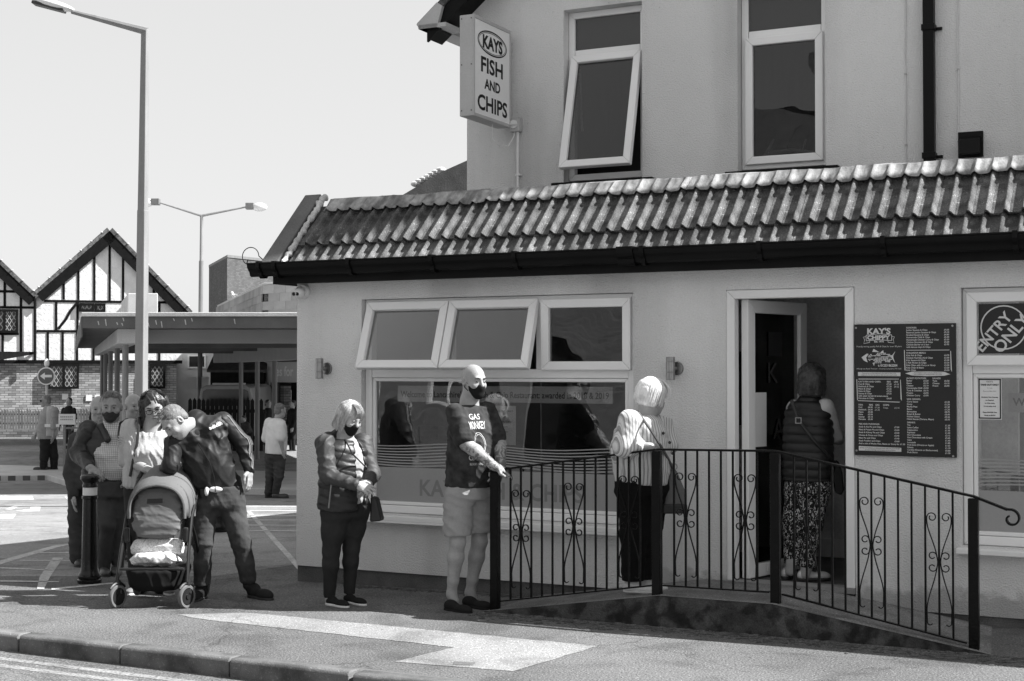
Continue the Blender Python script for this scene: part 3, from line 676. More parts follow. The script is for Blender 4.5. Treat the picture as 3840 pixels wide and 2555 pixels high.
for yy in range(382, 488, 13):
    hw = 150*math.sqrt(max(0, 1-((yy-432)/62.)**2)); xx = 350-hw*.85
    while xx < 330+hw:
        w = random.uniform(14, 46); mt.poly([mp(xx, yy), mp(xx+w, yy), mp(xx+w, yy+random.uniform(6, 11)), mp(xx, yy+8)]) if random.random() < .75 else None; xx += w+5
mtx('t: 01253 862204', 335, 530, 26, bold=.0007, fit=210); mtx('8 Rough Lea Road, Thornton - Cleveleys Lancashire, FY5 1DA', 102, 560, 14, fit=485)
mt.poly([mp(*p) for p in [(115, 590), (577, 594), (577, 634), (115, 632)]])
for q in ([(120, 662), (560, 662), (560, 668), (120, 670)], [(112, 898), (575, 910), (560, 917), (112, 905)], [(98, 668), (105, 668), (112, 895), (104, 895)], [(574, 672), (580, 672), (590, 900), (578, 880)], [(640, 352), (1100, 352), (1095, 358), (640, 358)], [(617, 352), (624, 352), (632, 575), (622, 570)], [(1106, 365), (1113, 365), (1122, 590), (1110, 560)], [(628, 604), (700, 585), (880, 583), (1040, 587), (1105, 612), (1040, 628), (860, 633), (700, 626)], [(120, 1395), (582, 1405), (582, 1448), (120, 1444)]): mt.poly([mp(*p) for p in q])
mrow([("KAY'S FISH AND CHIPS:",), ('Cod & Chips', '7.20'), ('Haddock & Chips', '7.20'), ('Plaice & Chips', '7.25'), ('Hake & Chips', '7.25'), ('Scampi & Chips', '7.35'), ('with salad garnish & tartare sauce',), ('Fishcakes & Chips', '4.60')], 118, 702, 25.8, 480)
mtx('REG', 430, 702, 17, bold=.0004); mtx('LRG', 507, 702, 17, bold=.0004); mtx('£9.55', 507, 731, 17); mtx('£9.55', 507, 757, 17)
mrow([('FISH:',), ('Cod', '4.95'), ('Haddock', '4.95'), ('Plaice', '5.00'), ('Hake', '5.00'), ('Scampi', '5.10'), ('Fishcake', '2.40')], 118, 954, 26, 275)
mtx('REG', 234, 954, 17, bold=.0004); mtx('LRG', 305, 954, 17, bold=.0004); mtx('£7.30', 297, 982, 17); mtx('£7.30', 297, 1008, 17); mtx('CHIPS:', 387, 954, 17, bold=.0004); mtx('Chips', 387, 984, 17); mtx('£3.10', 510, 984, 17)
mrow([('PIES AND PUDDINGS:',), ('Steak & Ale Pie and Chips', '7.00'), ('Meat & Potato Pie and Chips', '5.60'), ('Steak & Kidney Pie and Chips', '5.60'), ('Cheese & Onion and Chips', '5.45'), ('Meat Pie and Chips', '5.45'), ('Steak Pudding and Chips', '5.60'), ('Add a side of Mushy Peas, Beans or Gravy for £1.20',)], 120, 1162, 30.3, 562)
mrow([('SUNDRIES:',), ('Jumbo Sausage & Chips', '4.60'), ('Battered Jumbo Sausage & Chips', '5.10'), ('Smoked Sausage & Chips', '4.80'), ('Homemade Chilli & Chips', '5.40'), ('Homemade Chicken Curry & Chips', '5.50'), ('Chicken Nuggets (6) & Chips', '5.00'), ('Chicken Burger on a bun -', '5.95'), ('with lettuce mayo & Chips',)], 642, 121, 26, 1095)
mrow([("CHILDREN'S MEALS:",), ('Kids Fish & Chips', '4.70'), ('Chicken Nuggets (4) & Chips', '3.50'), ('Kids Sausage & Chips', '3.30'), ('2 Fish Fingers & Chips', '3.20'), ('Kids Chips with Curry or Gravy', '3.30'), ('Kids Chips & Beans', '3.20'), ('Kids Chips', '2.20')], 640, 392, 26.4, 1095)
mrow([('JACKET POTATOES:',), ('Butter', '3.20'), ('Beans', '5.10'), ('Cheese', '5.10'), ('Homemade Chilli', '5.50'), ('Tuna & Coleslaw', '6.15'), ('Prawns', '6.95'), ('Chicken Curry', '5.95')], 642, 664, 26.2, 875)
mrow([('SALADS:',), ('Tuna', '6.50'), ('Cheese', '6.10'), ('Prawn', '6.95')], 918, 664, 26.5, 1095)
mrow([('SIDE ORDERS:',), ('Curry Sauce', '1.30'), ('Gravy', '1.20'), ('Mushy Peas', '1.20'), ('Beans', '1.20'), ('Barmcakes', '0.70'), ('Bread & Butter', '0.40'), ('Pickled Onion', '0.35'), ('Heinz Sauces (Tartare, Mayo)', '0.30')], 644, 888, 26.6, 1097)
mrow([('DRINKS:',), ('Tea', '1.30'), ('Latte Coffee', '1.95'), ('Cappuccino', '1.95'), ('Espresso', '1.00'), ('Hot Chocolate', '2.15'), ('Hot Chocolate with Cream', '2.45'), ('Cans', '1.40'), ('Lucozade', '1.85'), ('Fruit Juice (Orange or Apple)', '1.65'), ('Ribena', '1.10'), ('Cordial (Orange or Blackcurrant)', '0.80'), ('Fruit Shoot', '1.30')], 646, 1138, 26.6, 1100)
mt.build('lettering', 'menu_white', mb, recalc=False)
mk_ = G()
for s_, x_, y_, f_ in (('These prices are for customers who wish to dine in the', 160, 608, 370), ('restaurant, for take out please refer to menu board inside', 150, 627, 390), ("All Children's meals include a drink carton", 720, 602, 300), ("and a lollipop on leaving (under 12's only).", 720, 619, 300), ('All Pies and Puddings are delivered fresh daily from Greenhalghs', 130, 1419, 440), ('- an award winning local company based in Bolton.', 180, 1439, 345)):
    p = mp(x_, y_); puttext(mk_, s_, 13*BZ*1.38, (p[0], -.0245, p[2]), (1, 0, 0), (0, 0, 1), fit=f_*BX)
mk_.build('strip_lettering', 'ink', mb, recalc=False)
for (sx_, sz_) in ((95, 108), (1130, 98), (95, 1445), (1130, 1480)): p = mp(sx_, sz_); G().cyl((p[0], -.022, p[2]), (p[0], -.026, p[2]), .007, n=10).build('screw', 'chrome', mb, smooth=True)
# ================================================================== ramp and railing
ramp = sthing('ramp', 'dark stained concrete access ramp rising to the shop doorway', 'ramp', 0, 0, 0)
RZ = .205
g = G()
secs = [(2.30, .0), (3.62, RZ), (4.40, RZ), (5.75, .0)]
for (xa, za), (xb, zb) in zip(secs, secs[1:]):
    g.add([(xa, -.98, za), (xb, -.98, zb), (xb, -.002, zb-.02), (xa, -.002, za-.02)], [(0, 1, 2, 3)])
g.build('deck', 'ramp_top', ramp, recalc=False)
g = G(); n = 40
top = []
for i in range(n+1):
    x = 2.30+i*(5.75-2.30)/n; z = np.interp(x, [s[0] for s in secs], [s[1] for s in secs]); top.append((x, z))
g.add([(x, -.985+.004*math.sin(x*9), z-.001) for x, z in top]+[(x, -1.0-.006*math.sin(x*7), -.06) for x, z in top], [(i, n+1+i, n+2+i, i+1) for i in range(n)])
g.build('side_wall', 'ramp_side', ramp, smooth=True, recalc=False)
# dirt and moss gathered along the foot of the ramp
mat('dirt', .09, 1., .5, 14, .4, 160, .8, 60, .1)
g = G(); random.seed(4)
for i in range(900):
    x = random.uniform(.6, 6.2); y = -1.02-abs(random.gauss(0, .10)) if x > 2.3 else -.05-abs(random.gauss(0, .06)); s = random.uniform(.006, .02)
    p = L2W(x, y, 0); g.ell((p.x, p.y, gz(p.y)+s*.15), (s*random.uniform(.8, 2.2), s, s*.5), 6, 4)
tag(g.build('debris', 'dirt', None, smooth=True), 'dark grit and moss gathered along the foot of the ramp', 'debris', kind='stuff')

rail = sthing('railing', 'black wrought iron handrail with scroll panels along the access ramp', 'railing', 0, 0, 0)
RY = -.90
posts = [(2.35, .985, -.02), (3.58, 1.165, -.02), (4.40, 1.175, -.02), (5.64, .93, -.02)]
for px_, zt_, zb_ in posts:
    G().box(px_-.03, px_+.03, RY-.03, RY+.03, zb_, zt_).build('post', 'black_iron', rail, bevel=.005)
for i in (1, 2): G().box(posts[i][0]-.08, posts[i][0]+.09, RY-.075, RY-.0305, .075, .16).build('bracket', 'black_iron', rail, bevel=.003)
tops = [(p[0], p[1]+.012) for p in posts]
def railbar(pts, w, h, nm): 
    g = G()
    for a, b in zip(pts, pts[1:]): g.bar((a[0], RY, a[1]), (b[0], RY, b[1]), w, h)
    return g.build(nm, 'black_iron', rail, bevel=.003)
railbar([(2.18, .965)]+tops+[(5.84, .868)], .044, .014, 'handrail')
def curl(cx_, cz_, r0, a0, a1, n=18, r1=.35):
    return [(cx_+r0*(1+(r1-1)*i/n)*math.cos(a0+(a1-a0)*i/n), cz_+r0*(1+(r1-1)*i/n)*math.sin(a0+(a1-a0)*i/n)) for i in range(n+1)]
def ribbon(g, pts, w=.012, t=.006, y=RY):
    m = len(pts); P = [np.array([p[0], 0, p[1]]) for p in pts]; vs = []
    for i in range(m):
        d = P[min(i+1, m-1)]-P[max(i-1, 0)]; d = d/max(1e-9, np.linalg.norm(d)); nn = np.array([-d[2], 0, d[0]])
        for (a, b) in ((-1, -1), (1, -1), (1, 1), (-1, 1)): vs.append(P[i]+nn*a*t/2+np.array([0, y+b*w/2, 0]))
    fs = [(i*4+k, i*4+(k+1) % 4, i*4+4+(k+1) % 4, i*4+4+k) for i in range(m-1) for k in range(4)]+[(3, 2, 1, 0), tuple(range(4*m-4, 4*m))]
    g.add(vs, fs)
g = G(); e = curl(2.185, .915, .05, R(95), R(95+330)); ribbon(g, e, .04, .012); g.build('end_scroll', 'black_iron', rail, smooth=True)
g = G(); e = [(5.83, .871)]+curl(5.86, .815, .055, R(85), R(85-320)); ribbon(g, e, .04, .012); g.build('end_scroll', 'black_iron', rail, smooth=True)
bots = [(2.35, .06), (3.58, .262), (4.40, .268), (5.64, .035)]
for a, b in zip(bots, bots[1:]):
    railbar([(a[0]+.041, a[1]+(b[1]-a[1])*.035), (b[0]-.041, b[1]-(b[1]-a[1])*.035)], .03, .010, 'bottom_rail')
def bez(p0, p1, p2, p3, n=12): return [tuple((1-t)**3*np.array(p0)+3*(1-t)**2*t*np.array(p1)+3*(1-t)*t*t*np.array(p2)+t**3*np.array(p3)) for t in [i/n for i in range(n+1)]]
def scroll(cx_, cz_, hw, up_):
    g = G()
    for s in (-1, 1):
        r = .030; c1 = (cx_+s*(hw-r-.004), cz_+.275)
        cu = curl(c1[0], c1[1], r, R(180 if s < 0 else 0), R(180-400) if s < 0 else R(400), 20, .45)     # top curl turning inwards
        body = bez((cx_+s*.008, cz_), (cx_+s*.02, cz_+.12), (cx_+s*(hw+.006), cz_+.20), cu[0]); ribbon(g, body+cu[1:], .012, .006)
        low = bez((cx_+s*.008, cz_), (cx_+s*.02, cz_-.12), (cx_+s*(hw-.01), cz_-.20), (cx_+s*(hw-.002), cz_-.29))+[(cx_+s*(hw-.004), cz_-.36)]
        hk = curl(cx_+s*(hw-.022), cz_-.375, .018, R(0 if s > 0 else 180), R(-150) if s > 0 else R(330), 10, .8); ribbon(g, low+hk, .012, .006)
        for v in (-1, 1):                                        # paired centre curls
            r2 = .026; c2 = (cx_+s*.040, cz_+v*.036)
            a0 = R(180 if s > 0 else 0); sg_ = (-1 if s > 0 else 1)*v
            ribbon(g, [(cx_+s*.006, cz_+v*.004)]+curl(c2[0], c2[1], r2, a0, a0+sg_*R(330), 16, .55), .012, .006)
    g.cyl((cx_, RY, cz_-.02), (cx_, RY, cz_+.02), .011, n=8)
    return g.build('scroll', 'black_iron', rail, smooth=True, angle=50)
def panel(a, b, ta, tb, ba, bb_, n, scr, czs):
    for i in range(n):
        t = (i+1)/(n+1); x = a+.04+(b-a-.08)*t; zt = ta+(tb-ta)*(x-a)/(b-a); zb = ba+(bb_-ba)*(x-a)/(b-a)
        G().box(x-.006, x+.006, RY-.006, RY+.006, zb+.004, zt+.004).build('baluster', 'black_iron', rail)
        if i+1 in scr: scroll(x, (zt+zb)/2+.0, (b-a-.08)/(n+1)-.006, 0)
for k, (n, scr) in enumerate(((13, (2, 7, 12)), (8, (2, 7)), (13, (2, 7, 12)))):
    panel(posts[k][0], posts[k+1][0], tops[k][1], tops[k+1][1], bots[k][1], bots[k+1][1], n, scr, None)
# ================================================================== the street behind
def DA(x, y, Y): return AT(x*D, y*D, Y)
mat('bollard_black', .006, .25, .2, 6, .1, 60, .1, 40, .35)
mat('white_band', .62, .5, .06, 8)
mat('galvanised', .22, .55, .15, 3, .08, 60, .1, 40, .4, stretch=(3, 3, .5))
mat('galv_dark', .16, .6, .2, 3, .08, 60, .1, 40, .4, stretch=(3, 3, .5))
mat('render_white', .72, .85, .1, 3, .06, 40, .8, 8, .2, bdist=.03)
mat('timber', .008, .8, .3, 6, .2, 60, .3, 30, .1)
mat('pale_concrete', .5, .85, .12, 2, .12, 60, .3, 60, .2)
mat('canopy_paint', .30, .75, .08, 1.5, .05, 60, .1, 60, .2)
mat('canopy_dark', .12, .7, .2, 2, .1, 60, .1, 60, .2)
mat('slate', .10, .8, .25, 5, .2, 60, .4, 40, .3)
mat('clad_panel', .27, .75, .1, 3, .1, 60, .2, 60, .25, rnd=.16)
mat('pub_glass', .03, .15, .2, 3, spec=.6)
mat('lead_came', .38, .5, .1, 8)
mat('dark_wood', .016, .8, .4, 6, .2, 60, spec=.2)
mat('picket', .24, .8, .2, 6, rnd=.2)
mat('shop_sign', .6, .5, .04, 3)
mat('dark_opening', .01, .8, .3, 2)
mat('lamp_glass', .6, .2, .05, 5, spec=.6)
mat('lamp_white', .7, .4, .08, 6)
mat('gull_white', .75, .8, .05, 8); mat('gull_grey', .2, .8, .05, 8)
def brickmat(nm, c1, c2, mortar, sc, bump=.5, axis='XZ', var=.35):
    m = mat(nm, 1., .85, .15, 1.2, .1, 60)
    N = m.node_tree.nodes; L = m.node_tree.links; b = N['Principled BSDF']
    tc = N.new('ShaderNodeTexCoord'); sp = N.new('ShaderNodeSeparateXYZ'); L.new(tc.outputs['Object'], sp.inputs[0]); cb = N.new('ShaderNodeCombineXYZ')
    L.new(mth(N, L, 'ADD', sp.outputs[0], sp.outputs[1]), cb.inputs[0]); L.new(sp.outputs[2], cb.inputs[1])
    bt = N.new('ShaderNodeTexBrick'); L.new(cb.outputs[0], bt.inputs['Vector']); bt.inputs['Scale'].default_value = 1.
    bt.inputs['Brick Width'].default_value = sc; bt.inputs['Row Height'].default_value = sc/3.; bt.inputs['Mortar Size'].default_value = sc*.035; bt.inputs['Bias'].default_value = 0
    for k, v in (('Color1', c1), ('Color2', c2), ('Mortar', mortar)): bt.inputs[k].default_value = (v, v, v, 1)
    old = b.inputs['Base Color'].links[0].from_socket; mm = N.new('ShaderNodeMath'); mm.operation = 'MULTIPLY'
    L.new(old, mm.inputs[0]); L.new(bt.outputs['Color'], mm.inputs[1]); L.new(mm.outputs[0], b.inputs['Base Color'])
    bp = N.new('ShaderNodeBump'); bp.inputs['Strength'].default_value = bump; bp.inputs['Distance'].default_value = .02; bp.invert = True
    L.new(bt.outputs['Fac'], bp.inputs['Height']); L.new(bp.outputs[0], b.inputs['Normal']); return m
brickmat('pub_brick', .42, .20, .13, .27, .8); brickmat('block_brick', .12, .075, .07, .24); brickmat('terrace_brick', .22, .16, .25, .24)

# ---- bollards
def bollard(loc, label):
    t = thing('bollard', label, 'bollard', loc, 0, 'black bollards in a row')
    G().lathe([(.098, 0), (.098, .03), (.088, .036), (.092, .05), (.092, .075), (.08, .09), (.071, .125), (.066, .20), (.0585, .66), (.058, .70), (.066, .705), (.066, .725), (.057, .73), (.057, .80), (.064, .805), (.064, .815), (.056, .83), (.062, .85), (.078, .865), (.08, .885), (.072, .898), (.05, .906), (.02, .908)], 28).build('post', 'bollard_black', t, smooth=True, angle=50)
    G().lathe([(.0575, .732), (.0595, .733), (.0595, .797), (.0575, .798)], 28).build('reflective_band', 'white_band', t, smooth=True)
    return t
b0 = bollard((-3.53, 11.92, gz(11.92)), "black bollard with white band under the older man's resting hand")
for (Y, ll) in ((13.7, 'black bollard standing behind the pushchair, second in its row'), (15.45, 'black bollard third in its row behind the pushchair'), (17.2, 'black bollard last in its row, behind the man in the dark track top')):
    copytree(b0, (-3.53 if Y > 14 else -3.60, Y, gz(Y)), 0, ll)

# ---- traffic island
def prismpoly(g, pts, z0, h):
    n = len(pts); vs = [(p[0], p[1], gz(p[1])+z0) for p in pts]+[(p[0], p[1], gz(p[1])+h) for p in pts]
    return g.add(vs, [tuple(range(n, 2*n))]+[(i, (i+1) % n, (i+1) % n+n, i+n) for i in range(n)])
isl = prismpoly(G(), dgp([(-60, 1108), (110, 1106), (180, 1128), (300, 1134), (760, 1142), (760, 1099), (300, 1090), (-60, 1080)]), -.05, .12).build('traffic_island', 'pale_concrete', None, bevel=.02); isl['kind'] = 'structure'
g = G(); fa, fb = dgp([(-60, 1108)])[0], dgp([(110, 1106)])[0]
for k in range(5):
    a = fa+(fb-fa)*(k/5+.06); b = fa+(fb-fa)*(k/5+.16); g.prism([(a[0], a[1]-.012, a[2]), (b[0], b[1]-.012, b[2]), (b[0], b[1]-.012, b[2]+.11), (a[0], a[1]-.012, a[2]+.11)], (0, .01, 0))
o = g.build('kerb_blocks', 'felt', isl, kind='stuff')

# ---- street lamps
def tall_lamp():
    Y = 22.; p = DA(322, 1200, Y); base = (p[0], Y, gz(Y)); t = thing('street_lamp', 'tall square lamp column with one long angled arm', 'street lamp', base)
    top = DA(334, 68, Y)-np.array(base); mid = np.array([top[0]*.55, 0, top[2]*.62])
    def col(a, b, w0, w1):
        g = G(); vs = []
        for p, w in ((np.array(a, float), w0), (np.array(b, float), w1)):
            for k in range(4): an = R(28)+k*math.pi/2; vs.append(p+np.array([math.cos(an), math.sin(an), 0])*w*.7)
        return g.add(vs, [(0, 1, 5, 4), (1, 2, 6, 5), (2, 3, 7, 6), (3, 0, 4, 7), (4, 5, 6, 7), (3, 2, 1, 0)])
    col((0, 0, -.1), mid, .17, .135).build('lower_column', 'galvanised', t, bevel=.012); col(mid-(0, 0, .01), top, .125, .095).build('upper_column', 'galvanised', t, bevel=.01)
    a0 = top+np.array([.03, 0, -.03]); a1 = DA(165, 27, Y)-np.array(base)
    G().tube([a0, a1], [.065, .035], 8).build('arm', 'galvanised', t, smooth=True)
    d = (a1-a0)/np.linalg.norm(a1-a0); _, x, y = frame_of((0, 0, 0), d); zup = np.cross(d, (0, 1, 0)); zup = zup if zup[2] > 0 else -zup
    c = a1+d*.30
    G().ell(c+zup*.03, (.34, .14, .07), 16, 10, (d, (0, 1, 0), zup)).build('lantern', 'lamp_white', t, smooth=True)
    G().obox(c-zup*.02+d*.06, (.5, .2, .05), (d, (0, 1, 0), zup)).build('lamp_lens', 'dark_plastic', t, bevel=.01)
tall_lamp()
def twin_lamp():
    Y = 48.; p = DA(459, 1000, Y); base = (p[0], Y, gz(Y)); t = thing('street_lamp', 'twin-arm lamp post rising behind the concrete canopy', 'street lamp', base)
    top = DA(464, 497, Y)-np.array(base); m1 = top*.80
    G().cyl((0, 0, -.1), tuple(m1), .085, .075, 12).build('lower_column', 'galv_dark', t, smooth=True); G().cyl(tuple(m1), tuple(top), .055, .05, 12).build('upper_column', 'galvanised', t, smooth=True)
    for (ex, ey, s) in ((368, 467, -1), (566, 477, 1)):
        e = DA(ex, ey, Y)-np.array(base); G().tube([top, e], [.045, .025], 8).build('arm', 'galvanised', t, smooth=True)
        G().obox(e+(s*.14, 0, .03), (.28, .22, .22)).build('lantern', 'galv_dark', t, bevel=.02)
        G().ell(e+(s*.46, 0, .0), (.26, .15, .15), 14, 8).build('lamp_glass', 'lamp_glass', t, smooth=True)
    for i, (x0, x1, y0, y1) in enumerate(((430, 452, 868, 897), (464, 480, 868, 900))):
        a = DA(x0, y1, Y-.2)-np.array(base); b = DA(x1, y0, Y-.2)-np.array(base); G().box(a[0], b[0], a[1], a[1]+.03, a[2], b[2]).build('plate', 'pale_concrete', t)
twin_lamp()

# ---- bus station canopy
def canopy():
    V = (160-1178.5)/3274.; ax = np.array([V, 1, 0]); lat = np.array([1, 0, 0])        # axis runs away from the camera
    o = ax*26.; base = (o[0], o[1], gz(26)); t = thing('bus_canopy', 'flat concrete bus station canopy on round posts with pale coping', 'canopy', base)
    def P(l, d, z): q = ax*d+lat*l; return np.array([q[0]-base[0], q[1]-base[1], z-base[2]])
    def blk(l0, l1, d0, d1, z0, z1): 
        q = [P(l0, d0, z0), P(l1, d0, z0), P(l1, d1, z0), P(l0, d1, z0)]; return G().prism(q, (0, 0, z1-z0))
    L0, L1 = .23, 9.5
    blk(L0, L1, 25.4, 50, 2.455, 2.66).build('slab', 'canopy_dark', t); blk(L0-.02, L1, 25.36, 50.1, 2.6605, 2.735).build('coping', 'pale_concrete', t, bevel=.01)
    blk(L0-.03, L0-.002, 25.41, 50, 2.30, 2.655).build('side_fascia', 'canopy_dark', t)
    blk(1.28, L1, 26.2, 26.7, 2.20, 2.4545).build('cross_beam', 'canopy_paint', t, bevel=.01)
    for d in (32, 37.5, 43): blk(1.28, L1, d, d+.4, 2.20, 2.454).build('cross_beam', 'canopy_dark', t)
    blk(.86, 1.26, 25.6, 49, 2.185, 2.4548).build('long_beam', 'pale_concrete', t, bevel=.02); blk(4.95, 5.35, 33.5, 49, 1.93, 2.4546).build('long_beam', 'canopy_paint', t, bevel=.02)
    for d in (27, 31.6, 36.7, 42, 46.4): p = P(1.06, d, 0); G().cyl((p[0], p[1], gz(d)-.1-base[2]), (p[0], p[1], 2.19-base[2]), .06, n=16).build('post', 'canopy_paint' if d < 28 else 'galv_dark', t, smooth=True)
    for d in (35.7, 39., 42.7): p = P(5.15, d, 0); G().cyl((p[0], p[1], gz(d)-.1-base[2]), (p[0], p[1], 1.935-base[2]), .065, n=16).build('post', 'galv_dark', t, smooth=True)
    # droppings streaks on the edge, box on the roof
    g = G(); random.seed(8)
    for k in range(12):
        l = L0+.1+random.random()*2.6; z = 2.64-random.random()*.1; p = P(l, 25.397, z); h = random.uniform(.04, .12); g.add([p, p+(.02, 0, 0), p+(.035, 0, -h), p+(.02, 0, -h)], [(0, 1, 2, 3)])
    g.build('bird_droppings', 'pale_concrete', t, kind='stuff')
    blk(1.55, 2.35, 38, 43, 2.736, 3.75).build('roof_kiosk', 'pale_concrete', t, bevel=.02); blk(2.1, 2.7, 34, 35, 2.7362, 2.83).build('roof_hatch', 'pale_concrete', t, bevel=.03)
canopy()

# ---- half-timbered pub
def pub():
    Y = 56.; base = DA(250, 1000, Y); base[2] = gz(Y); t = thing('timbered_pub', 'white half-timbered pub with black beams and twin pointed gables', 'building', tuple(base), R(16))
    sc = 2.704
    def Q(x, y, dy=0.): p = AT(x/sc, 840+y/sc, Y); return np.array([p[0]-base[0], dy, p[2]-base[2]])
    ap = Q(1112, 75); lv = Q(405, 730); rv = Q(1905, 905); zb = Q(0, 1400)[2]
    ap1 = Q(-300, 75); lv1 = Q(-1000, 760)
    # rendered upper walls
    G().prism([Q(405, 1400), Q(1830, 1400), Q(1830, 850), Q(1112, 110), Q(405, 745)], (0, 6, 0)).build('upper_wall', 'render_white', t)
    G().prism([Q(-1000, 1400), Q(404, 1400), Q(404, 745), Q(-300, 110), Q(-1000, 745)], (0, 6, 0)).build('upper_wall', 'render_white', t)
    G().prism([(Q(-1000, 0)[0], .1, -.2), (Q(1780, 0)[0], .1, -.2), (Q(1780, 0)[0], .1, zb), (Q(-1000, 0)[0], .1, zb)], (0, 5.8, 0)).build('brick_wall', 'pub_brick', t)
    # roofs and barge boards
    for (a, l, r) in ((ap, lv, rv), (ap1, lv1, Q(404, 770))):
        for e in (l, r):
            d = e-a; ee = a+d*1.0; nrm = np.array([-d[2], 0, d[0]]); nrm = nrm/np.linalg.norm(nrm); nrm = nrm if nrm[2] > 0 else -nrm
            G().prism([a, ee, ee+nrm*.14, a+nrm*.14+(0, 0, .02)], (0, 7, 0)).build('roof', 'roof_tile', t).location = (0, -.24, 0)
            G().prism([a-(0, 0, .02), ee, ee-nrm*.36, a-nrm*.36-(0, 0, .05)], (0, .06, 0)).build('barge_board', 'timber', t).location = (0, -.22, 0)
            m = int(np.linalg.norm(d)/.5)
            for k in range(m):
                p = a+d*((k+.5)/m)+nrm*.16; G().ell(p+(0, -.25, 0), (.05, .05, .03), 8, 5).build('ridge_tile', 'mortar', t, smooth=True)
    def beam(p, q, w, dy=-.05):
        dy = dy*.4
        a, b = Q(*p), Q(*q); d = (b-a)/np.linalg.norm(b-a); n_ = np.array([-d[2], 0, d[0]])*w/sc/FPX*Y/2
        G().prism([a-n_+(0, dy, 0), b-n_+(0, dy, 0), b+n_+(0, dy, 0), a+n_+(0, dy, 0)], (0, .08, 0)).build('timber_beam', 'timber', t)
    V = [(667, 610, 772), (808, 480, 775), (963, 320, 775), (1112, 180, 780), (1243, 310, 780), (1545, 560, 788), (1690, 720, 788), (595, 795, 1086), (515, 1100, 1385), (657, 1100, 1385), (795, 1100, 1385), (955, 1100, 1385), (1100, 1100, 1385), (1600, 800, 1385), (1400, 800, 1385), (800, 800, 1080), (108, 480, 850), (260, 690, 1330), (395, 745, 1390), (88, 1130, 1385), (-60, 300, 850), (-200, 300, 1385)]
    for i, (x, a, b) in enumerate(V): beam((x, a), (x, b), 24, -.05-.0005*i)
    for i, (xa, xb, y) in enumerate(((480, 1780, 790), (410, 1800, 1092), (-500, 265, 700), (-500, 385, 858), (-500, 240, 1122))): beam((xa, y), (xb, y), 24, -.058-.0005*i)
    beam((-1000, 1398), (1830, 1400), 34, -.08)
    for p, q in (((800, 800), (730, 890)), ((730, 890), (690, 970)), ((690, 970), (615, 1070))): beam(p, q, 26, -.062)
    def win(x0, x1, y0, y1, n, curtain=False):
        a, b = Q(x0, y1), Q(x1, y0); W_ = bpy.data.objects.new('window', G().frame(a[0], b[0], a[2], b[2], .09, -.12, .0).mesh('w')); W_.data.materials.append(MATS['timber']); link(W_, t)
        for k in range(1, n): xx = a[0]+(b[0]-a[0])*k/n; G().box(xx-.05, xx+.05, -.115, -.005, a[2]+.09, b[2]-.09).build('mullion', 'timber', W_)
        G().box(a[0]+.08, b[0]-.08, -.06, -.055, a[2]+.08, b[2]-.08).build('pane', 'pub_glass', W_)
        lg = G(); st = .16; xx = a[0]-3
        while xx < b[0]+3:
            for s in (-1, 1):
                q = clip(clip(clip(clip([(xx, a[2]-1), (xx+.028, a[2]-1), (xx+.028+s*3*.6, a[2]+2), (xx+s*3*.6, a[2]+2)], 1, 0, b[0]-.085), -1, 0, -a[0]-.085), 0, 1, b[2]-.085), 0, -1, -a[2]-.085)
                if len(q) > 2: lg.add([(p[0], -.066+s*.002, p[1]) for p in q], [tuple(range(len(q)))])
            xx += st
        if lg.v: lg.build('leaded_lattice', 'lead_came', W_)
        if curtain: G().prism([(b[0]-.1, -.04, a[2]+.1), (b[0]-.35, -.04, b[2]-.1), (b[0]-.1, -.04, b[2]-.1)], (0, .02, 0)).build('curtain', 'blind', W_)
    win(-150, 235, 878, 1112, 3); win(815, 960, 808, 892, 1); win(965, 1072, 808, 900, 1); win(1252, 1372, 812, 892, 1)
    win(520, 815, 1420, 1672, 2, True); win(1500, 1660, 1420, 1672, 1, True); win(-500, -200, 1430, 1672, 2)
    for (x, y0) in ((650, 1720), (880, 1735), (965, 1735)): a = Q(x, y0+60); b = Q(x+60, y0); G().box(a[0], b[0], .06, .095, a[2], b[2]).build('notice', 'paper', t)
    G().cyl(Q(395, 1390, -.2), Q(395, 745, -.2), .05, n=8).build('downpipe', 'black_plastic', t, smooth=True)
    # lean-to canopy over the left entrance
    G().prism([Q(-120, 1300, -1.0), Q(385, 1300, -.1), Q(385, 1325, -.1), Q(-120, 1420, -1.0)], (0, .08, 0)).build('porch_edge', 'timber', t)
pub()
# picket fence and low wall in front of the pub
pf = thing('picket_fence', 'low weathered picket fence in front of the pub', 'fence', (DA(85, 985, 52)[0], 52, gz(52)))
xa, xb = DA(-60, 985, 52)[0]-DA(85, 985, 52)[0], DA(330, 985, 52)[0]-DA(85, 985, 52)[0]; n = 60; pg = G().prism([(-.04, 0, .28), (.04, 0, .28), (.04, 0, .95), (0, 0, 1.02), (-.04, 0, .95)], (0, .02, 0)).mesh('picket'); pg.materials.append(MATS['picket'])
for i in range(n): o = bpy.data.objects.new('picket', pg); link(o, pf); o.location = (xa+(xb-xa)*i/n, -.03, random.uniform(-.02, .02)); o.scale = (1, 1, random.uniform(.95, 1.04))
G().box(xa, xb, 0, .05, .45, .52).build('fence_rail', 'dark_wood', pf); G().box(xa, xb, 0, .05, .78, .85).build('fence_rail', 'dark_wood', pf)
G().box(xa, xb, -.15, .15, -.2, .27).build('low_wall', 'pub_brick', pf)
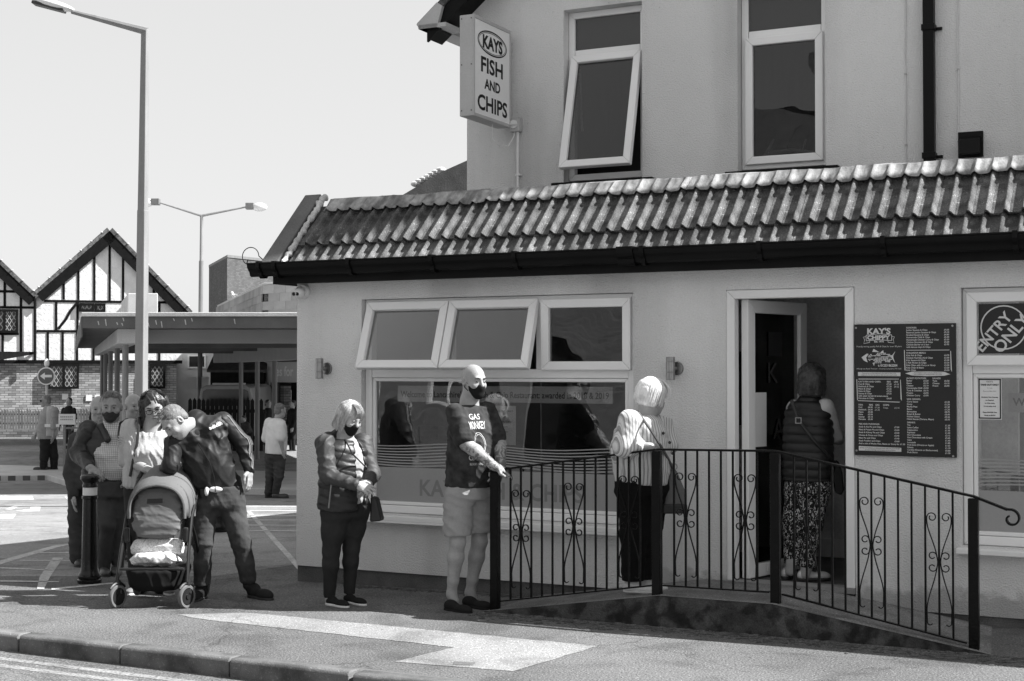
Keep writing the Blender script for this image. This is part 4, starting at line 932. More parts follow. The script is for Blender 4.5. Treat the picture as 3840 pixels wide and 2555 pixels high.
# round arrow sign
sp = DA(106, 866, 36); rs = thing('arrow_sign', 'round road sign with a white arrow on a pole', 'road sign', (sp[0], 36, gz(36)))
hz = sp[2]-gz(36); G().cyl((0, .06, -.05), (0, .06, hz+.35), .035, n=10).build('pole', 'pale_concrete', rs, smooth=True)
G().cyl((0, 0, hz), (0, .03, hz), .225, n=40).build('rim', 'lamp_white', rs, smooth=True); G().cyl((0, -.006, hz), (0, -.0005, hz), .195, n=40).build('disc', 'canopy_dark', rs, smooth=True)
G().prism([(-.15, -.012, hz), (-.03, -.012, hz+.09), (-.03, -.012, hz+.032), (.15, -.012, hz+.032), (.15, -.012, hz-.032), (-.03, -.012, hz-.032), (-.03, -.012, hz-.09)], (0, .005, 0)).build('arrow', 'lamp_white', rs)
G().ell((0, .05, hz+.33), (.07, .07, .11), 10, 7).build('lamp', 'lamp_white', rs, smooth=True)
# pedestrian barrier with notice on the island
bp_ = GP(148*D, 1100*D); gb = thing('guard_rail', 'galvanised pedestrian guard rail with a white notice on the island', 'guard rail', (bp_[0], bp_[1], gz(bp_[1])+.11))
for xx in (0, .95): G().box(xx-.025, xx+.025, -.025, .025, 0, 1.08).build('post', 'galvanised', gb)
for z in (.12, .62, 1.0): G().box(.026, .924, -.02, .02, z, z+.04).build('rail', 'galvanised', gb)
for i in range(8): G().cyl((.10+i*.105, 0, .1605), (.10+i*.105, 0, .6195), .009, n=6).build('bar', 'galvanised', gb)
G().box(-.12, .26, -.06, -.04, 1.1, 1.34).build('notice', 'paper', gb)
g = G()
for z in (1.26, 1.20):
    for k in range(7): g.box(-.08+k*.042, -.08+k*.042+.03, -.064, -.0605, z, z+.03)
g.build('notice_print', 'blind', gb, kind='stuff')
# flower planter by the fence
# ---- plain brick block with a darker end
bb = thing('brick_block', 'tall plain brick block with flat roof beyond the canopy', 'building', tuple(list(DA(523, 900, 80)[:2])+[gz(80)]))
o_ = np.array(bb.location); P4 = [DA(523, 593, 80)-o_, DA(481, 601, 88)-o_, DA(640, 600, 110)-o_, DA(800, 600, 90)-o_]; zt = P4[0][2]
G().prism([(p[0], p[1], -1) for p in P4], (0, 0, zt+1)).build('wall', 'block_brick', bb); G().prism([((p[0]-P4[2][0])*1.01+P4[2][0], p[1]-.05, zt+.001) for p in P4], (0, 0, .15)).build('coping', 'galv_dark', bb)
# ---- tile-clad shop with lettered sign
cs = thing('clad_shop', 'shop with slab-clad parapet and a lettered sign behind the canopy', 'building', tuple(list(DA(608, 900, 50)[:2])+[gz(50)]))
o_ = np.array(cs.location); A = DA(608, 656, 50)-o_; ztop = A[2]; A[2] = 0; B = DA(500, 700, 68)-o_; B[2] = 0; Cc = DA(860, 656, 46)-o_; Cc[2] = 0
back = np.array([10., 18, 0])
G().prism([A, Cc, Cc+back, B+(6, 6, 0), B], (0, 0, ztop-1.95)).build('core', 'block_brick', cs).location = (0, .12, 1.75)
G().prism([A, Cc, Cc+(0, .3, 0), A+(0, .3, 0)], (0, 0, .09)).build('coping', 'pale_concrete', cs).location = (0, 0, ztop)
G().prism([A, B, B+(.3, .1, 0), A+(.3, .1, 0)], (0, 0, .09)).build('coping', 'pale_concrete', cs).location = (0, 0, ztop)
random.seed(12)
for (p, q) in ((A, Cc), (B, A)):
    ln = np.linalg.norm(q-p); d = (q-p)/ln; nn = np.array([d[1], -d[0], 0]); m = int(ln/.62)
    me = G().obox((0, 0, 0), (ln/m-.012, .05, .30)).mesh('cladding_panel'); me.materials.append(MATS['clad_panel'])
    for r in range(7):
        for k in range(m+ (r % 2)):
            c = p+d*(ln*(k+.5-.5*(r % 2))/m)+nn*.04; 
            if (c-p)@d < .25 or (q-c)@d < .25: continue
            o = bpy.data.objects.new('cladding_panel', me); link(o, cs); o.location = (c[0], c[1], ztop-.17-r*.29); o.rotation_euler = (R(-2), 0, math.atan2(d[1], d[0]))
# ground floor of that shop: pier, fascia sign, dark opening
f0 = DA(600, 1000, 49.6)-o_; f0[2] = 0; f1 = DA(860, 1000, 45.6)-o_; f1[2] = 0; d = (f1-f0)/np.linalg.norm(f1-f0); nn = np.array([d[1], -d[0], 0])
def sf(a, b, z0, z1, t0, t1): p = f0+d*a; q = f0+d*b; return G().prism([p+nn*t0+(0, 0, z0), q+nn*t0+(0, 0, z0), q+nn*t1+(0, 0, z0), p+nn*t1+(0, 0, z0)], (0, 0, z1-z0))
sf(0, 1.3, 0, 1.9, -.3, .0).build('pier', 'pub_brick', cs); sf(0, .5, 1.9, 2.9, -.3, .02).build('side_panel', 'pale_concrete', cs); sf(.52, 4., 2.02, 2.72, -.2, .12).build('sign_board', 'shop_sign', cs)
sf(1.31, 4, 0, 2.0, -.5, -.3).build('shop_front', 'dark_opening', cs); sf(1.0, 1.1, 0, 2.0, .01, .06).build('door_post', 'dark_plastic', cs)
g = G(); w0 = f0+d*1.0+nn*.128+(0, 0, 2.24); puttext(g, 'es for', .46, w0, d, (0, 0, 1), bold=.012, fit=.95); mat('letter_white', .9, .5, 0, 5); g.build('sign_lettering', 'letter_white', cs)
# dark outbuilding, paling fence and van under the canopy
ob = thing('dark_outbuilding', 'dark boarded outbuilding with sloping roof behind the paling fence', 'building', tuple(list(DA(520, 1000, 49)[:2])+[gz(49)]))
o_ = np.array(ob.location); a = DA(484, 1000, 49)-o_; b = DA(606, 1000, 49)-o_
G().box(a[0], b[0], 0, 3, 0, 2.35).build('wall', 'dark_wood', ob)
for k in range(11): G().box(a[0], b[0], -.03, -.002, .1+k*.21, .1+k*.21+.19).build('board', 'dark_wood', ob)
G().prism([(a[0]-.1, -.15, 2.36), (b[0]+.1, -.15, 2.36), (b[0]+.1, 1.2, 3.0), (a[0]-.1, 1.2, 3.0)], (0, 0, .08)).build('roof', 'slate', ob)
mat('van_grey', .3, .35, .1, 4, spec=.5)
van = thing('parked_van', 'pale van with dark rear window parked behind the paling fence', 'van', tuple(list(DA(519, 1000, 44.5)[:2])+[gz(44.5)]))
G().prism([(-.85, 0, .3), (.85, 0, .3), (.88, 0, 1.25), (.78, 0, 1.88), (.62, 0, 1.97), (-.62, 0, 1.97), (-.78, 0, 1.88), (-.88, 0, 1.25)], (0, 3.8, 0)).build('body', 'van_grey', van, bevel=.04)
G().prism([(-.76, -.012, 1.32), (.76, -.012, 1.32), (.70, -.012, 1.78), (.6, -.012, 1.84), (-.6, -.012, 1.84), (-.70, -.012, 1.78)], (0, .01, 0)).build('rear_window', 'pub_glass', van)
G().box(-.5, .5, .4, .7, 1.972, 2.03).build('roof_bar', 'lamp_white', van)
for xx in (-.7, .7): G().cyl((xx-.1, .6, .3), (xx+.1, .6, .3), .3, n=20).build('wheel', 'dark_plastic', van, smooth=True)
pl = thing('paling_fence', 'dark close-boarded paling fence below the canopy', 'fence', tuple(list(DA(540, 1000, 43)[:2])+[gz(43)]))
o_ = np.array(pl.location); a = DA(432, 1000, 43)-o_; b = DA(606, 1000, 43)-o_; n = 17
me = G().prism([(-.055, 0, 0), (.055, 0, 0), (.055, 0, 1.52), (0, 0, 1.6), (-.055, 0, 1.52)], (0, .025, 0)).mesh('paling'); me.materials.append(MATS['dark_wood'])
for i in range(n): o = bpy.data.objects.new('paling', me); link(o, pl); o.location = (a[0]+(b[0]-a[0])*(i+.5)/n, 0, random.uniform(-.02, .02))
G().box(a[0], b[0], .026, .07, .35, .45).build('fence_rail', 'dark_wood', pl); G().box(a[0], b[0], .026, .07, 1.15, 1.25).build('fence_rail', 'dark_wood', pl)
pbk = thing('pale_building', 'pale rendered building with small window beyond the canopy', 'building', tuple(list(DA(450, 1000, 62)[:2])+[gz(62)]))
G().box(-.9, 3, 0, 6, 0, 3.6).build('wall', 'pale_concrete', pbk); G().frame(-.35, .45, 2.5, 3.1, .07, -.05, .0).build('window_frame', 'lamp_white', pbk); G().box(-.29, .39, -.02, -.015, 2.56, 3.04).build('pane', 'pub_glass', pbk)
# slate roof of the house behind the shop
sr = thing('slate_house', 'neighbouring house with a dark slate roof behind the shop', 'building', (DA(1000, 900, 22)[0], 22, 0))
o_ = np.array(sr.location); q = [DA(x, y, 22)-o_ for x, y in ((915, 456), (1016, 396), (1092, 362), (1230, 362), (1230, 470), (915, 470))]
G().prism(q, (0, 6, 0)).build('roof', 'slate', sr)
G().prism([q[5]+(.2, .2, 0), q[4]+(0, .2, 0), q[4]+(0, 5.8, 0), q[5]+(.2, 5.8, 0)], (0, 0, -q[5][2])).build('wall', 'stucco_up', sr)
r0 = DA(958, 424, 22.4)-o_; r1 = DA(1015, 392, 22.4)-o_; g = G()
for k in range(7): p = r0+(r1-r0)*(k/6.); G().ell(p+(0, 0, .0), (.09, .12, .05), 8, 5).build('ridge_tile', 'mortar', sr, smooth=True)
# seagull on the parapet
gp_ = DA(541, 687, 60); gl = thing('seagull', 'white gull with grey wings perched on the sloping parapet', 'bird', tuple(gp_))
G().ell((0, 0, .1), (.17, .08, .08), 12, 8, ((.95, 0, -.3), (0, 1, 0), (.3, 0, .95))).ell((-.13, 0, .24), (.06, .045, .05), 10, 7).tube([(-.10, 0, .14), (-.13, 0, .24)], [.055, .04], 8).build('body', 'gull_white', gl, smooth=True)
G().ell((.06, 0, .11), (.18, .085, .055), 10, 7, ((.95, 0, -.3), (0, 1, 0), (.3, 0, .95))).build('wing', 'gull_grey', gl, smooth=True); G().tube([(-.18, 0, .235), (-.25, 0, .215)], [.015, .006], 6).build('beak', 'blind', gl)
for s in (-.03, .03): G().cyl((.0, s, -.02), (.0, s, .05), .008, n=6).build('leg', 'blind', gl)

# ---- terrace across the road (seen in the window reflections)
mat('terrace_render', .45, .85, .1, 1.5); mat('terrace_roof', .11, .8, .2, 4)
def house(i, label):
    hx = -26+i*6.2; t = sthing('terraced_house', label, 'house', hx, -13.2, 0)
    w = holes_wall(0, 6.19, -.3, 5.2, -.3, 0, [(.8, 2.6, .8, 2.3), (3.0, 4.0, -.29, 2.2), (.9, 2.3, 3.2, 4.6), (3.6, 5.0, 3.2, 4.6)]); w.build('wall', ('terrace_brick', 'terrace_render', 'render_white')[i % 3], t)
    for (x0, x1, z0, z1) in ((.8, 2.6, .8, 2.3), (.9, 2.3, 3.2, 4.6), (3.6, 5.0, 3.2, 4.6)):
        f = G().frame(x0+.002, x1-.002, z0+.002, z1-.002, .07, -.16, -.1).box((x0+x1)/2-.03, (x0+x1)/2+.03, -.155, -.105, z0+.073, z1-.073).build('window_frame', 'upvc', t); G().box(x0+.06, x1-.06, -.14, -.135, z0+.06, z1-.06).build('pane', 'pub_glass', f)
    G().box(3.002, 3.998, -.2, -.12, -.2, 2.198).build('door', ('dark_wood', 'upvc', 'canopy_dark')[i % 3], t)
    G().prism([(-.01, .3, 5.15), (-.01, -3.6, 7.6), (-.01, -7.4, 5.15)], (6.19, 0, 0)).build('roof', 'terrace_roof', t); G().box(0, 6.19, -7, -.31, -.3, 5.14).build('rear', 'terrace_brick', t)
    G().box(.2, 1.0, -4.0, -3.2, 6.9, 8.6).build('chimney', 'terrace_brick', t)
for i in range(7): house(i, ('brick', 'cream rendered', 'white rendered')[i % 3]+' terraced house across the road, '+('first', 'second', 'third', 'fourth', 'fifth', 'sixth', 'seventh')[i]+' of its row')
# ================================================================== figures: smooth surfaces grown from joints
F32 = np.float32
def A3(v): return np.array(v, F32)
def unit(v): v = np.array(v, float); return v/max(1e-9, np.linalg.norm(v))
def rc(a, b, ra, rb=None, k=.02, sub=False):
    a, b = A3(a), A3(b); rb = ra if rb is None else rb; m = max(ra, rb)+k+.01
    def fn(X, Y, Z):
        d = b-a; L2 = float(d@d)+1e-9; px, py, pz = X-a[0], Y-a[1], Z-a[2]
        h = np.clip((px*d[0]+py*d[1]+pz*d[2])/L2, 0, 1)
        return np.sqrt((px-h*d[0])**2+(py-h*d[1])**2+(pz-h*d[2])**2)-(ra+(rb-ra)*h)
    return fn, np.minimum(a, b)-m, np.maximum(a, b)+m, k, sub
def ch(pts, rs, k=.02): return [rc(pts[i], pts[i+1], rs[i], rs[i+1], k) for i in range(len(pts)-1)]
def el(c, r, ax=None, k=.02, sub=False):
    c = A3(c); r = A3(r if hasattr(r, '__len__') else (r, r, r)); ax = np.eye(3, dtype=F32) if ax is None else np.array(ax, F32); m = float(max(r))+k+.01
    def fn(X, Y, Z):
        px, py, pz = X-c[0], Y-c[1], Z-c[2]
        q = [(px*ax[i][0]+py*ax[i][1]+pz*ax[i][2])/r[i] for i in range(3)]
        k0 = np.sqrt(q[0]**2+q[1]**2+q[2]**2)+1e-6; k1 = np.sqrt((q[0]/r[0])**2+(q[1]/r[1])**2+(q[2]/r[2])**2)+1e-6
        return k0*(k0-1)/k1
    return fn, c-m, c+m, k, sub
def lo(a, b, right, secs, k=.02, pw=2.3, rnd=.03):
    """loft along a->b; secs = (t, half width, half depth, shift right, shift forward); forward = axis x right"""
    a, b = A3(a), A3(b); d = b-a; Ln = float(np.linalg.norm(d)); d = d/Ln; rv = A3(right); rv = rv-d*(rv@d); rv = rv/np.linalg.norm(rv); fv = np.cross(rv, d)   # forward: rv x up
    S = np.array([tuple(s)+(0,)*(5-len(s)) for s in secs], float); tt = np.linspace(S[0, 0], S[-1, 0], 60)
    def cr(col):
        o = []
        for t in tt:
            i = min(max(int(np.searchsorted(S[:, 0], t)-1), 0), len(S)-2); u = (t-S[i, 0])/(S[i+1, 0]-S[i, 0]); u2 = u*u*(3-2*u); u = .5*u+.5*u2
            o.append(S[i, col]*(1-u)+S[i+1, col]*u)
        return np.array(o)
    cols = [cr(c) for c in range(1, 5)]; mx = float(max(S[:, 1].max(), S[:, 2].max())+np.abs(S[:, 3:]).max())+k+.02
    t0, t1 = S[0, 0]*Ln, S[-1, 0]*Ln; pa, pb = a+d*t0, a+d*t1
    def fn(X, Y, Z):
        px, py, pz = X-a[0], Y-a[1], Z-a[2]; t = px*d[0]+py*d[1]+pz*d[2]
        rx, ry, sx, sy = (np.interp(t/Ln, tt, c).astype(F32) for c in cols)
        qx = (px*rv[0]+py*rv[1]+pz*rv[2]-sx); qy = (px*fv[0]+py*fv[1]+pz*fv[2]-sy)
        e = (np.abs(qx/rx)**pw+np.abs(qy/ry)**pw+1e-9)**(1/pw); dd = (e-1)*np.minimum(rx, ry); dz = np.maximum(t0-t, t-t1)
        u, v = dd+rnd, dz+rnd
        return np.minimum(np.maximum(u, v), 0)+np.sqrt(np.maximum(u, 0)**2+np.maximum(v, 0)**2)-rnd
    return fn, np.minimum(pa, pb)-mx, np.maximum(pa, pb)+mx, k, False
def folder(seed, amp, freq, dirs=((0, 0, 1),), jit=.5, n=5):
    """cloth folds: narrow raised creases in drifting patches, broad ones plus a finer set"""
    r = random.Random(seed); W_ = []
    for i in range(n+3):
        d = unit(np.array(r.choice(dirs), float)+np.array([r.uniform(-jit, jit) for _ in range(3)])); fine = i >= n; f = min(freq*r.uniform(1.1, 2.1)*(2.0 if fine else 1), 190.); e = unit([r.uniform(-1, 1) for _ in range(3)])
        W_.append((d*f, r.uniform(0, 6.3), e*f*.40, r.uniform(0, 6.3), r.uniform(.5, 1.)*(.45 if fine else 1), unit([r.uniform(-1, 1) for _ in range(3)])*13, r.uniform(0, 6.3)))
    s = sum(w[4] for w in W_)
    def fn(X, Y, Z):
        o = 0
        for kd, p, ke, q, a, km, pm in W_:
            w = np.sin(kd[0]*X+kd[1]*Y+kd[2]*Z+p+1.5*np.sin(ke[0]*X+ke[1]*Y+ke[2]*Z+q)); o = o+a*(1-np.abs(w))**1.4*np.clip(.5+.8*np.sin(km[0]*X+km[1]*Y+km[2]*Z+pm), 0, 1)
        return (amp*-3.6/s)*(o-.22*s)
    return fn
def grow(prims, h, cuts=(), fold=None):
    los = np.min([p[1] for p in prims if not p[4]], 0)-2*h; his = np.max([p[2] for p in prims if not p[4]], 0)+2*h
    for c, n_ in cuts: pass
    n = np.ceil((his-los)/h).astype(int)+1; ax = [(los[i]+h*np.arange(n[i])).astype(F32) for i in range(3)]
    Fd = np.full(tuple(n), .3, F32)
    for fn, lo_, hi_, k, sub in prims:
        i0 = np.maximum(((lo_-los)/h).astype(int), 0); i1 = np.minimum(((hi_-los)/h).astype(int)+2, n)
        if (i1 <= i0).any(): continue
        sl_ = tuple(slice(i0[i], i1[i]) for i in range(3)); X, Y, Z = ax[0][sl_[0]][:, None, None], ax[1][sl_[1]][None, :, None], ax[2][sl_[2]][None, None, :]
        d = fn(X, Y, Z); f = Fd[sl_]
        if sub: d = -d; hh = np.clip(.5-.5*(d-f)/k, 0, 1) if k else None; Fd[sl_] = f*hh+d*(1-hh)+k*hh*(1-hh)
        else: hh = np.clip(.5+.5*(d-f)/max(k, 1e-4), 0, 1); Fd[sl_] = d*(1-hh)+f*hh-k*hh*(1-hh)
    X, Y, Z = ax[0][:, None, None], ax[1][None, :, None], ax[2][None, None, :]
    if fold is not None:
        m = np.where(np.abs(Fd) < .045); Fd[m] += fold(ax[0][m[0]], ax[1][m[1]], ax[2][m[2]]).astype(F32)
    for c, n_ in cuts:
        n_ = unit(n_); Fd = np.maximum(Fd, ((X-c[0])*n_[0]+(Y-c[1])*n_[1]+(Z-c[2])*n_[2]).astype(F32))
    return surfnet(Fd, los, h)
def surfnet(Fd, org, h):
    ins = Fd < 0; n = np.array(Fd.shape)-1
    sg_ = np.zeros(tuple(n), np.int8); sl3 = lambda i, j, k: (slice(i, n[0]+i), slice(j, n[1]+j), slice(k, n[2]+k))
    for i in (0, 1):
        for j in (0, 1):
            for k in (0, 1): sg_ += ins[sl3(i, j, k)]
    act = (sg_ > 0) & (sg_ < 8); c = np.argwhere(act); idx = np.full(tuple(n), -1, np.int32); idx[act] = np.arange(len(c))
    acc = np.zeros((len(c), 3)); cnt = np.zeros(len(c))
    cor = {(i, j, k): Fd[c[:, 0]+i, c[:, 1]+j, c[:, 2]+k].astype(float) for i in (0, 1) for j in (0, 1) for k in (0, 1)}
    for a in range(3):
        for p in (0, 1):
            for q in (0, 1):
                e0 = [p, q]; e0.insert(a, 0); e1 = [p, q]; e1.insert(a, 1); f0, f1 = cor[tuple(e0)], cor[tuple(e1)]; m = (f0 < 0) != (f1 < 0)
                t = f0[m]/(f0[m]-f1[m]); P_ = np.tile(np.array(e0, float), (m.sum(), 1)); P_[:, a] = t; acc[m] += P_; cnt[m] += 1
    v = org+h*(c+acc/cnt[:, None]); faces = []
    for a in range(3):
        b, d = (a+1) % 3, (a+2) % 3; s0 = [slice(None)]*3; s1 = [slice(None)]*3; s0[a] = slice(0, n[a]); s1[a] = slice(1, n[a]+1)
        for x in (b, d): s0[x] = slice(1, n[x]); s1[x] = slice(1, n[x])
        A_, B_ = ins[tuple(s0)], ins[tuple(s1)]; e = np.argwhere(A_ != B_); 
        if not len(e): continue
        fl = A_[tuple(e.T)]; e = e.copy(); e[:, b] += 1; e[:, d] += 1
        def cell(ob, od): q = e.copy(); q[:, b] -= ob; q[:, d] -= od; return idx[tuple(q.T)]
        Q_ = np.stack([cell(1, 1), cell(0, 1), cell(0, 0), cell(1, 0)], 1); Q_[~fl] = Q_[~fl][:, ::-1]; faces.append(Q_)
    return v, np.concatenate(faces)
def npmesh(name, parts):
    vs = np.concatenate([p[0] for p in parts]); o = 0; fs = []
    for p in parts: fs.append(p[1]+o); o += len(p[0])
    fs = np.concatenate(fs); me = bpy.data.meshes.new(name); me.vertices.add(len(vs)); me.vertices.foreach_set('co', vs.astype(F32).ravel())
    me.loops.add(fs.size); me.loops.foreach_set('vertex_index', fs.astype(np.int32).ravel()); me.polygons.add(len(fs)); me.polygons.foreach_set('loop_start', np.arange(0, fs.size, 4, dtype=np.int32))
    me.update(calc_edges=True); me.polygons.foreach_set('use_smooth', np.ones(len(fs), bool)); return me
def hand(w, d, pn, th, curl=.5, s=1., spread=.12, thumb=.5):
    """wrist, direction of the fingers, palm normal (fingers curl towards it), side of the thumb"""
    w = np.array(w, float); d = unit(d); pn = unit(np.array(pn)-d*(np.array(pn)@d)); th = unit(np.array(th)-d*(np.array(th)@d)-pn*(np.array(th)@pn)); P_ = []
    pc = w+d*.048*s; P_.append(el(pc, (.040*s, .050*s, .017*s), (th, d, pn), .012)); P_.append(rc(w-d*.02, w+d*.03*s, .025*s, .026*s, .02))
    for i, ln in enumerate((.074, .083, .077, .058)):
        off = th*(.030-.0195*i)*s; b = pc+d*(.040-(.006 if i == 3 else 0))*s+off; dr = unit(d+th*spread*(1.4-i)); p = [b-d*.012]; a = curl*.35; L_ = (.46, .30, .24)
        for j in range(3):
            a2 = a+curl*j*.55; v = dr*math.cos(a2)+pn*math.sin(a2); p.append(p[-1]+v*ln*L_[j]*s*(1.15 if j == 0 else 1))
        P_ += ch(p, [.0105*s, .0098*s, .009*s, .0078*s], .004)
    b = w+d*.022*s+th*.026*s; t1 = b+unit(d*.55+th*.75+pn*.25)*.040*s; t2 = t1+unit(d*(.9-.2*thumb)+th*(.45-thumb*.8)+pn*.35*thumb)*.032*s; t3 = t2+unit(d*(.95-.3*thumb)+th*(.2-thumb)+pn*.4*thumb)*.026*s
    return P_+ch([b, t1, t2, t3], [.016*s, .013*s, .0105*s, .009*s], .006)
class Head:
    def __init__(h, c, f, u, s=1., wide=1., jaw=1.):
        h.c = np.array(c, float); h.f = unit(f); u = np.array(u, float); h.u = unit(u-h.f*(u@h.f)); h.r = np.cross(h.f, h.u); h.s = s; h.w = wide; h.j = jaw
        h.ax = (h.r, h.f, h.u)
    def p(h, r, f, u): return h.c+(h.r*r*h.w+h.f*f+h.u*u)*h.s
    def e(h, r, f, u, rr, k=.012, sub=False): return el(h.p(r, f, u), np.array(rr)*h.s*np.array((h.w, 1, 1)), h.ax, k, sub)
    def cp(h, a, b, ra, rb, k=.01): return rc(h.p(*a), h.p(*b), ra*h.s, rb*h.s, k)
    def skin(h, mouth=True):
        j = h.j; q = [h.e(0, -.008, .030, (.076, .097, .092)), h.e(0, .022, -.035, (.063*j, .070, .088), .03), h.e(0, .060, -.094, (.030*j, .028, .024), .03), h.e(0, .012, -.075, (.058*j, .055, .035), .03),
             h.cp((-.034, .078, .030), (.034, .078, .030), .015, .015, .015), h.cp((0, .086, .022), (0, .108, -.018), .009, .013, .012), h.e(0, .099, -.024, (.018, .013, .010), .008)]
        for s in (-1, 1): q += [h.e(s*.040, .066, -.022, (.024, .024, .024), .02), h.e(s*.031, .100, .012, (.016, .012, .011), .012, True), h.e(s*.031, .081, .010, (.0125, .012, .011), .004)]
        for s in (-1, 1): q += [h.e(s*.079, -.008, .0, (.010, .020, .032), .006), h.e(s*.084, -.002, .002, (.006, .009, .016), .005, True)]
        if mouth: q += [h.e(0, .090, -.053, (.024, .010, .0065), .006), h.e(0, .088, -.065, (.020, .011, .007), .006), h.e(0, .099, -.0585, (.024, .008, .0018), .003, True)]
        return q
    def neck(h, t, r=.055): return [rc(h.p(0, -.020, -.06), t, r*h.s, r*1.08, .03)]
    def mask(h):
        return [h.e(0, .026, -.045, (.070, .078, .062), .02), h.e(0, .064, -.085, (.040, .040, .036), .03), h.e(0, .098, -.030, (.022, .018, .024), .025)]
mat('skin', .31, .5, .10, 14, .05, 90, .15, 120, .35); mat('skin_tan', .25, .5, .12, 14, .06, 90, .15, 120, .35); mat('skin_pale', .37, .5, .08, 14, .05, 90, .12, 120, .35)
mat('lips', .12, .5, .05, 20); mat('eye', .03, .2, 0, 5, spec=.6); mat('brow', .06, .8, .2, 60)
mat('hair_grey', .15, .6, .3, 30, .3, 150, .5, 60, .35, stretch=(1, 1, .25)); mat('hair_white', .75, .55, .12, 40, .15, 120, .6, 70, .35, stretch=(1, 1, .2)); mat('hair_blonde', .42, .5, .28, 45, .25, 130, .6, 70, .4, stretch=(1, 1, .15))
mat('hair_dark', .018, .4, .3, 30, .2, 120, .5, 60, .5); mat('hair_brown', .045, .55, .6, 40, .25, 130, .5, 60, .4); mat('hair_fair', .13, .6, .25, 30, .2, 130, .5, 60, .35)
def cloth(nm, c, rough=.85, var=.12, bump=.35, bs=26, spec=.15, fine=.08, vs=6): return mat(nm, c, rough, var, vs, fine, 220, bump, bs, spec, bdist=.012)
class Person:
    def __init__(p, label, cat, base, Y, zoom, group=None):
        p.Y = Y; p.z = zoom; p.b = np.array(base, float); p.o = thing('person', label, cat, tuple(base), 0, group); p.pt = {}
    def J(p, x, y, dy=0.): return AT(p.z[0]+x/p.z[2], p.z[1]+y/p.z[2], p.Y+dy)-p.b
    def m(p, x): return x/p.z[2]/FPX*p.Y                       # zoom pixels -> metres
    def part(p, name, groups, mt, sm=0, parent=None):
        """groups: list of (prims, voxel, cuts, fold)"""
        parts = [grow(g[0], g[1], g[2] if len(g) > 2 else (), g[3] if len(g) > 3 else None) for g in groups]
        o = bpy.data.objects.new(name, npmesh(name, parts)); o.data.materials.append(MATS[mt]); link(o, parent or p.o)
        if sm: s = o.modifiers.new('s', 'SMOOTH'); s.factor = .5; s.iterations = sm
        p.pt[name] = o; return o
    def g(p, name, G_, mt, smooth=True, parent=None): return G_.build(name, mt, parent or p.o, smooth=smooth)
    def eyes(p, H):
        for s in (-1, 1): p.g('eye', G().ell(H.p(s*.031, .0865, .010), (.0115*H.s, .0085*H.s, .0065*H.s), 10, 7, H.ax), 'eye')
    def brows(p, H, mt='brow', d=0):
        for s in (-1, 1): p.g('eyebrow', G().tube([H.p(s*.014, .097, .030), H.p(s*.032, .094, .036), H.p(s*.048, .082, .030)], [.0048, .0055, .004], 6), mt)
    def shoe(p, heel, toe, mt, h=.075, w=.042, sole='sole_dark', ank=None):
        heel = np.array(heel, float); toe = np.array(toe, float); d = unit((toe-heel)*(1, 1, 0)); sd = np.array([d[1], -d[0], 0]); L_ = np.linalg.norm(toe-heel); upv = np.array([0, 0, 1.]); z0 = heel[2]
        q = [el(heel+d*L_*.22+upv*h*.45, (w*.86, L_*.26, h*.62), (sd, d, upv), .03), el(heel+d*L_*.70+upv*h*.32, (w, L_*.33, h*.46), (sd, d, upv), .03)]
        if ank is not None: q.append(rc(heel+d*L_*.2+upv*h*.5, ank, .042, .040, .03))
        o = p.part('shoe', [(q, .006, [((0, 0, z0+.014), (0, 0, -1))])], mt, 2)
        q = [el(heel+d*L_*.20, (w*.92, L_*.24, .05), (sd, d, upv), .04), el(heel+d*L_*.68, (w*1.05, L_*.36, .05), (sd, d, upv), .04)]
        p.part('sole', [(q, .006, [((0, 0, z0+.020), (0, 0, 1)), ((0, 0, z0-.002), (0, 0, -1))])], sole, 1, o); return o
def strands(G_, roots, fn, n=10, r=.003, tip=.0012):
    for q in roots:
        pts = [fn(q, i/(n-1)) for i in range(n)]; G_.tube(pts, [r+(tip-r)*i/(n-1) for i in range(n)], 3)
def decal(o, G_, name, mt, d, off=.003):
    """lay flat lettering onto the surface of o along direction d (parent space)"""
    me = o.data; bt = BVHTree.FromPolygons([v.co[:] for v in me.vertices], [tuple(q.vertices) for q in me.polygons]); dv = Vector(d).normalized(); vs = []
    bm = bmesh.new(); m2 = G_.mesh('t', False); bm.from_mesh(m2); bmesh.ops.triangulate(bm, faces=bm.faces[:]); 
    for _ in range(2):
        lg = [e_ for e_ in bm.edges if e_.calc_length() > .012]
        if lg: bmesh.ops.subdivide_edges(bm, edges=lg, cuts=1); bmesh.ops.triangulate(bm, faces=bm.faces[:])
    for v in bm.verts:
        hit = bt.ray_cast(v.co-dv*.6, dv)
        if hit[0] is not None: v.co = hit[0]-dv*off
    m3 = bpy.data.meshes.new(name); bm.to_mesh(m3); bm.free(); return mobj(name, m3, mt, o)
mat('sole_dark', .03, .7, .1, 8); mat('sole_white', .62, .6, .06, 8)

fil = np.array([.015, EY, EZ])
_p = []
rr_ = random.Random(9)
for i in range(9): a_ = fil+SL*(.0+i*.095)+SN*.035+np.array([rr_.uniform(-.012, .02), 0, 0]); _p.append(rc(a_, fil+SL*(.095+i*.095)+SN*.035, rr_.uniform(.022, .04), rr_.uniform(.02, .035), .02))
_o = bpy.data.objects.new('mortar_fillet', npmesh('mortar_fillet', [grow(_p, .008, (), folder(12, .014, 38, ((1, 0, .3), (.2, 1, .6)), .6, 6))])); _o.data.materials.append(MATS['mortar']); link(_o, roof)
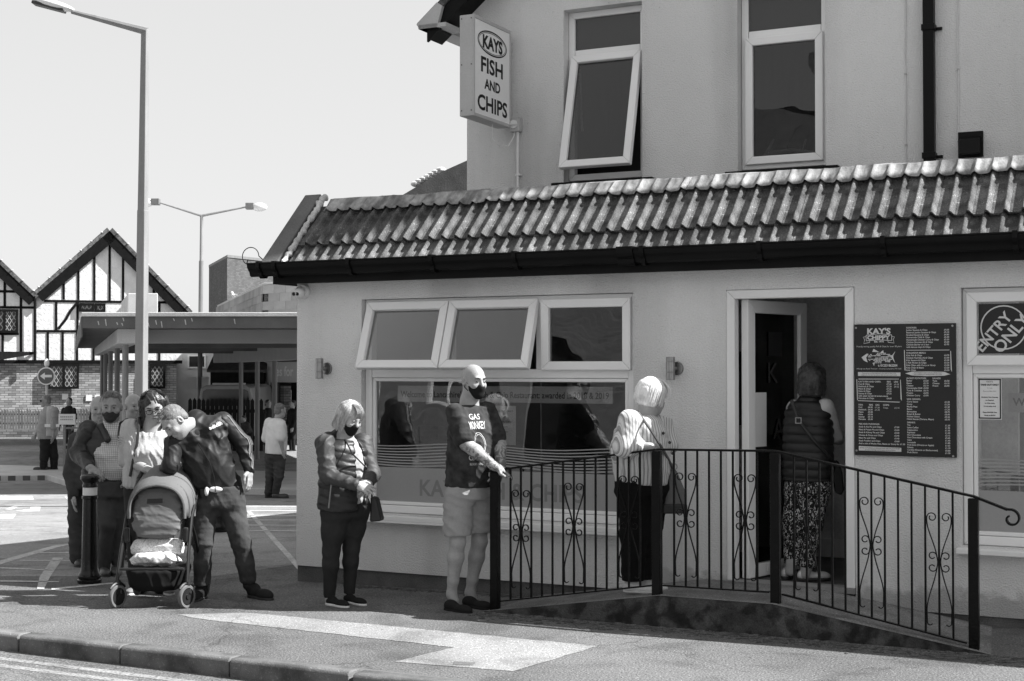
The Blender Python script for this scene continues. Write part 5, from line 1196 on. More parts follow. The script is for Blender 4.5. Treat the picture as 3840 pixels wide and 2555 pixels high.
# ================================================================== the people
Z3 = (1100, 1300, 1.49333); ZA = (250, 1420, 2.61333); Z2 = (200, 1400, 1.65053); ZL = (2250, 1380, 2.6125); Z4 = (1800, 1600, 1.7418); ZD = (2880, 1340, 1.7056); ZH = (0, 1300, 2.614); ZW = (700, 1330, 2.75)
cloth('tee_dark', .035, .9, .55, .5, 20, vs=14); cloth('shorts', .27, .9, .06, .35, 18); cloth('mask_black', .012, .85, .1, .1); cloth('slipper', .015, .9, .1, .2)
def tattoo():
    m = mat('skin_tattoo', .31, .5, .12, 14, .06, 90, .15, 120, .35)
    def f(N, L, v):
        n = noisetex(N, L, v, 24, 4, None, 1.2); s = N.new('ShaderNodeSeparateXYZ'); L.new(v, s.inputs[0]); t = remap(N, L, s.outputs[2], 1.23, 1.14, 0, 1)
        ink = remap(N, L, n, .46, .54, 1, .38); sh = remap(N, L, s.outputs[2], .80, .70, 1, 0)      # arms only
        fac = mth(N, L, 'MULTIPLY', t, sh if False else 1.0)
        a = mth(N, L, 'ADD', mth(N, L, 'MULTIPLY', ink, fac), mth(N, L, 'SUBTRACT', 1.0, fac)); low = remap(N, L, s.outputs[2], .80, .84, 0, 1)
        n2 = noisetex(N, L, v, 5, 2); leg = mth(N, L, 'ADD', low, 0)
        return mth(N, L, 'ADD', mth(N, L, 'MULTIPLY', a, leg), mth(N, L, 'SUBTRACT', 1.0, leg))
    base_mul(m, f)
tattoo()
def gzl(P_, z): return z
# ---------- bald man in dark T-shirt and shorts
def bald_man():
    Y = 10.35; b = GP(1075*D, 1402*D); P = Person('bald man in black mask, dark printed T-shirt and pale shorts beside the railing', 'person', (b[0], Y, gz(Y)), Y, Z3); J = P.J
    H = Head(J(1008, 197, -.01), (.62, -.76, -.10), (0, 0, 1), 1.02); nk = J(985, 310, .02)
    sL, sR = J(905, 352, -.13), J(1085, 350, .13); eL, eR = J(968, 545, -.20), J(1148, 540, .03); wL, wR = J(1128, 672, -.22), J(1165, 668, -.10)
    hL, hR = J(925, 860, -.07), J(1040, 860, .06); kL, kR = J(920, 1088, -.09), J(1042, 1085, .05); aL, aR = J(886, 1385, -.04), J(990, 1378, .08)
    rt = unit(sR-sL)
    arms = []
    for s_, e_, w_ in ((sL, eL, wL), (sR, eR, wR)): arms.append(ch([s_-(0, 0, .04), e_], [.046, .047])+ch([e_, e_+(w_-e_)*.35, w_], [.047, .049, .030]))
    gl = hand(wL, J(1215, 705, -.18)-wL, (-.3, .4, -.9), (-.2, -.9, -.3), .55); gr = hand(wR, J(1140, 735, -.14)-wR, (-.5, .6, -.6), (-.9, -.4, .2), .8)
    legs = []
    for h_, k_, a_ in ((hL, kL, aL), (hR, kR, aR)): legs += ch([h_, k_], [.085, .056])+ch([k_, k_+(a_-k_)*.32+(0, .012, 0), k_+(a_-k_)*.75, a_], [.054, .060, .040, .036])+[el(k_+(.012, -.02, -.01), (.042, .035, .05), None, .03), rc(a_, a_+(.02, -.01, -.05), .038, .035)]
    torso = [lo(J(985, 800, .04), J(985, 330, .04), rt, [(0, .12, .08), (.5, .12, .08), (.85, .12, .07), (1, .07, .05)])]
    P.part('body', [(H.skin(False)+H.neck(nk, .057)+[rc(nk, nk-(0, 0, .12), .06, .10, .04)], .0055), (arms[0]+gl, .0055), (arms[1]+gr, .0055), (legs+[el(J(985, 880, .03), (.10, .06, .06))], .008), (torso, .014)], 'skin_tattoo', 1)
    P.eyes(H); P.brows(H)
    mk = P.part('face_mask', [(H.mask(), .005, [(H.p(0, 0, -.012), tuple(H.u)), (H.p(0, .018, 0), tuple(-H.f-.35*H.u)), (H.p(0, 0, -.118), tuple(-H.u))])], 'mask_black', 2)
    for s in (-1, 1): P.g('ear_loop', G().tube([H.p(s*.066, .03, -.015), H.p(s*.076, .0, .012), H.p(s*.082, -.02, .004), H.p(s*.074, .0, -.04), H.p(s*.066, .03, -.06)], .003, 5), 'mask_black', parent=mk)
    # T-shirt
    hem, top = J(978, 795), J(985, 318, .01)
    body = [lo(hem, top, rt, [(0, .178, .150), (.25, .182, .165, 0, .02), (.5, .188, .165, 0, .03), (.72, .190, .135, 0, .012), (.84, .168, .11), (.93, .115, .088), (1, .070, .066)], .03)]
    slv = []
    for s_, e_ in ((sL, eL), (sR, eR)): slv += [rc(s_+(0, 0, -.02), s_+(e_-s_)*.80, .076, .082, .05)]
    cuts = [(hem+(0, 0, .012), (-.03, 0, -1)), (nk+(0, 0, .035), tuple(unit(np.array([-.1, .30, 1.]))))]
    for s_, e_ in ((sL, eL), (sR, eR)): pass
    fd = folder(3, .012, 22, ((.5, 0, 1), (-.4, .2, 1), (.8, 0, .5)), .4)
    sh = P.part('t_shirt', [(body+slv, .0075, cuts+[(sL+(eL-sL)*.76, tuple(unit((eL-sL)*1.)*1.))] if False else cuts, fd)], 'tee_dark', 1)
    mat('shirt_ink', .42, .8, .2, 40)
    cd = unit(np.array([.50, -.86, 0])); X_ = unit(np.array([.86, .50, 0])); g = G(); c0 = J(1080, 455, -.25)
    def ln(t, size, y, fit, bold=.003): puttext(g, t, size, c0+np.array([0, 0, y])-X_*0, X_, (0, 0, 1), 'CENTER', bold=bold, fit=fit)
    ln('GAS', .055, .055, .10, .001); ln('MONKEY', .075, -.012, .17, .0015); ln('GARAGE', .065, -.235, .16, .001); ln('BLOOD SWEAT BEERS', .022, -.270, .14, .0006)
    for ra, rb, w in ((.056, .078, .005), (.044, .064, .003)):
        q = [c0+X_*ra*math.cos(t*.196)+np.array([0, 0, -.115+rb*math.sin(t*.196)]) for t in range(32)]; q2 = [c0+X_*(ra-w)*math.cos(t*.196)+np.array([0, 0, -.115+(rb-w)*math.sin(t*.196)]) for t in range(32)]; g.add(q+q2, [(i, (i+1) % 32, (i+1) % 32+32, i+32) for i in range(32)])
    decal(sh, g, 'shirt_print', 'shirt_ink', -cd)
    # shorts
    wa = [lo(J(978, 860), J(978, 770), rt, [(0, .165, .135), (.6, .165, .140), (1, .16, .135)], .05)]
    sl_ = [rc(hL+(0, 0, .02), hL+(kL-hL)*.80+(-.005, 0, 0), .108, .103, .05), rc(hR+(0, 0, .02), hR+(kR-hR)*.80, .108, .100, .05)]
    P.part('shorts', [(wa+sl_, .0075, [(J(940, 1050), (.05, 0, -1))], folder(5, .010, 22, ((.6, 0, 1), (1, 0, .4)), .4))], 'shorts', 1)
    for a_, hx, tx, dy in ((aL, (855, 1462), (965, 1470), -.1), (aR, (955, 1455), (1090, 1448), .06)):
        h_ = J(*hx, dy+.02); h_[2] = .002; t_ = J(*tx, dy-.14); t_[2] = .002; t_ = h_+unit(t_-h_)*.27
        P.shoe(h_, t_, 'slipper', .075, .046, 'slipper')
bald_man()
# ---------- blonde woman in quilted jacket
cloth('jacket_grey', .04, .6, .15, .35, 22, .35); cloth('jacket_quilt', .016, .45, .2, .3, 22, .4); cloth('jeans_dark', .025, .85, .25, .3, 30); cloth('top_pale', .34, .85, .08, .25, 20); cloth('bag_black', .02, .5, .2, .2, 20, .4)
def bob_hair(P, H, mt, length, fr, seed, width=1., top=.03, n=220, wav=.0, r=.0028, vol=1., fringe=True):
    """bobbed hair: a cap over the skull plus falling strands"""
    q = [H.e(0, -.018, .040, (.086*vol, .100*vol, .095*vol), .02)]
    for s in (-1, 1): q += [rc(H.p(s*.066*width, -.018, .02), H.p(s*.070*width, -.012, -length*.75), .032*vol, .026, .03), rc(H.p(s*.045, -.07, .02), H.p(s*.05*width, -.06, -length*.8), .04*vol, .030, .03)]
    q.append(rc(H.p(0, -.085, .02), H.p(0, -.075, -length*.8), .042*vol, .03, .03))
    q.append(H.e(0, .105, -.045, (.058, .085, .110), .012, True)); cuts = [(H.p(0, .078, .05), tuple(unit(H.f*1.-H.u*.5)))] if False else []
    o = P.part('hair', [(q, .006, cuts, folder(seed, .0026, 70, ((1, 0, .1), (0, 1, .1)), .2, 6))], mt, 1)
    rd = random.Random(seed); g = G(); rt_ = []
    for i in range(n):
        a = rd.uniform(-2.3, 2.3)+math.pi; e_ = rd.uniform(.15, 1.0); ra = .088*vol
        rt_.append((a, e_, rd.uniform(.8, 1.08), rd.uniform(-.015, .015), rd.uniform(0, 6)))
    def fn(qq, t):
        a, e_, ll, jj, ph = qq; sp = min(t*2.2, 1); z = .128*(1-sp*.55*(1-.3*e_))-max(0, t-.35)/.65*(length*ll+.055); rad = (.045+.052*min(1, sp*1.1))*vol*(1 if t < .6 else 1-.10*(t-.6))*1.02
        w = wav*math.sin(t*14+ph); return H.p(math.sin(a)*rad*width*.92+jj*t+w, math.cos(a)*rad*1.02-.014+w*.5, z)
    strands(g, rt_, fn, 12, r); g.build('strand', mt, o, smooth=True, recalc=False, kind='stuff'); return o
def blonde():
    Y = 10.54; b = GP(780*D, 1392*D); P = Person('blonde woman in mask, dark padded jacket and skinny jeans holding her hands together', 'person', (b[0], Y, gz(Y)), Y, Z3); J = P.J
    H = Head(J(315, 400, -.02), (.66, -.62, -.42), (.25, -.1, 1), .96); nk = J(290, 505, .0)
    sL, sR = J(178, 545, -.10), J(385, 540, .12); eL, eR = J(198, 728, -.20), J(440, 715, .02); wL, wR = J(355, 775, -.26), J(425, 760, -.14)
    hL, hR = J(235, 915, -.05), J(350, 905, .05); kL, kR = J(212, 1148, -.06), J(325, 1130, .05); aL, aR = J(203, 1385, -.02), J(313, 1372, .08); rt = unit(sR-sL)
    P.part('body', [(H.skin()+H.neck(nk, .05), .0055), (ch([nk-(0, 0, .10), sL, eL, wL], [.06, .04, .035, .026])+hand(wL, J(430, 800, -.30)-wL, (.2, .5, -.5), (.1, -.2, .9), .6, .92), .005), (ch([nk-(0, 0, .10), sR, eR, wR], [.06, .04, .035, .026])+hand(wR, J(395, 825, -.26)-wR, (-.5, .5, -.2), (-.5, -.3, .7), .7, .92), .005),
                    (ch([hL, kL, aL, aL-(0, 0, .05)], [.06, .045, .036, .035])+ch([hR, kR, aR, aR-(0, 0, .05)], [.06, .045, .036, .035]), .008), ([lo(J(290, 900), J(290, 560), rt, [(0, .09, .07), (1, .08, .05)])], .014)], 'skin_pale', 1)
    P.eyes(H); bob_hair(P, H, 'hair_blonde', .115, 0, 4, 1.02, n=300)
    g = G()   # side-swept fringe
    rd = random.Random(1)
    for i in range(60):
        a = rd.uniform(-.055, .05); strands(g, [a], lambda q, t: H.p(q*(.5+.5*t)-.035*t+.02, .02+.085*math.sin(min(1, t*1.4)*1.57)-.012*t, .125-.075*t*t-.02*t), 9, .003)
    g.build('fringe', 'hair_blonde', P.pt['hair'], smooth=True, recalc=False, kind='stuff')
    P.part('face_mask', [(H.mask(), .005, [(H.p(0, 0, -.008), tuple(H.u)), (H.p(0, .012, 0), tuple(-H.f))])], 'mask_black', 2)
    P.part('top', [([lo(J(305, 888), J(300, 520), rt, [(0, .150, .120), (.4, .140, .122, 0, .0), (.75, .14, .115, 0, .0), (1, .08, .07)], .03), rc(nk-(0, 0, .05), nk+(0, 0, .02), .075, .062, .03)], .008, [(J(300, 882), (0, 0, -1))], folder(8, .008, 24, ((0, 0, 1), (1, 0, .5)), .4))], 'top_pale', 1)
    # jacket: body open at the front, quilted, with plain sleeves and hood
    fdv = np.cross(rt, (0, 0, 1)); fdv = fdv if fdv[1] < 0 else -fdv; cc = J(330, 700, -.1)
    jb = lo(J(280, 925), J(285, 515), rt, [(0, .200, .155), (.3, .190, .160), (.6, .195, .155), (.85, .195, .125), (1, .12, .085)], .03)
    quilt = folder(2, .007, 20, ((.3, 0, 1),), .3); 
    def qf(X, Y_, Z): return quilt(X, Y_, Z)+.005-.008*np.abs(np.sin((Z+.25*X)*math.pi/.06))**.5
    gap = unit(np.array([.72, -.69, 0])); gx = np.array([gap[1], -gap[0], 0]); gc = J(365, 700, -.05)
    sub = el(gc+gap*.12, (.048, .20, .42), (unit(np.cross(gap, (0, 0, 1))), gap, (0, 0, 1)), .01, True)
    jo = P.part('jacket', [([jb, sub], .0075, [(J(280, 922), (-.12, 0, -1))], qf)], 'jacket_quilt', 1)
    for (s_, e_, w_) in ((sL, eL, wL), (sR, eR, wR)):
        P.part('sleeve', [(ch([s_, e_], [.078, .064], .03)+ch([e_, w_-(w_-e_)*.06], [.064, .043], .03), .0075, [], folder(6, .010, 28, (tuple(unit(w_-e_)), tuple(unit(e_-s_))), .5))], 'jacket_grey', 1, jo)
    P.part('hood', [([rc(J(195, 520, .02), J(255, 505, .12), .05, .055, .04), rc(J(255, 505, .12), J(350, 520, .14), .055, .04, .04), rc(J(195, 520, .02), J(255, 560, -.10), .05, .028, .03)], .0075, [], folder(7, .004, 26, ((1, 0, .3),), .5))], 'jacket_grey', 1, jo)
    g = G(); g.tube([J(213, 765, -.24), J(198, 905, -.22)], .006, 6); P.g('zip', g, 'chrome', parent=jo)
    P.part('trousers', [([lo(J(290, 960), J(290, 860), rt, [(0, .165, .125), (1, .165, .12)], .05), rc(hL, hL+(kL-hL)*.5, .105, .088, .05), rc(hL+(kL-hL)*.5, kL, .088, .064, .03), rc(kL, kL+(aL-kL)*.3, .062, .060, .03), rc(kL+(aL-kL)*.3, aL, .060, .045, .03), rc(hR, hR+(kR-hR)*.5, .105, .086, .05), rc(hR+(kR-hR)*.5, kR, .086, .062, .03), rc(kR, kR+(aR-kR)*.3, .060, .058, .03), rc(kR+(aR-kR)*.3, aR, .058, .044, .03)], .0075, [], folder(9, .0035, 30, ((.9, .2, 1), (-.8, .2, 1), (1, 0, .2)), .6))], 'jeans_dark', 1)
    for hx, tx, dy in (((188, 1440), (300, 1452), -.04), ((290, 1432), (392, 1440), .06)):
        h_ = J(*hx, dy+.03); h_[2] = .002; t_ = J(*tx, dy-.12); t_[2] = .002; t_ = h_+unit(t_-h_)*.235; P.shoe(h_, t_, 'slipper', .07, .038, 'sole_white')
    hb = thing('handbag', "small black shoulder bag hanging at the blonde woman's hip", 'handbag', tuple(P.b+J(450, 985, .06)))
    o = np.array(J(450, 985, .06)); G().prism([J(425, 985, .02)-o, J(492, 978, .02)-o, J(462, 850, .03)-o, J(430, 840, .03)-o], (.02, .10, 0)).build('pouch', 'bag_black', hb, bevel=.015); G().tube([J(440, 850, .06)-o, J(430, 700, .0)-o, J(330, 600, -.21)-o, J(290, 520, -.08)-o], .006, 6).build('strap', 'bag_black', hb, smooth=True)
blonde()
# ---------- white-haired lady in striped blouse
cloth('trousers_black', .008, .9, .2, .2, 30)
def striped():
    m = cloth('blouse_stripe', .62, .8, .05, .3, 22)
    def f(N, L, v):
        s = N.new('ShaderNodeSeparateXYZ'); L.new(v, s.inputs[0]); w = mth(N, L, 'ADD', mth(N, L, 'MULTIPLY', s.outputs[0], 1.0), mth(N, L, 'MULTIPLY', s.outputs[1], .55)); nz = noisetex(N, L, v, 5, 2); w = mth(N, L, 'ADD', w, mth(N, L, 'MULTIPLY', nz, .010))
        a = mth(N, L, 'FRACT', mth(N, L, 'MULTIPLY', w, 38.)); b = mth(N, L, 'FRACT', mth(N, L, 'MULTIPLY', w, 95.)); return mth(N, L, 'MULTIPLY', remap(N, L, a, .62, .68, 1, .48), remap(N, L, b, .7, .85, 1, .72))
    base_mul(m, f)
striped()
def lady():
    Y = 9.945; pos = L2W(3.39, -.66, .172); P = Person('white-haired woman in striped blouse and black trousers standing on the ramp', 'person', tuple(pos), Y, ZL); J = P.J
    H = Head(J(505, 285, 0), (.86, .42, -.30), (.1, -.06, 1), .98); nk = J(450, 450, 0)
    sL, sR = J(290, 520, -.15), J(590, 500, .13); eL = J(235, 765, -.18); wL = J(500, 775, -.20); rt = unit(np.array([.35, .94, 0])); fw = np.array([.94, -.35, 0])
    rt = np.array([-.30, -.95, 0])
    P.part('body', [(H.skin()+H.neck(nk, .055), .0055), (ch([nk-(0, 0, .10), sL, eL, wL], [.06, .045, .042, .028])+hand(wL, J(600, 770, -.14)-wL, (.1, .6, -.6), (.1, -.5, .8), .9, .95), .005), ([lo(J(420, 1100), J(440, 520), rt, [(0, .09, .09), (1, .08, .06)])], .014)], 'skin_pale', 1)
    bob_hair(P, H, 'hair_white', .062, 0, 12, 1.04, n=420, vol=1.10, r=.0032)
    g = G(); rd = random.Random(5)
    for i in range(90):
        a = rd.uniform(-.07, .07); strands(g, [(a, rd.uniform(.9, 1.1))], lambda q, t: H.p(q[0]*(.6+.45*t), -.01+.105*math.sin(min(1, t*1.25)*1.57)*q[1], .138-.03*t-.085*t*t), 9, .0032)
    g.build('fringe', 'hair_white', P.pt['hair'], smooth=True, recalc=False, kind='stuff')
    P.part('face_mask', [(H.mask(), .005, [(H.p(0, 0, -.008), tuple(H.u)), (H.p(0, .012, 0), tuple(-H.f))])], 'top_pale', 2)
    e_ = H.p(-.088, .0, -.055); g = G(); g.tube([e_+np.array([.016*math.cos(t*.524), 0, .016*math.sin(t*.524)-.01]) for t in range(12)], .0025, 5, True); P.g('earring', g, 'chrome')
    bl = [lo(J(400, 1150), J(440, 455), rt, [(0, .175, .185), (.22, .18, .20, 0, 0), (.5, .175, .215, 0, .02), (.75, .175, .19, 0, .02), (.92, .165, .12), (1, .10, .08)], .03)]
    sv = [rc(sL, eL, .084, .076, .05), rc(eL, eL+(wL-eL)*.55, .074, .050, .04), rc(sR, J(640, 690, .14), .085, .07, .04), rc(J(640, 690, .14), J(690, 760, .10), .07, .06, .04)]
    bo = P.part('blouse', [(bl+sv, .0075, [(J(400, 1135), (-.05, 0, -1)), (nk+(0, 0, .02), tuple(unit(np.array([.3, 0, 1.]))))], folder(21, .008, 22, ((1, 0, .15), (.8, .5, .2), (.6, 0, .6)), .35, 6))], 'blouse_stripe', 1)
    g = G()
    for (x, y) in ((620, 640), (683, 732), (712, 838)): q = J(x, y, -.14); g.ell(q, (.011, .008, .011), 8, 6)
    P.g('button', g, 'dark_plastic', parent=bo)['kind'] = 'stuff'
    hA, hB = J(330, 1150, -.04), J(530, 1150, .06)
    def Jz(x, y, dy=0): return AT(Z4[0]+x/Z4[2], Z4[1]+y/Z4[2], Y+dy)-P.b
    k1, k2, a1, a2 = Jz(1005, 690, -.04), Jz(1095, 690, .06), Jz(1000, 1010, -.02), Jz(1085, 1000, .08)
    P.part('trousers', [([lo(J(400, 1250), J(400, 1090), rt, [(0, .155, .175), (1, .15, .175)], .05), rc(hA, k1, .125, .095, .05), rc(k1, a1, .095, .080, .04), rc(hB, k2, .125, .095, .05), rc(k2, a2, .095, .080, .04)], .008, [(Jz(1000, 1004), (0, 0, -1))], folder(22, .006, 20, ((1, .3, .2), (.8, 0, 1)), .5))], 'trousers_black', 1)
    for a_, dy in ((a1, -.02), (a2, .08)):
        h_ = a_+np.array([-.06, .02, 0]); h_[2] = .0+ (.03); h_[2] = a_[2]-.075; P.shoe(h_, h_+np.array([.20, -.09, 0]), 'sole_white', .07, .04, 'sole_white', a_)
    hb = thing('handbag', 'grey bucket handbag with chain strap carried by the white-haired woman', 'handbag', tuple(P.b+J(720, 1415, .02))); o = J(720, 1415, .02)
    cloth('bag_grey', .10, .5, .1, .15, 20, .35)
    bg_ = G(); bg_.prism([(-.075, -.07, .0), (.085, -.07, 0), (.075, -.05, .16), (.02, -.02, .30), (-.035, -.02, .30), (-.06, -.05, .16)], (0, .13, 0)); bg_.build('bag', 'bag_grey', hb, bevel=.02)
    G().prism([(-.082, -.078, -.004), (.092, -.078, -.004), (.088, -.076, .065), (-.078, -.076, .065)], (0, .146, 0)).build('base_panel', 'bag_black', hb, bevel=.012)
    cg = G(); p0, p1 = np.array([.0, -.02, .30]), J(640, 840, -.16)-o; p2 = J(490, 600, -.26)-o; p3 = J(370, 430, -.10)-o
    cg.tube([p0, p0+(p1-p0)*.5, p1, p1+(p2-p1)*.5+(0, -.03, 0), p2, p3], .010, 6); cg.build('strap', 'bag_grey', hb, smooth=True)
    g = G(); g.tube([p0+np.array([.022*math.cos(t*.524), -.01, .022*math.sin(t*.524)+.02]) for t in range(12)], .004, 5, True); g.build('buckle', 'chrome', hb, smooth=True)
lady()
# ---------- woman in quilted gilet at the doorway, seen from behind
def squiggle():
    m = cloth('trouser_print', .012, .9, .1, .2, 30)
    def f(N, L, v):
        n = noisetex(N, L, v, 70, 1, (1, 1, .55), 1.5); return remap(N, L, n, .57, .60, 1, 38)
    base_mul(m, f)
squiggle(); cloth('gilet', .012, .5, .2, .3, 24, .4); cloth('sleeve_pale', .45, .85, .06, .25, 20); mat('shoe_silver', .55, .35, .1, 10, metal=.3)
def door_woman():
    Y = 10.36; pos = L2W(4.28, .10, .19); P = Person('woman in dark quilted gilet and patterned trousers stepping through the doorway', 'person', tuple(pos), Y, ZD); J = P.J
    H = Head(J(283, 150, 0), (.45, .88, -.12), (0, 0, 1), .97); nk = J(265, 265, .0); rt = np.array([.88, -.40, 0])
    sL, sR = J(175, 330, .10), J(365, 325, -.06); eR = J(432, 500, .04); wR = J(455, 535, .16); eL = J(160, 500, .20); wL = J(220, 560, .32)
    P.part('body', [(H.skin()+H.neck(nk, .05), .006), (ch([nk-(0, 0, .08), sR, eR], [.05, .045, .036])+ch([eR, wR], [.038, .028])+hand(wR, (-.3, .8, .1), (-.8, -.2, -.3), (.2, 0, .9), .6, .93), .0055), (ch([nk-(0, 0, .08), sL, eL, wL], [.05, .04, .036, .028])+hand(wL, (.5, .6, .1), (.5, -.5, -.3), (0, 0, 1), .6, .93), .006), (ch([J(200, 830, .02), J(165, 1060), J(150, 1300), J(140, 1370)], [.06, .05, .04, .036])+ch([J(310, 830, -.03), J(280, 1065, -.02), J(250, 1330, -.04), J(235, 1390, -.05)], [.06, .05, .042, .038]), .008), ([lo(J(255, 860), J(260, 310), rt, [(0, .11, .08), (1, .10, .06)])], .014)], 'skin', 1)
    bob_hair(P, H, 'hair_brown', .125, 0, 31, 1.04, n=320, wav=.006)
    def qf(X, Y_, Z): return .009-.013*np.abs(np.sin((Z+.02*X)*math.pi/.062))**.5
    go = P.part('gilet', [([lo(J(252, 800), J(262, 268), rt, [(0, .178, .145), (.3, .182, .15), (.6, .18, .145), (.85, .172, .115), (.95, .13, .09), (1, .085, .075)], .03), rc(nk-(0, 0, .06), nk+(.01, .01, .02), .085, .068, .04)], .0075, [(J(250, 788), (0, 0, -1)), (nk+(0, 0, .035), (0, 0, 1))], qf)], 'gilet', 1)
    for (s_, e_, w_) in ((sL, eL, wL), (sR, eR, wR)): P.part('sleeve', [(ch([s_, e_], [.070, .056], .03)+ch([e_, e_+(w_-e_)*.45], [.056, .046], .02), .007, [], folder(33, .004, 30, ((.5, 0, 1),), .5))], 'sleeve_pale', 1)
    a1, a2 = J(150, 1325, .02), J(252, 1345, -.04); k1, k2 = J(165, 1060, .0), J(280, 1065, -.02); h1, h2 = J(200, 830, .02), J(310, 830, -.03)
    P.part('trousers', [([lo(J(258, 880), J(258, 770), rt, [(0, .155, .135), (1, .15, .13)], .05), rc(h1, k1, .105, .080, .05), rc(k1, a1, .080, .058, .04), rc(h2, k2, .105, .080, .05), rc(k2, a2, .080, .058, .04)], .008, [(J(200, 1335), (-.12, 0, -1))], folder(34, .006, 22, ((1, .3, .2), (.8, 0, 1)), .5))], 'trouser_print', 1)
    for h_, d_ in ((J(105, 1430, .02), (.10, .20, 0)), (J(195, 1432, -.05), (.235, .05, 0))):
        h_ = np.array(h_); h_[2] = .003; P.shoe(h_, h_+np.array(d_), 'shoe_silver', .08, .04, 'sole_dark')
    hb = thing('handbag', 'black crossbody bag worn by the woman in the gilet', 'handbag', tuple(P.b+J(455, 885, .0))); o = J(455, 885, .0)
    G().prism([J(432, 870)-o, J(470, 885)-o, J(488, 850)-o, J(478, 740)-o, J(455, 670)-o, J(435, 660)-o, J(415, 760)-o], (.02, .12, 0)).build('bag', 'bag_black', hb, bevel=.02)
    st = [J(150, 275, -.11), J(190, 400, -.165), J(290, 530, -.175), J(380, 625, -.15), J(430, 680, -.03)]; g = G()
    g.tube([q-o for q in st], .013, 6); g.build('strap', 'bag_black', hb, smooth=True); G().frame(-.022, .022, -.022, .022, .006, -.01, .0).build('buckle', 'chrome', hb, loc=tuple(J(193, 405, -.185)-o))
door_woman()
# ---------- the group round the pushchair
cloth('jacket_navy', .020, .5, .25, .4, 16, .4); cloth('trousers_grey', .055, .8, .15, .35, 22); cloth('jeans_blue', .05, .9, .35, .4, 26, vs=9); cloth('track_top', .016, .55, .25, .35, 14, .25); cloth('coat_dull', .05, .85, .15, .3, 20); cloth('blouse_pale', .38, .85, .05, .45, 34); cloth('hivis', .45, .75, .05, .3, 18); cloth('shirt_pale', .28, .85, .06, .3, 18); cloth('tee_white', .62, .85, .04, .3, 18); cloth('dark_cloth', .02, .85, .2, .3, 20)
mat('shoe_leather', .05, .4, .2, 10, spec=.4); mat('stripe_grey', .16, .6, .05, 5); mat('print_white', .7, .6, .03, 5)
def checked():
    m = cloth('check_shirt', .58, .85, .04, .3, 22)
    def f(N, L, v):
        s = N.new('ShaderNodeSeparateXYZ'); L.new(v, s.inputs[0]); o = []
        for ax, fr in ((0, 62.), (2, 62.)): o.append(remap(N, L, mth(N, L, 'FRACT', mth(N, L, 'MULTIPLY', s.outputs[ax], fr)), .72, .82, 1, .5))
        return mth(N, L, 'MULTIPLY', o[0], o[1])
    base_mul(m, f)
checked()
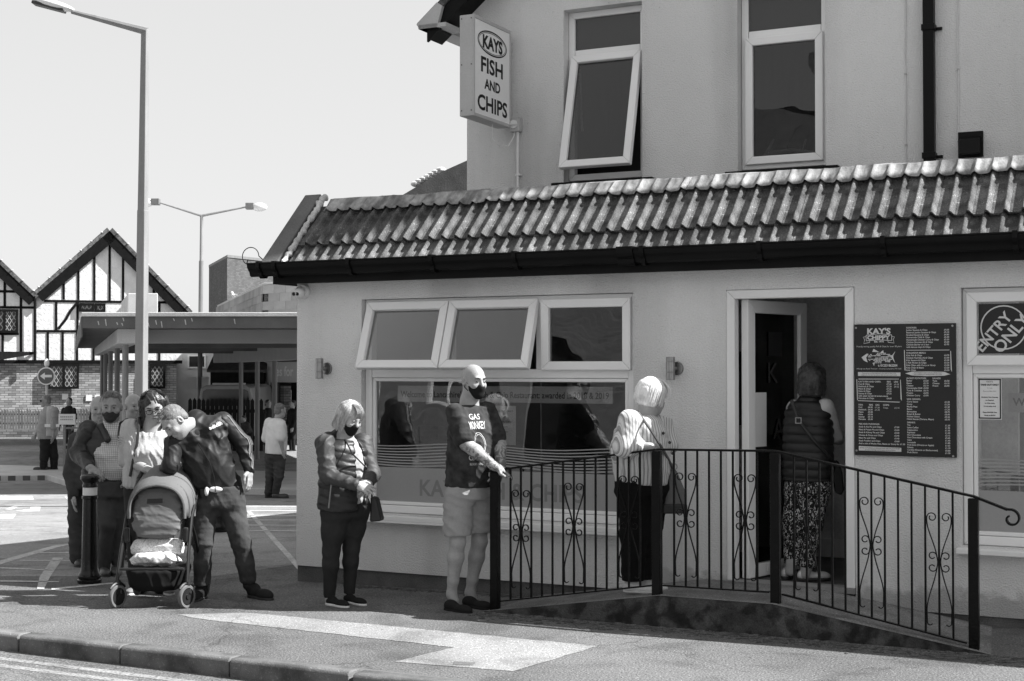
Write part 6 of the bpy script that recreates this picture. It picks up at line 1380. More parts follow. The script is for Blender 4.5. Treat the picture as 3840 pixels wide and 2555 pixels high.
def masked_man():
    Y = 12.55; b = DA(242, 1322, Y); P = Person('older man in face mask, open dark jacket and checked shirt leaning on a bollard', 'person', (b[0], Y, gz(Y)), Y, ZA); J = P.J
    H = Head(J(440, 285, -.03), (.12, -.98, -.10), (.02, 0, 1), 1.03, 1.05); nk = J(438, 440, .0); rt = np.array([1., 0, 0])
    sL, sR = J(215, 505, -.02), J(590, 500, .02); eL, eR = J(125, 735, -.02), J(655, 760, .06); wL = J(235, 880, -.30); wR = J(600, 900, -.1)
    P.part('body', [(H.skin(False)+H.neck(nk, .062), .0055), (ch([nk-(0, 0, .1), sL, eL, wL], [.06, .05, .045, .033])+hand(wL, (.75, -.25, -.35), (0, .3, -1), (.3, -.9, .1), .75, 1.05), .005), (ch([nk-(0, 0, .1), sR, eR, wR], [.06, .05, .045, .033])+hand(wR, (-.1, -.2, -1), (-1, 0, 0), (0, -1, 0), .5), .006), ([lo(J(440, 1000), J(438, 500), rt, [(0, .10, .08), (1, .09, .06)])], .014)], 'skin_tan', 1)
    P.eyes(H); P.brows(H, 'hair_grey')
    hq = [H.e(0, -.022, .048, (.081, .094, .086), .02), H.e(0, -.045, -.01, (.079, .06, .06), .02), H.cp((-.04, .045, .108), (.045, .05, .104), .018, .016)]
    P.part('hair', [(hq, .0055, [(H.p(0, .062, .062), tuple(unit(H.f-H.u*.75)))], folder(41, .005, 75, ((.8, .3, .2), (1, 0, -.3)), .3, 6))], 'hair_grey')
    g = G(); rd = random.Random(3); strands(g, [(rd.uniform(-.07, .07), rd.uniform(.5, 1.1), rd.uniform(-.02, .03)) for i in range(150)], lambda q, t: (lambda x, y: H.p(x, y, .050+.090*math.sqrt(max(0, 1-(x/.090)**2-(y/.108)**2))+.006*math.sin(t*3)))(q[0]+q[2]*t, -.06+.135*t*q[1]), 7, .003); g.build('strand', 'hair_grey', P.pt['hair'], smooth=True, recalc=False, kind='stuff')
    cloth('mask_dark', .04, .8, .1, .2)
    mk = P.part('face_mask', [(H.mask(), .005, [(H.p(0, 0, -.014), tuple(unit(H.u*1+H.f*.1))), (H.p(0, .014, 0), tuple(-H.f))], folder(42, .003, 60, ((0, 0, 1),), .3))], 'mask_dark', 1)
    sh = P.part('shirt', [([lo(J(455, 1000), J(440, 450), rt, [(0, .165, .135), (.2, .175, .155, 0, .02), (.5, .175, .15, 0, .02), (.8, .17, .11), (1, .09, .075)], .03), rc(nk-(0, 0, .04), nk+(0, -.005, .025), .085, .072, .03)], .0075, [(J(455, 990), (0, 0, -1)), (nk+(0, 0, .04), (0, -.35, 1))], folder(43, .008, 22, ((.2, 0, 1), (1, 0, .4)), .4))], 'check_shirt', 1)
    sub = el(J(470, 740, -.22), (.115, .16, .42), None, .015, True); sub2 = el(J(455, 470, -.16), (.075, .16, .14), None, .015, True)
    jk = P.part('jacket', [([lo(J(400, 1010, .02), J(420, 440, .02), rt, [(0, .235, .165), (.3, .225, .175), (.6, .225, .165), (.85, .215, .13), (1, .12, .09)], .03), sub, sub2], .008, [(J(400, 990), (-.1, 0, -1))], folder(44, .014, 18, ((1, 0, .4), (.5, 0, 1)), .4))], 'jacket_navy', 1)
    for (s_, e_, w_) in ((sL, eL, wL), (sR, eR, wR)): P.part('sleeve', [(ch([s_, e_], [.095, .080], .03)+ch([e_, w_-(w_-e_)*.10], [.080, .052], .03), .0075, [], folder(45, .014, 24, (tuple(unit(w_-e_)), (.5, 0, 1)), .5))], 'jacket_navy', 1, jk)
    P.part('collar', [([rc(J(345, 480, -.05), J(400, 600, -.16), .035, .030, .02), rc(J(345, 480, -.05), J(350, 440, .05), .035, .04, .03), rc(J(540, 480, -.05), J(530, 590, -.16), .03, .028, .02)], .007)], 'jacket_navy', 1, jk)
    def J2(x, y, dy=0): return AT(Z2[0]+x/Z2[2], Z2[1]+y/Z2[2], Y+dy)-P.b
    hL, hR = J2(320, 730, 0), J2(400, 730, 0); kL, kR = J2(335, 940, -.10), J2(395, 930, .02); aL, aR = J2(312, 1215, .0), J2(398, 1190, .06)
    P.part('trousers', [([lo(J2(360, 770), J2(360, 655), rt, [(0, .175, .135), (1, .17, .13)], .05), rc(hL, kL, .100, .074, .03), rc(kL, aL, .070, .058, .02), rc(hR, kR, .100, .074, .03), rc(kR, aR, .070, .056, .02)], .008, [(J2(320, 1228), (0, 0, -1))], folder(46, .008, 20, ((.9, 0, 1), (-.9, 0, 1), (1, 0, .2)), .6))], 'trousers_grey', 1)
    for a_, d_ in ((aL, (.10, -.26, 0)), (aR, (.06, -.26, 0))): h_ = np.array([a_[0]-.02, a_[1]+.05, .003+(gz(Y)-gz(Y))]); P.shoe(h_, h_+np.array(d_), 'shoe_leather', .09, .048, 'sole_dark', (a_[0], a_[1], .09))
masked_man()
def glasses_woman():
    Y = 11.2; b = DA(345, 1368, Y); P = Person('dark curly-haired woman in glasses and pale lace-sleeved top behind the pushchair', 'person', (b[0], Y, gz(Y)), Y, ZA); J = P.J
    H = Head(J(855, 275, -.02), (.22, -.88, -.40), (-.10, -.2, 1), .98, 1.04, 1.08); nk = J(835, 450, .02); rt = np.array([1., .1, 0])
    sL, sR = J(628, 492, .0), J(1040, 480, .04); eL, eR = J(585, 800, -.02), J(1120, 760, .02); wL = J(790, 895, -.25); wR = J(1150, 965, -.18)
    P.part('body', [(H.skin()+H.neck(nk, .050)+[rc(nk, nk-(0, -.02, .1), .055, .10, .05)], .0055), (ch([sL, eL], [.070, .062])+ch([eL, wL], [.062, .034])+hand(wL, (.95, -.2, -.1), (0, .2, -1), (-.1, -.9, 0), .35, .95), .0055), (ch([sR, eR], [.068, .060])+ch([eR, wR], [.058, .033])+hand(wR, (.0, -.3, -.9), (-.9, 0, 0), (0, -.9, .2), .5, .95), .0055), ([lo(J(800, 1000), J(830, 520), rt, [(0, .12, .09), (1, .10, .06)]), rc((-.09, 0, .05), (-.1, 0, .75), .05, .08), rc((.09, 0, .05), (.1, 0, .75), .05, .08)], .014)], 'skin', 1)
    P.eyes(H); P.brows(H, 'hair_dark'); P.g('lips', G().ell(H.p(0, .094, -.058), (.021, .006, .008), 10, 6, H.ax), 'lips')
    q = [H.e(0, -.018, .040, (.092, .104, .098), .02)]
    for s in (-1, 1): q += [rc(H.p(s*.075, -.01, .04), H.p(s*.092, -.012, -.14), .042, .040, .03)]
    q.append(rc(H.p(0, -.08, .02), H.p(0, -.075, -.12), .05, .05, .03)); q.append(H.e(.004, .105, -.045, (.060, .088, .105), .012, True))
    ho = P.part('hair', [(q, .006, [], folder(51, .008, 60, ((1, .3, .3), (.3, 1, .4)), .5, 6))], 'hair_dark')
    g = G(); rd = random.Random(8); rt_ = [(rd.choice((-1, 1))*rd.uniform(.1, 2.05), rd.uniform(.7, 1.25), rd.uniform(0, 6.3), rd.uniform(.006, .014)) for i in range(260)]
    def fn(q, t):
        a, ll, ph, am = q; a = math.pi+a*.9 if abs(a) < 2.45 else math.pi+a; sp = min(1, t*2.); rad = .04+.062*sp; z = .135-.05*sp-max(0, t-.3)*.34*ll; w = am*math.sin(t*16+ph)*min(1, t*2)
        return H.p(math.sin(a)*rad+w, math.cos(a)*rad*1.02-.01+am*math.cos(t*16+ph)*min(1, t*2), z)
    strands(g, rt_, fn, 20, .0045, .002); g.build('curl', 'hair_dark', ho, smooth=True, recalc=False, kind='stuff')
    g = G()
    for s in (-1, 1): g.tube([H.p(s*.033+.024*math.cos(t*.393), .112-.006*abs(math.cos(t*.393)), .006+.020*math.sin(t*.393)) for t in range(16)], .0028, 5, True); g.tube([H.p(s*.057, .104, .010), H.p(s*.080, .04, .012), H.p(s*.083, -.01, .010)], .0024, 5)
    g.tube([H.p(-.009, .114, .010), H.p(.009, .114, .010)], .0026, 5); P.g('glasses', g, 'ink')['kind'] = 'stuff'
    tp = P.part('top', [([lo(J(800, 1080), J(835, 475), rt, [(0, .205, .165), (.3, .20, .17, 0, .01), (.6, .195, .17, 0, .03), (.85, .185, .13), (1, .13, .08)], .03), rc(nk-(0, 0, .06), sL, .075, .070, .05), rc(nk-(0, 0, .06), sR, .075, .070, .05), rc(sL, sL+(eL-sL)*.50, .074, .084, .05), rc(sR, sR+(eR-sR)*.5, .074, .084, .05), el(nk+(0, -.05, .01), (.115, .13, .085), None, .01, True)], .0075, [], folder(52, .009, 36, ((1, .2, .12), (1, -.2, .1)), .18, 6))], 'blouse_pale', 1)
    # lace edging on the sleeve
    lg = G(); ax_ = unit(eL-sL); _, xx, yy = frame_of((0, 0, 0), ax_)
    for rr, tt in ((.086, .28), (.088, .36), (.089, .44), (.0895, .50)):
        c = sL+(eL-sL)*tt; lg.tube([c+(xx*math.cos(k*.2618)+yy*math.sin(k*.2618))*rr+ax_*(.008*(k % 2)) for k in range(24)], .004, 4, True)
    P.g('lace_trim', lg, 'blouse_pale', parent=tp)['kind'] = 'stuff'
    g = G(); g.tube([J(705, 385, -.02), J(705, 470, -.13), J(690, 640, -.175), J(660, 760, -.18), J(620, 960, -.18)], .011, 6); P.g('bag_strap', g, 'bag_black')
    g = G(); c = wL-(wL-eL)*.05; d_, xx, yy = frame_of(eL, wL); g.tube([c+(xx*math.cos(k*.524)+yy*math.sin(k*.524))*.035 for k in range(12)], .005, 5, True); P.g('wristband', g, 'bag_black')
    g = G(); c = wR-(wR-eR)*.02; d_, xx, yy = frame_of(eR, wR); g.tube([c+(xx*math.cos(k*.524)+yy*math.sin(k*.524))*.035 for k in range(12)], .005, 5, True); P.g('bracelet', g, 'chrome')
    P.part('trousers', [([rc((-.09, 0, .06), (-.10, 0, .8), .07, .11, .05), rc((.09, 0, .06), (.10, 0, .8), .07, .11, .05), el((0, 0, .85), (.19, .14, .14))], .012)], 'jeans_dark', 1)
    for s in (-1, 1): h_ = np.array([s*.08+.02, .10, .002]); P.shoe(h_, h_+np.array([.09*s, -.22, 0]), 'stripe_grey', .07, .042, 'sole_white')
glasses_woman()
def adidas_man():
    Y = 10.86; b = DA(520, 1380, Y); P = Person('man in dark track top with striped sleeves and blue jeans bending over the pushchair', 'person', (b[0], Y, gz(Y)), Y, ZA); J = P.J
    H = Head(J(1068, 425, -.20), (-.45, -.50, -.74), (-.62, -.30, .72), 1.02); nk = J(1268, 455, -.06)
    pel = J(1470, 1080, .03); chest = J(1290, 560, -.08); rt = unit(np.array([.90, .10, .42]))
    sL, sR = J(1055, 640, -.15), J(1535, 425, .02); eL, eR = J(1020, 850, -.22), J(1730, 640, .06); wL = J(940, 915, -.10); wR = J(1785, 895, .02)
    P.part('body', [(H.skin()+H.neck(nk, .056), .0055), (ch([nk+(.05, .03, -.1), sL, eL, wL], [.05, .05, .045, .032])+hand(wL, (-.5, .3, -.6), (0, .5, -.6), (-.3, -.8, .2), .5), .0055), (ch([nk+(.05, .03, -.1), sR, eR, wR], [.05, .05, .045, .033])+hand(wR, J(1800, 1050, .0)-wR, (-.75, .2, 0), (-.45, -.8, .1), .55, 1.05), .005), ([lo(pel, chest+(.05, .06, -.1), rt, [(0, .10, .07), (1, .09, .06)])], .014)], 'skin', 1)
    P.eyes(H); P.brows(H, 'hair_fair')
    ho = P.part('hair', [([H.e(0, -.016, .046, (.080, .095, .088), .02), H.e(0, -.05, -.005, (.077, .055, .06), .02)], .0055, [(H.p(0, .062, .075), tuple(unit(H.f*.9-H.u*.9)))], folder(61, .0035, 85, ((1, .3, .2), (.5, 1, .2)), .4, 6))], 'hair_fair')
    g = G(); rd = random.Random(4); strands(g, [(rd.uniform(-.07, .07), rd.uniform(-.09, .06)) for i in range(200)], lambda q, t: H.p(q[0], q[1]+.022*t, .045+.088*math.sqrt(max(0, 1-(q[0]/.085)**2-((q[1])/.105)**2))-.006+.004*t), 4, .002, .0012); g.build('strand', 'hair_fair', ho, smooth=True, recalc=False, kind='stuff')
    P.part('undershirt', [([rc(J(1240, 540, -.10), J(1258, 475, -.075), .068, .062, .03)], .008)], 'dark_cloth', 1)
    hem, top = J(1470, 1110, .03), J(1275, 400, -.04)
    tk = P.part('track_top', [([lo(hem, top, rt, [(0, .182, .14), (.25, .188, .155, 0, .02), (.5, .195, .155, -.01, .02), (.72, .205, .13), (.88, .175, .105), (1, .08, .072)], .03), rc(sL, J(1180, 560, -.1), .080, .10, .05), rc(sR, J(1400, 480, -.03), .078, .10, .05), rc(J(1260, 455, -.06), J(1265, 380, -.02), .085, .075, .03), rc(J(1500, 1100, .03), J(1640, 1085, .04), .11, .07, .05)], .0075, [(H.p(0, 0, -.02), tuple(unit(H.c-P.J(1290, 520, -.02))))], folder(62, .016, 18, ((1, 0, .6), (.7, 0, 1), (1, 0, -.3)), .45, 6))], 'track_top', 1)
    slv = []
    for (s_, e_, w_, sd_) in ((sL, eL, wL, 63), (sR, eR, wR, 64)):
        slv.append(P.part('sleeve', [(ch([s_, e_], [.082, .070], .03)+ch([e_, w_-(w_-e_)*.04], [.070, .048], .03), .0075, [], folder(sd_, .013, 24, (tuple(unit(w_-e_)), (.6, 0, 1)), .5))], 'track_top', 1, tk))
    # three stripes laid on the sleeve, chest lettering, white waist tag
    sm_ = slv[1]; bt = BVHTree.FromPolygons([v.co[:] for v in sm_.data.vertices], [tuple(q.vertices) for q in sm_.data.polygons])
    for off in (-.022, 0, .022):
        g = G(); pts = []
        for k in range(26):
            t_ = k/25.; c = sR+(eR-sR)*(t_/.5) if t_ < .5 else eR+(wR-eR)*((t_-.5)/.5*.92); q = c+np.array([.09+off*.8, -.06+off*.9, .10*(1-t_)+.0])
            hit = bt.find_nearest(Vector(q)); pts.append(np.array(hit[0])+np.array(hit[1])*.001)
        g.tube(pts, .0042, 4); P.g('sleeve_stripe', g, 'stripe_grey', parent=sm_)
    g = G(); X_ = unit(np.array([.88, -.05, .42])); Y_ = unit(np.array([-.42, -.05, .88])); puttext(g, 'adidas', .038, J(1345, 515, -.35), X_, Y_, bold=.0004)
    tf = J(1425, 472, -.36)
    for a in (-.5, 0, .5): d_ = unit(X_*a+Y_); s_ = np.cross(d_, (0, -1, 0)); g.add([tf+d_*.0, tf+d_*.016+s_*.006, tf+d_*.032, tf+d_*.016-s_*.006], [(0, 1, 2, 3)])
    decal(tk, g, 'chest_logo', 'print_white', (0, 1, 0))
    g = G(); g.tube([J(1290, 640, -.27), J(1400, 820, -.22), J(1450, 980, -.19), J(1458, 1110, -.16)], .004, 5); P.g('zip', g, 'ink', parent=tk)
    P.part('belt_tag', [([el(J(1460, 1088, -.135), (.052, .02, .022), None, .01)], .005)], 'print_white', 1, tk)
    def J2(x, y, dy=0): return AT(Z2[0]+x/Z2[2], Z2[1]+y/Z2[2], Y+dy)-P.b
    hL, hR = J2(945, 790, 0), J2(1100, 790, .02); kL, kR = J2(925, 1045, -.06), J2(1160, 1040, .0); aL, aR = J2(922, 1290, .0), J2(1205, 1265, .05)
    P.part('jeans', [([lo(J2(1020, 830, .02), J2(1020, 690, .02), rt*(1, 1, 0), [(0, .19, .145), (1, .185, .14)], .05), rc(hL, kL, .105, .078, .05), rc(kL, kL+(aL-kL)*.6, .076, .068, .03), rc(kL+(aL-kL)*.6, aL, .068, .068, .03), rc(hR, kR, .105, .078, .05), rc(kR, kR+(aR-kR)*.6, .076, .068, .03), rc(kR+(aR-kR)*.6, aR, .068, .068, .03)], .0075, [(J2(1000, 1312), (.03, 0, -1))], folder(65, .0075, 24, ((.9, .2, 1), (-.9, .2, 1), (1, 0, .2), (.2, 0, 1)), .6, 7))], 'jeans_blue', 1)
    for a_, d_ in ((aL, (-.06, -.28, 0)), (aR, (.20, -.20, 0))): h_ = np.array([a_[0]+.0, a_[1]+.07, .003]); P.shoe(h_, h_+np.array(d_), 'dark_cloth', .10, .050, 'sole_dark', (a_[0], a_[1], .10))
adidas_man()
# ---------- two more men further back in the queue
def back_man(label, Y, hx, hy, facing, coat, hair, bald, trouser, lx):
    b = DA(lx, 1300, Y); P = Person(label, 'person', (b[0], Y, gz(Y)), Y, ZA); J = P.J; hc = J(hx, hy, 0); H = Head(hc, facing, (0, 0, 1), 1.0); nk = hc-(0, 0, .17); X0 = hc[0]; sh = hc[2]-.26
    f = unit(np.array(facing)*(1, 1, 0)); rt = np.array([-f[1], f[0], 0])
    P.part('body', [(H.skin()+H.neck(nk, .06), .006), ([lo((X0*.8, 0, .95), (X0, 0, sh+.05), rt, [(0, .15, .12), (1, .15, .09)])], .014)], 'skin', 1); P.eyes(H)
    hw = [rc(nk+rt*s*.19-(0, 0, .10), nk+rt*s*.24-(0, 0, .38)+f*.02, .07, .055) for s in (-1, 1)]
    P.part('coat', [([lo((X0*.75, .0, .72), (X0, 0, sh+.10), rt, [(0, .24, .17), (.4, .21, .16), (.75, .215, .15), (.9, .19, .11), (1, .09, .08)], .03)]+[rc(nk+rt*s*.19-(0, 0, .12), nk+rt*s*.25-(0, 0, .42), .085, .07, .03) for s in (-1, 1)]+[rc(nk+rt*s*.25-(0, 0, .42), nk+rt*s*.22-(0, 0, .62)+f*.1, .07, .05, .03) for s in (-1, 1)], .009, [], folder(71, .008, 20, ((.5, 0, 1), (1, 0, .3)), .4))], coat, 1)
    P.part('hands', [(hand(nk+rt*.22-(0, 0, .62)+f*.1, (0, 0, -1)+f*.3, -rt, f, .5), .007), (hand(nk-rt*.22-(0, 0, .62)+f*.1, (0, 0, -1)+f*.3, rt, f, .5), .007)], 'skin', 1)
    P.part('trousers', [([rc((s*.10, 0, .82), (s*.11, -.01, .45), .11, .085, .05) for s in (-1, 1)]+[rc((s*.11, -.01, .45), (s*.115, .02, .07), .085, .075, .03) for s in (-1, 1)], .009, [], folder(72, .009, 24, ((.5, 0, 1),), .4))], trouser, 1)
    for s in (-1, 1): h_ = np.array([s*.11, .08, .003]); P.shoe(h_, h_+f*.27*(1, 1, 0), 'shoe_leather', .09, .048, 'sole_dark', (s*.115, .02, .10))
    if not bald: P.part('hair', [([H.e(0, -.018, .045, (.081, .096, .087), .02), H.e(0, -.05, -.01, (.078, .055, .06), .02)], .006, [(H.p(0, .06, .07), tuple(unit(H.f-H.u*.8)))], folder(73, .004, 70, ((1, .3, .2),), .4))], hair)
back_man('bald man in long dull coat half hidden behind the older man', 13.3, 318, 300, (.25, -.9, -.1), 'coat_dull', None, True, 'trousers_grey', 205)
back_man('bald man in dark shirt looking aside between the older man and the woman', 13.9, 655, 275, (.62, -.76, -.05), 'dark_cloth', None, True, 'jeans_dark', 300)
# ---------- man in the high-visibility vest
def hivis_man():
    Y = 33.2; b = DA(108, 1092, Y); gzz = gz(Y)+.12; P = Person('man in high-visibility vest and sunglasses walking past the guard rail', 'person', (b[0], Y, gzz), Y, ZH); J = P.J; s = (J(0, 480)[2]-J(0, 1250)[2])/1.76
    H = Head(J(448, 535, 0), (-.92, -.35, -.05), (0, 0, 1), 1.12); nk = J(470, 590); rt = np.array([.35, -.92, 0])
    sA, eA, wA = J(535, 630, -.16), J(528, 790, -.2), J(522, 880, -.22); eB, wB = J(400, 770, .2), J(345, 870, .16)
    P.part('body', [(H.skin()+H.neck(nk, .065), .009), (ch([sA, eA, wA], [.055, .047, .034])+hand(wA, (-.1, 0, -1), (-1, 0, 0), (-.5, -.5, 0), .5, 1.1), .008), (ch([J(450, 640, .15), eB, wB], [.055, .045, .034])+hand(wB, (-.3, 0, -1), (0, .5, 0), (-.9, 0, 0), .4, 1.1), .008)], 'skin_tan', 1)
    P.g('sunglasses', G().obox(H.p(0, .10, .012), (.13, .03, .04), H.ax), 'ink'); P.part('hair', [([H.e(0, -.02, .045, (.079, .094, .084)), H.e(0, -.05, -.02, (.077, .055, .06))], .01, [(H.p(0, .05, .07), tuple(unit(H.f-H.u*.8)))])], 'hair_grey')
    P.part('shirt', [([lo(J(460, 910), J(475, 575), rt, [(0, .19, .21), (.3, .19, .23, 0, .02), (.7, .20, .19), (.9, .18, .12), (1, .09, .08)], .03), rc(sA, eA, .10, .085, .04)], .011, [(J(460, 905), (0, 0, -1)), (eA+(sA-eA)*.2, (0, 0, -1))] if False else [(J(460, 905), (0, 0, -1))], folder(81, .008, 16, ((.5, 0, 1),), .4))], 'shirt_pale', 1)
    P.part('vest', [([lo(J(480, 880), J(490, 580), rt, [(0, .205, .20), (.4, .205, .20), (.75, .21, .185), (.92, .18, .12), (1, .10, .085)], .03)], .011, [(J(465, 700), (-1, -.2, 0)), (J(470, 875), (0, 0, -1))])], 'hivis', 1)
    g = G(); g.obox(J(510, 775, -.24), (.34, .02, .07)); P.g('reflective_strip', g, 'lamp_white', False)
    P.part('trousers', [([el(J(468, 920), (.16, .18, .12), None, .05), rc(J(440, 930, -.05), J(432, 1090, -.08), .12, .10, .05), rc(J(432, 1090, -.08), J(425, 1215, -.03), .095, .085, .04), rc(J(505, 930, .08), J(530, 1080, .06), .12, .10, .05), rc(J(530, 1080, .06), J(530, 1205, .1), .095, .085, .04)], .011, [], folder(82, .011, 16, ((.4, 0, 1),), .4))], 'dark_cloth', 1)
    for h_, in ((J(460, 1262, -.05),), (J(560, 1250, .1),)): h_ = np.array(h_); h_[2] = .003; P.shoe(h_, h_+np.array([-.30, -.04, 0]), 'shoe_leather', .10, .055, 'sole_dark', h_+np.array([-.07, 0, .12]))
hivis_man()
def white_tee():
    Y = 24.4; b = DA(635, 1148, Y); P = Person('fair-haired man in white T-shirt and jeans standing with his back turned', 'person', (b[0], Y, gz(Y)), Y, ZW); J = P.J
    H = Head(J(965, 578, 0), (.72, .62, -.05), (0, 0, 1), 1.0); nk = J(945, 650); rt = np.array([.60, -.70, 0])
    sR, eR, wR = J(975, 730, -.15), J(972, 890, -.17), J(985, 985, -.12); sL = J(850, 700, .1)
    P.part('body', [(H.skin()+H.neck(nk, .06), .007), (ch([sR, eR, wR], [.055, .045, .033])+hand(wR, (.1, 0, -1), (.3, 1, 0), (1, 0, 0), .5), .007)], 'skin', 1)
    P.part('hair', [([H.e(0, -.018, .045, (.084, .098, .088)), H.e(0, -.05, -.015, (.08, .058, .065))], .007, [(H.p(0, .05, .06), tuple(unit(H.f-H.u*.8)))], folder(83, .007, 70, ((1, .3, .4), (.3, 1, .3)), .4))], 'hair_fair')
    P.part('t_shirt', [([lo(J(920, 1030), J(935, 655), rt, [(0, .19, .17), (.4, .19, .18), (.75, .20, .15), (.92, .18, .11), (1, .09, .08)], .03), rc(sR, sR+(eR-sR)*.75, .085, .09, .04), rc(sL, J(820, 860, .15), .085, .085, .04)], .009, [(J(920, 1022), (-.05, 0, -1)), (nk+(0, 0, .03), (0, 0, 1))], folder(84, .008, 20, ((.5, 0, 1), (1, 0, .4)), .4))], 'tee_white', 1)
    P.part('jeans', [([el(J(915, 1050), (.17, .14, .11), None, .05), rc(J(865, 1060, .04), J(862, 1240, .04), .105, .085, .05), rc(J(862, 1240, .04), J(845, 1420, .06), .08, .07, .03), rc(J(965, 1060, -.04), J(950, 1250, -.06), .105, .085, .05), rc(J(950, 1250, -.06), J(918, 1420, -.02), .08, .07, .03)], .009, [], folder(85, .010, 24, ((.4, 0, 1),), .4))], 'jeans_blue', 1)
    for h_, d_ in ((J(815, 1490, .05), (.15, .20, 0)), (J(885, 1492, -.04), (.27, .03, 0))): h_ = np.array(h_); h_[2] = .003; P.shoe(h_, h_+np.array(d_), 'shoe_leather', .10, .05, 'sole_dark', h_+np.array([.06, .02, .11]))
white_tee()
# ---------- small figures under the canopy
def far_figure(label, px, ytop, yfoot, f, coat, trs, hair, pose=0, Y=None, dz=0.):
    Y = Y or 43.; h = (yfoot-ytop)/3274.*Y; b = DA(px, yfoot, Y); P = Person(label, 'person', (b[0], Y, b[2]), Y, ZW); s = h/1.70; f = unit(np.array(f)); rt = np.array([-f[1], f[0], 0]); S = lambda r, ff, z: (rt*r+f*ff+np.array([0, 0, z]))*s
    lean = .0 if not pose else .28
    H = Head(S(0, lean, 1.58-.12*pose), tuple(f+np.array([0, 0, -.4*pose])), (0, 0, 1), s*1.05)
    P.part('body', [(H.skin()+H.neck(S(0, lean*.8, 1.42-.1*pose), .06*s), .012), (hand(S(.25, .12+lean, .80), tuple(f*.3-np.array([0, 0, 1])), tuple(-rt), tuple(f), .5, s), .012), (hand(S(-.25, .12+lean, .80), tuple(f*.3-np.array([0, 0, 1])), tuple(rt), tuple(f), .5, s), .012)], 'skin', 1)
    P.part('hair', [([H.e(0, -.02, .04, (.084, .098, .09)), H.e(0, -.05, -.03, (.08, .06, .08))], .012, [(H.p(0, .05, .06), tuple(unit(H.f-H.u*.8)))])], hair)
    P.part('coat', [([lo(S(0, 0, .86), S(0, lean*.85, 1.44-.1*pose), tuple(rt), [(0, .18*s, .14*s), (.7, .19*s, .14*s), (1, .10*s, .09*s)], .03)]+[rc(S(q*.19, lean*.75, 1.32-.1*pose), S(q*.24, .02+lean*.6, 1.06-.05*pose), .075*s, .065*s, .03) for q in (-1, 1)]+[rc(S(q*.24, .02+lean*.6, 1.06-.05*pose), S(q*.25, .12+lean, .84), .06*s, .045*s, .03) for q in (-1, 1)], .014, [], folder(91, .01, 16, ((.5, 0, 1),), .4))], coat, 1)
    P.part('trousers', [([rc(S(q*.09, 0, .88), S(q*.10, .02, .46), .10*s, .075*s, .04) for q in (-1, 1)]+[rc(S(q*.10, .02, .46), S(q*.10, 0, .07), .07*s, .055*s, .03) for q in (-1, 1)], .014)], trs, 1)
    for q in (-1, 1): h_ = S(q*.10, -.07, .003); P.shoe(h_, h_+f*.26*s, 'dark_cloth', .09, .05, 'sole_dark')
far_figure('person in dark coat standing at the shop front under the canopy', 673, 922, 1041, (-.8, -.6, 0), 'dark_cloth', 'dark_cloth', 'hair_dark')
far_figure('person in black top reaching past a canopy post', 617, 921, 1040, (.7, -.5, 0), 'dark_cloth', 'dark_cloth', 'hair_dark', 0, 44)
far_figure('woman bending forward beside the dark paling fence', 574, 950, 1047, (-.7, -.7, 0), 'coat_dull', 'dark_cloth', 'hair_brown', 1, 41.5)
far_figure('dark-haired person waiting behind the white notice on the guard rail', 158, 916, 1040, (-.3, -.9, 0), 'dark_cloth', 'jeans_blue', 'hair_dark', 0, 44)
far_figure('person in a dull coat standing by the pub fence', 222, 918, 1035, (-.5, -.9, 0), 'coat_dull', 'jeans_dark', 'hair_dark', 0, 45)

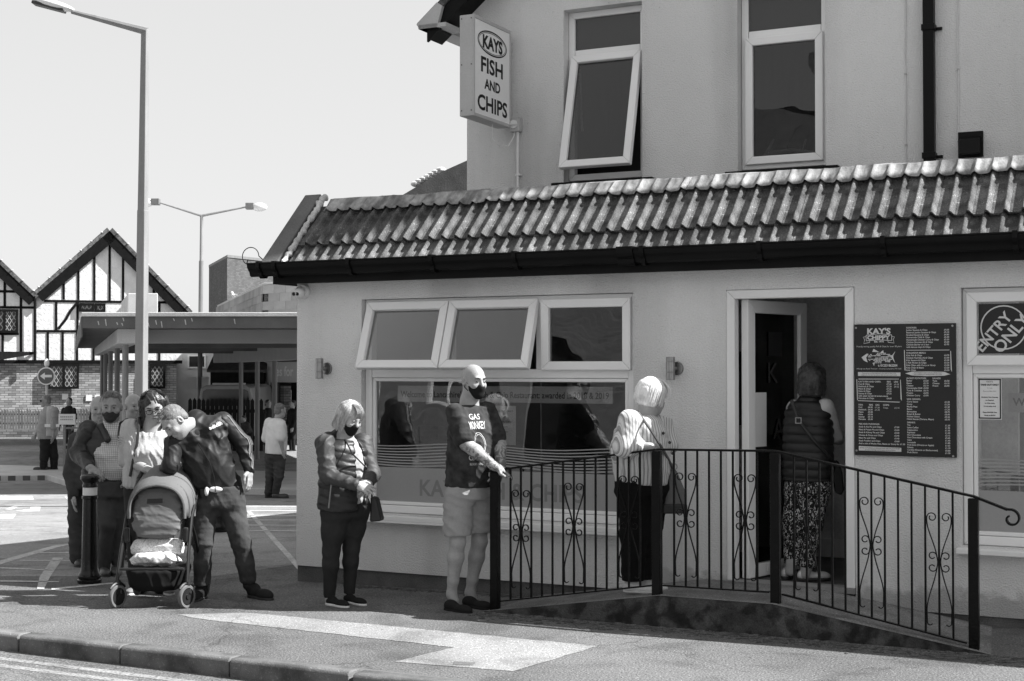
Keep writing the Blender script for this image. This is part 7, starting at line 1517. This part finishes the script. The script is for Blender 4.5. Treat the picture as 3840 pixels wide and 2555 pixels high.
# ---------- pushchair
def pushchair():
    ZS = (420, 1750, 2.85); Y = 10.45; b = DA(345, 1396, Y); b[2] = gz(Y); t = thing('pushchair', 'grey hooded pushchair with white patterned bag in its basket', 'pushchair', tuple(b)); 
    def J(x, y, dy=0.): return AT(ZS[0]+x/ZS[2], ZS[1]+y/ZS[2], Y+dy)-b
    cloth('hood_grey', .12, .8, .06, .35, 16, .2); cloth('hood_trim', .09, .7, .1, .2, 20); mat('tyre_grey', .12, .7, .1, 12); mat('hub_black', .015, .4, .2, 8); cloth('basket_black', .008, .9, .2, .2, 20)
    mat('frame_dark', .035, .35, .15, 6, metal=.6)
    rt = np.array([1., 0, 0]); fwd = np.array([0, -1., 0])
    def pt(name, prims, h, m_, cuts=(), fold=None, sm=1):
        o = bpy.data.objects.new(name, npmesh(name, [grow(prims, h, cuts, fold)])); o.data.materials.append(MATS[m_]); link(o, t)
        s = o.modifiers.new('s', 'SMOOTH'); s.factor = .5; s.iterations = sm; return o
    W_ = .225
    # seat back panel (facing the camera) and hood
    cx_ = J(468, 500)[0]; z = lambda y: J(468, y)[2]
    pn = []
    for i in range(14):
        y = 240+i*(770-240)/13; hw = (.178 if 330 < y < 640 else (.178-.0009*(330-y)*.55 if y <= 330 else .178-.0000115*(y-640)**2*.5))
        pn.append((y, hw))
    pt('seat_back', [lo((cx_, .0, z(770)), (cx_, .12, z(235)), rt, [(0, .115, .02), (.08, .155, .03), (.25, .178, .045), (.6, .182, .05), (.85, .165, .05), (1, .12, .04)], .02, 2.6, .02)], .006, 'hood_grey', (), folder(101, .0045, 26, ((.5, 0, 1), (.1, 0, 1)), .3, 6))
    G().add([(cx_-.058, -.020, z(393)), (cx_+.058, -.020, z(388)), (cx_+.056, -.014, z(338)), (cx_-.055, -.014, z(342))], [(0, 1, 2, 3)])
    wo = G().prism([(cx_-.058, -.034, z(393)), (cx_+.058, -.034, z(388)), (cx_+.056, -.03, z(338)), (cx_-.055, -.03, z(342))], (0, .02, 0)).build('vent_window', 'ink', t)
    # hood: three arched bands swelling upwards and away
    for k, (zt, dy, r, w) in enumerate(((z(205), .03, .012, .205), (z(165), .10, .014, .222), (z(120), .20, .016, .232))):
        pts = [(cx_+w*math.cos(a)*(1 if abs(math.cos(a)) < .99 else 1), dy, z(560)+(zt-z(560))*math.sin(a)**.62) for a in np.linspace(0, math.pi, 25)]
        G().tube(pts, r, 8).build('hood_band', ('hood_grey', 'hood_trim', 'hood_grey')[k], t, smooth=True)
    hp = []; arcs = []
    for k, (zt, dy, w) in enumerate(((z(215), .02, .198), (z(190), .06, .212), (z(150), .13, .224), (z(105), .24, .232), (z(62), .38, .228), (z(70), .52, .20))):
        arcs.append([(cx_+w*math.cos(a), dy, z(560-40*k*.3)+(zt-z(560))*max(0, math.sin(a))**.62+.004*math.sin(a*9+k*2)) for a in np.linspace(0, math.pi, 25)])
    g = G(); n = 25; g.add([p for a in arcs for p in a], [(i*n+j, i*n+j+1, (i+1)*n+j+1, (i+1)*n+j) for i in range(len(arcs)-1) for j in range(n-1)])
    o = g.build('hood', 'hood_grey', t, smooth=True, recalc=False, angle=80); sd = o.modifiers.new('s', 'SOLIDIFY'); sd.thickness = .006
    # frame tubes, handle
    for s in (-1, 1):
        x0 = cx_+s*.232; G().tube([(cx_+s*.255, -.10, z(1215)), (cx_+s*.246, -.02, z(900)), (cx_+s*.240, .10, z(560)), (cx_+s*.238, .42, z(180))], .014, 8).build('side_tube', 'frame_dark', t, smooth=True)
        G().tube([(cx_+s*.25, .50, .09), (cx_+s*.243, .20, z(760)), (cx_+s*.240, .08, z(600))], .013, 8).build('rear_strut', 'frame_dark', t, smooth=True)
        G().obox((cx_+s*.215, .02, z(735)), (.035, .05, .11)).build('joint_cover', 'hub_black', t, bevel=.01)
    G().tube([(cx_-.238, .42, z(180)), (cx_-.235, .52, z(110)), (cx_-.20, .60, z(70)), (cx_, .64, z(52)), (cx_+.20, .60, z(70)), (cx_+.235, .52, z(110)), (cx_+.238, .42, z(180))], .017, 8).build('handle', 'hub_black', t, smooth=True)
    G().box(cx_-.235, cx_+.235, -.12, -.09, z(1090), z(1062)).build('foot_bar', 'frame_dark', t, bevel=.008)
    pt('basket', [lo((cx_, .10, z(1320)), (cx_, .10, z(1085)), rt, [(0, .17, .20), (.3, .20, .24), (1, .225, .25)], .02, 3, .02)], .008, 'basket_black', (), folder(102, .005, 20, ((1, 0, .4),), .4))
    # wheels
    for s in (-1, 1):
        for (yy, rr, nm) in ((-.10, .085, 'front_wheel'), (.50, .09, 'rear_wheel')):
            xx = cx_+s*.25 if yy < 0 else cx_+s*.262; an = R(28) if yy < 0 else 0.; d_ = np.array([math.cos(an), math.sin(an)*-1, 0]); f_ = np.array([-d_[1], d_[0], 0]); c = np.array([xx, yy, rr+.002])
            wh = bpy.data.objects.new('wheel', G().lathe([(rr-.022, -.016), (rr-.006, -.017), (rr, -.008), (rr, .008), (rr-.006, .017), (rr-.022, .016), (rr-.022, -.016)], 32, c, (f_, (0, 0, 1), d_)).mesh('wheel')); wh.data.materials.append(MATS['tyre_grey']); wh.data.polygons.foreach_set('use_smooth', [True]*len(wh.data.polygons)); wh.data.set_sharp_from_angle(angle=R(40)); link(wh, t)
            g = G(); g.lathe([(.018, -.02), (.018, .02)], 14, c, (f_, (0, 0, 1), d_)); g.lathe([(rr-.021, -.012), (rr-.030, -.012), (rr-.030, .012), (rr-.021, .012)], 28, c, (f_, (0, 0, 1), d_))
            for k in range(5): a = k*1.2566+.3; g.bar(c, c+f_*math.cos(a)*(rr-.026)+np.array([0, 0, 1])*math.sin(a)*(rr-.026), .012, .014)
            g.lathe([(.015, -.004), (rr-.022, -.004), (rr-.022, .004), (.015, .004)], 24, c, (f_, (0, 0, 1), d_)); g.build('rim', 'hub_black', wh, smooth=True); G().ell(c-d_*.022*(1 if d_[1] > 0 else -1)*-1, .006, 8, 6).build('axle_cap', 'chrome', wh, smooth=True)
            if yy < 0:
                G().tube([c+np.array([0, .03, rr*.2])+d_*.026, c+np.array([0, .035, rr+.01]), (cx_+s*.255, -.07, z(1225))], [.012, .02, .018], 8).build('fork', 'hub_black', t, smooth=True); G().cyl((cx_+s*.255, -.085, z(1240)), (cx_+s*.255, -.085, z(1195)), .028, .022, 14).build('swivel', 'hub_black', t, smooth=True)
                pts = [c+f_*(rr+.012)*math.cos(a)+np.array([0, 0, 1])*(rr+.012)*math.sin(a) for a in np.linspace(R(40), R(140), 9)]; G().tube(pts, .010, 6).build('mudguard', 'hub_black', t, smooth=True)
    # cup holder and light on the right
    G().cyl((cx_+.285, .30, z(370)), (cx_+.285, .30, z(275)), .030, .036, 16).build('cup_holder', 'hub_black', t, smooth=True); G().ell((cx_+.315, .27, z(300)), (.018, .02, .035), 10, 8).build('cup', 'print_white', t, smooth=True)
    # white patterned carrier bag in the basket
    m = mat('bag_print', .66, .45, .05, 5, .02, 60, .35, 14, .3)
    def f(N, L, v):
        n = noisetex(N, L, v, 22, 2, None, 2.5); return remap(N, L, mth(N, L, 'ABSOLUTE', mth(N, L, 'SUBTRACT', n, .5)), .012, .03, .45, 1)
    base_mul(m, f); bgz = thing('carrier_bag', 'white printed carrier bag folded into the pushchair basket', 'carrier bag', tuple(b+np.array([cx_, .02, z(1062)])))
    o0 = np.array([cx_, .02, z(1062)])
    for nm, pr, fd in (('upper_fold', [lo((0, .03, z(960)-o0[2]), (0, .06, z(785)-o0[2]), rt, [(0, .19, .05), (.5, .195, .08), (1, .185, .05)], .02, 2.6, .02)], folder(103, .005, 20, ((.3, 0, 1),), .4)), ('crumpled_front', [lo((0, -.03, 0), (0, .0, z(925)-o0[2]), rt, [(0, .195, .06), (.5, .185, .08), (1, .15, .05)], .02, 2.6, .02)], folder(104, .026, 20, ((1, 0, .8), (-1, 0, .7), (.3, .5, 1)), .6, 7))):
        o = bpy.data.objects.new(nm, npmesh(nm, [grow(pr, .006, (), fd)])); o.data.materials.append(MATS['bag_print']); link(o, bgz)
pushchair()
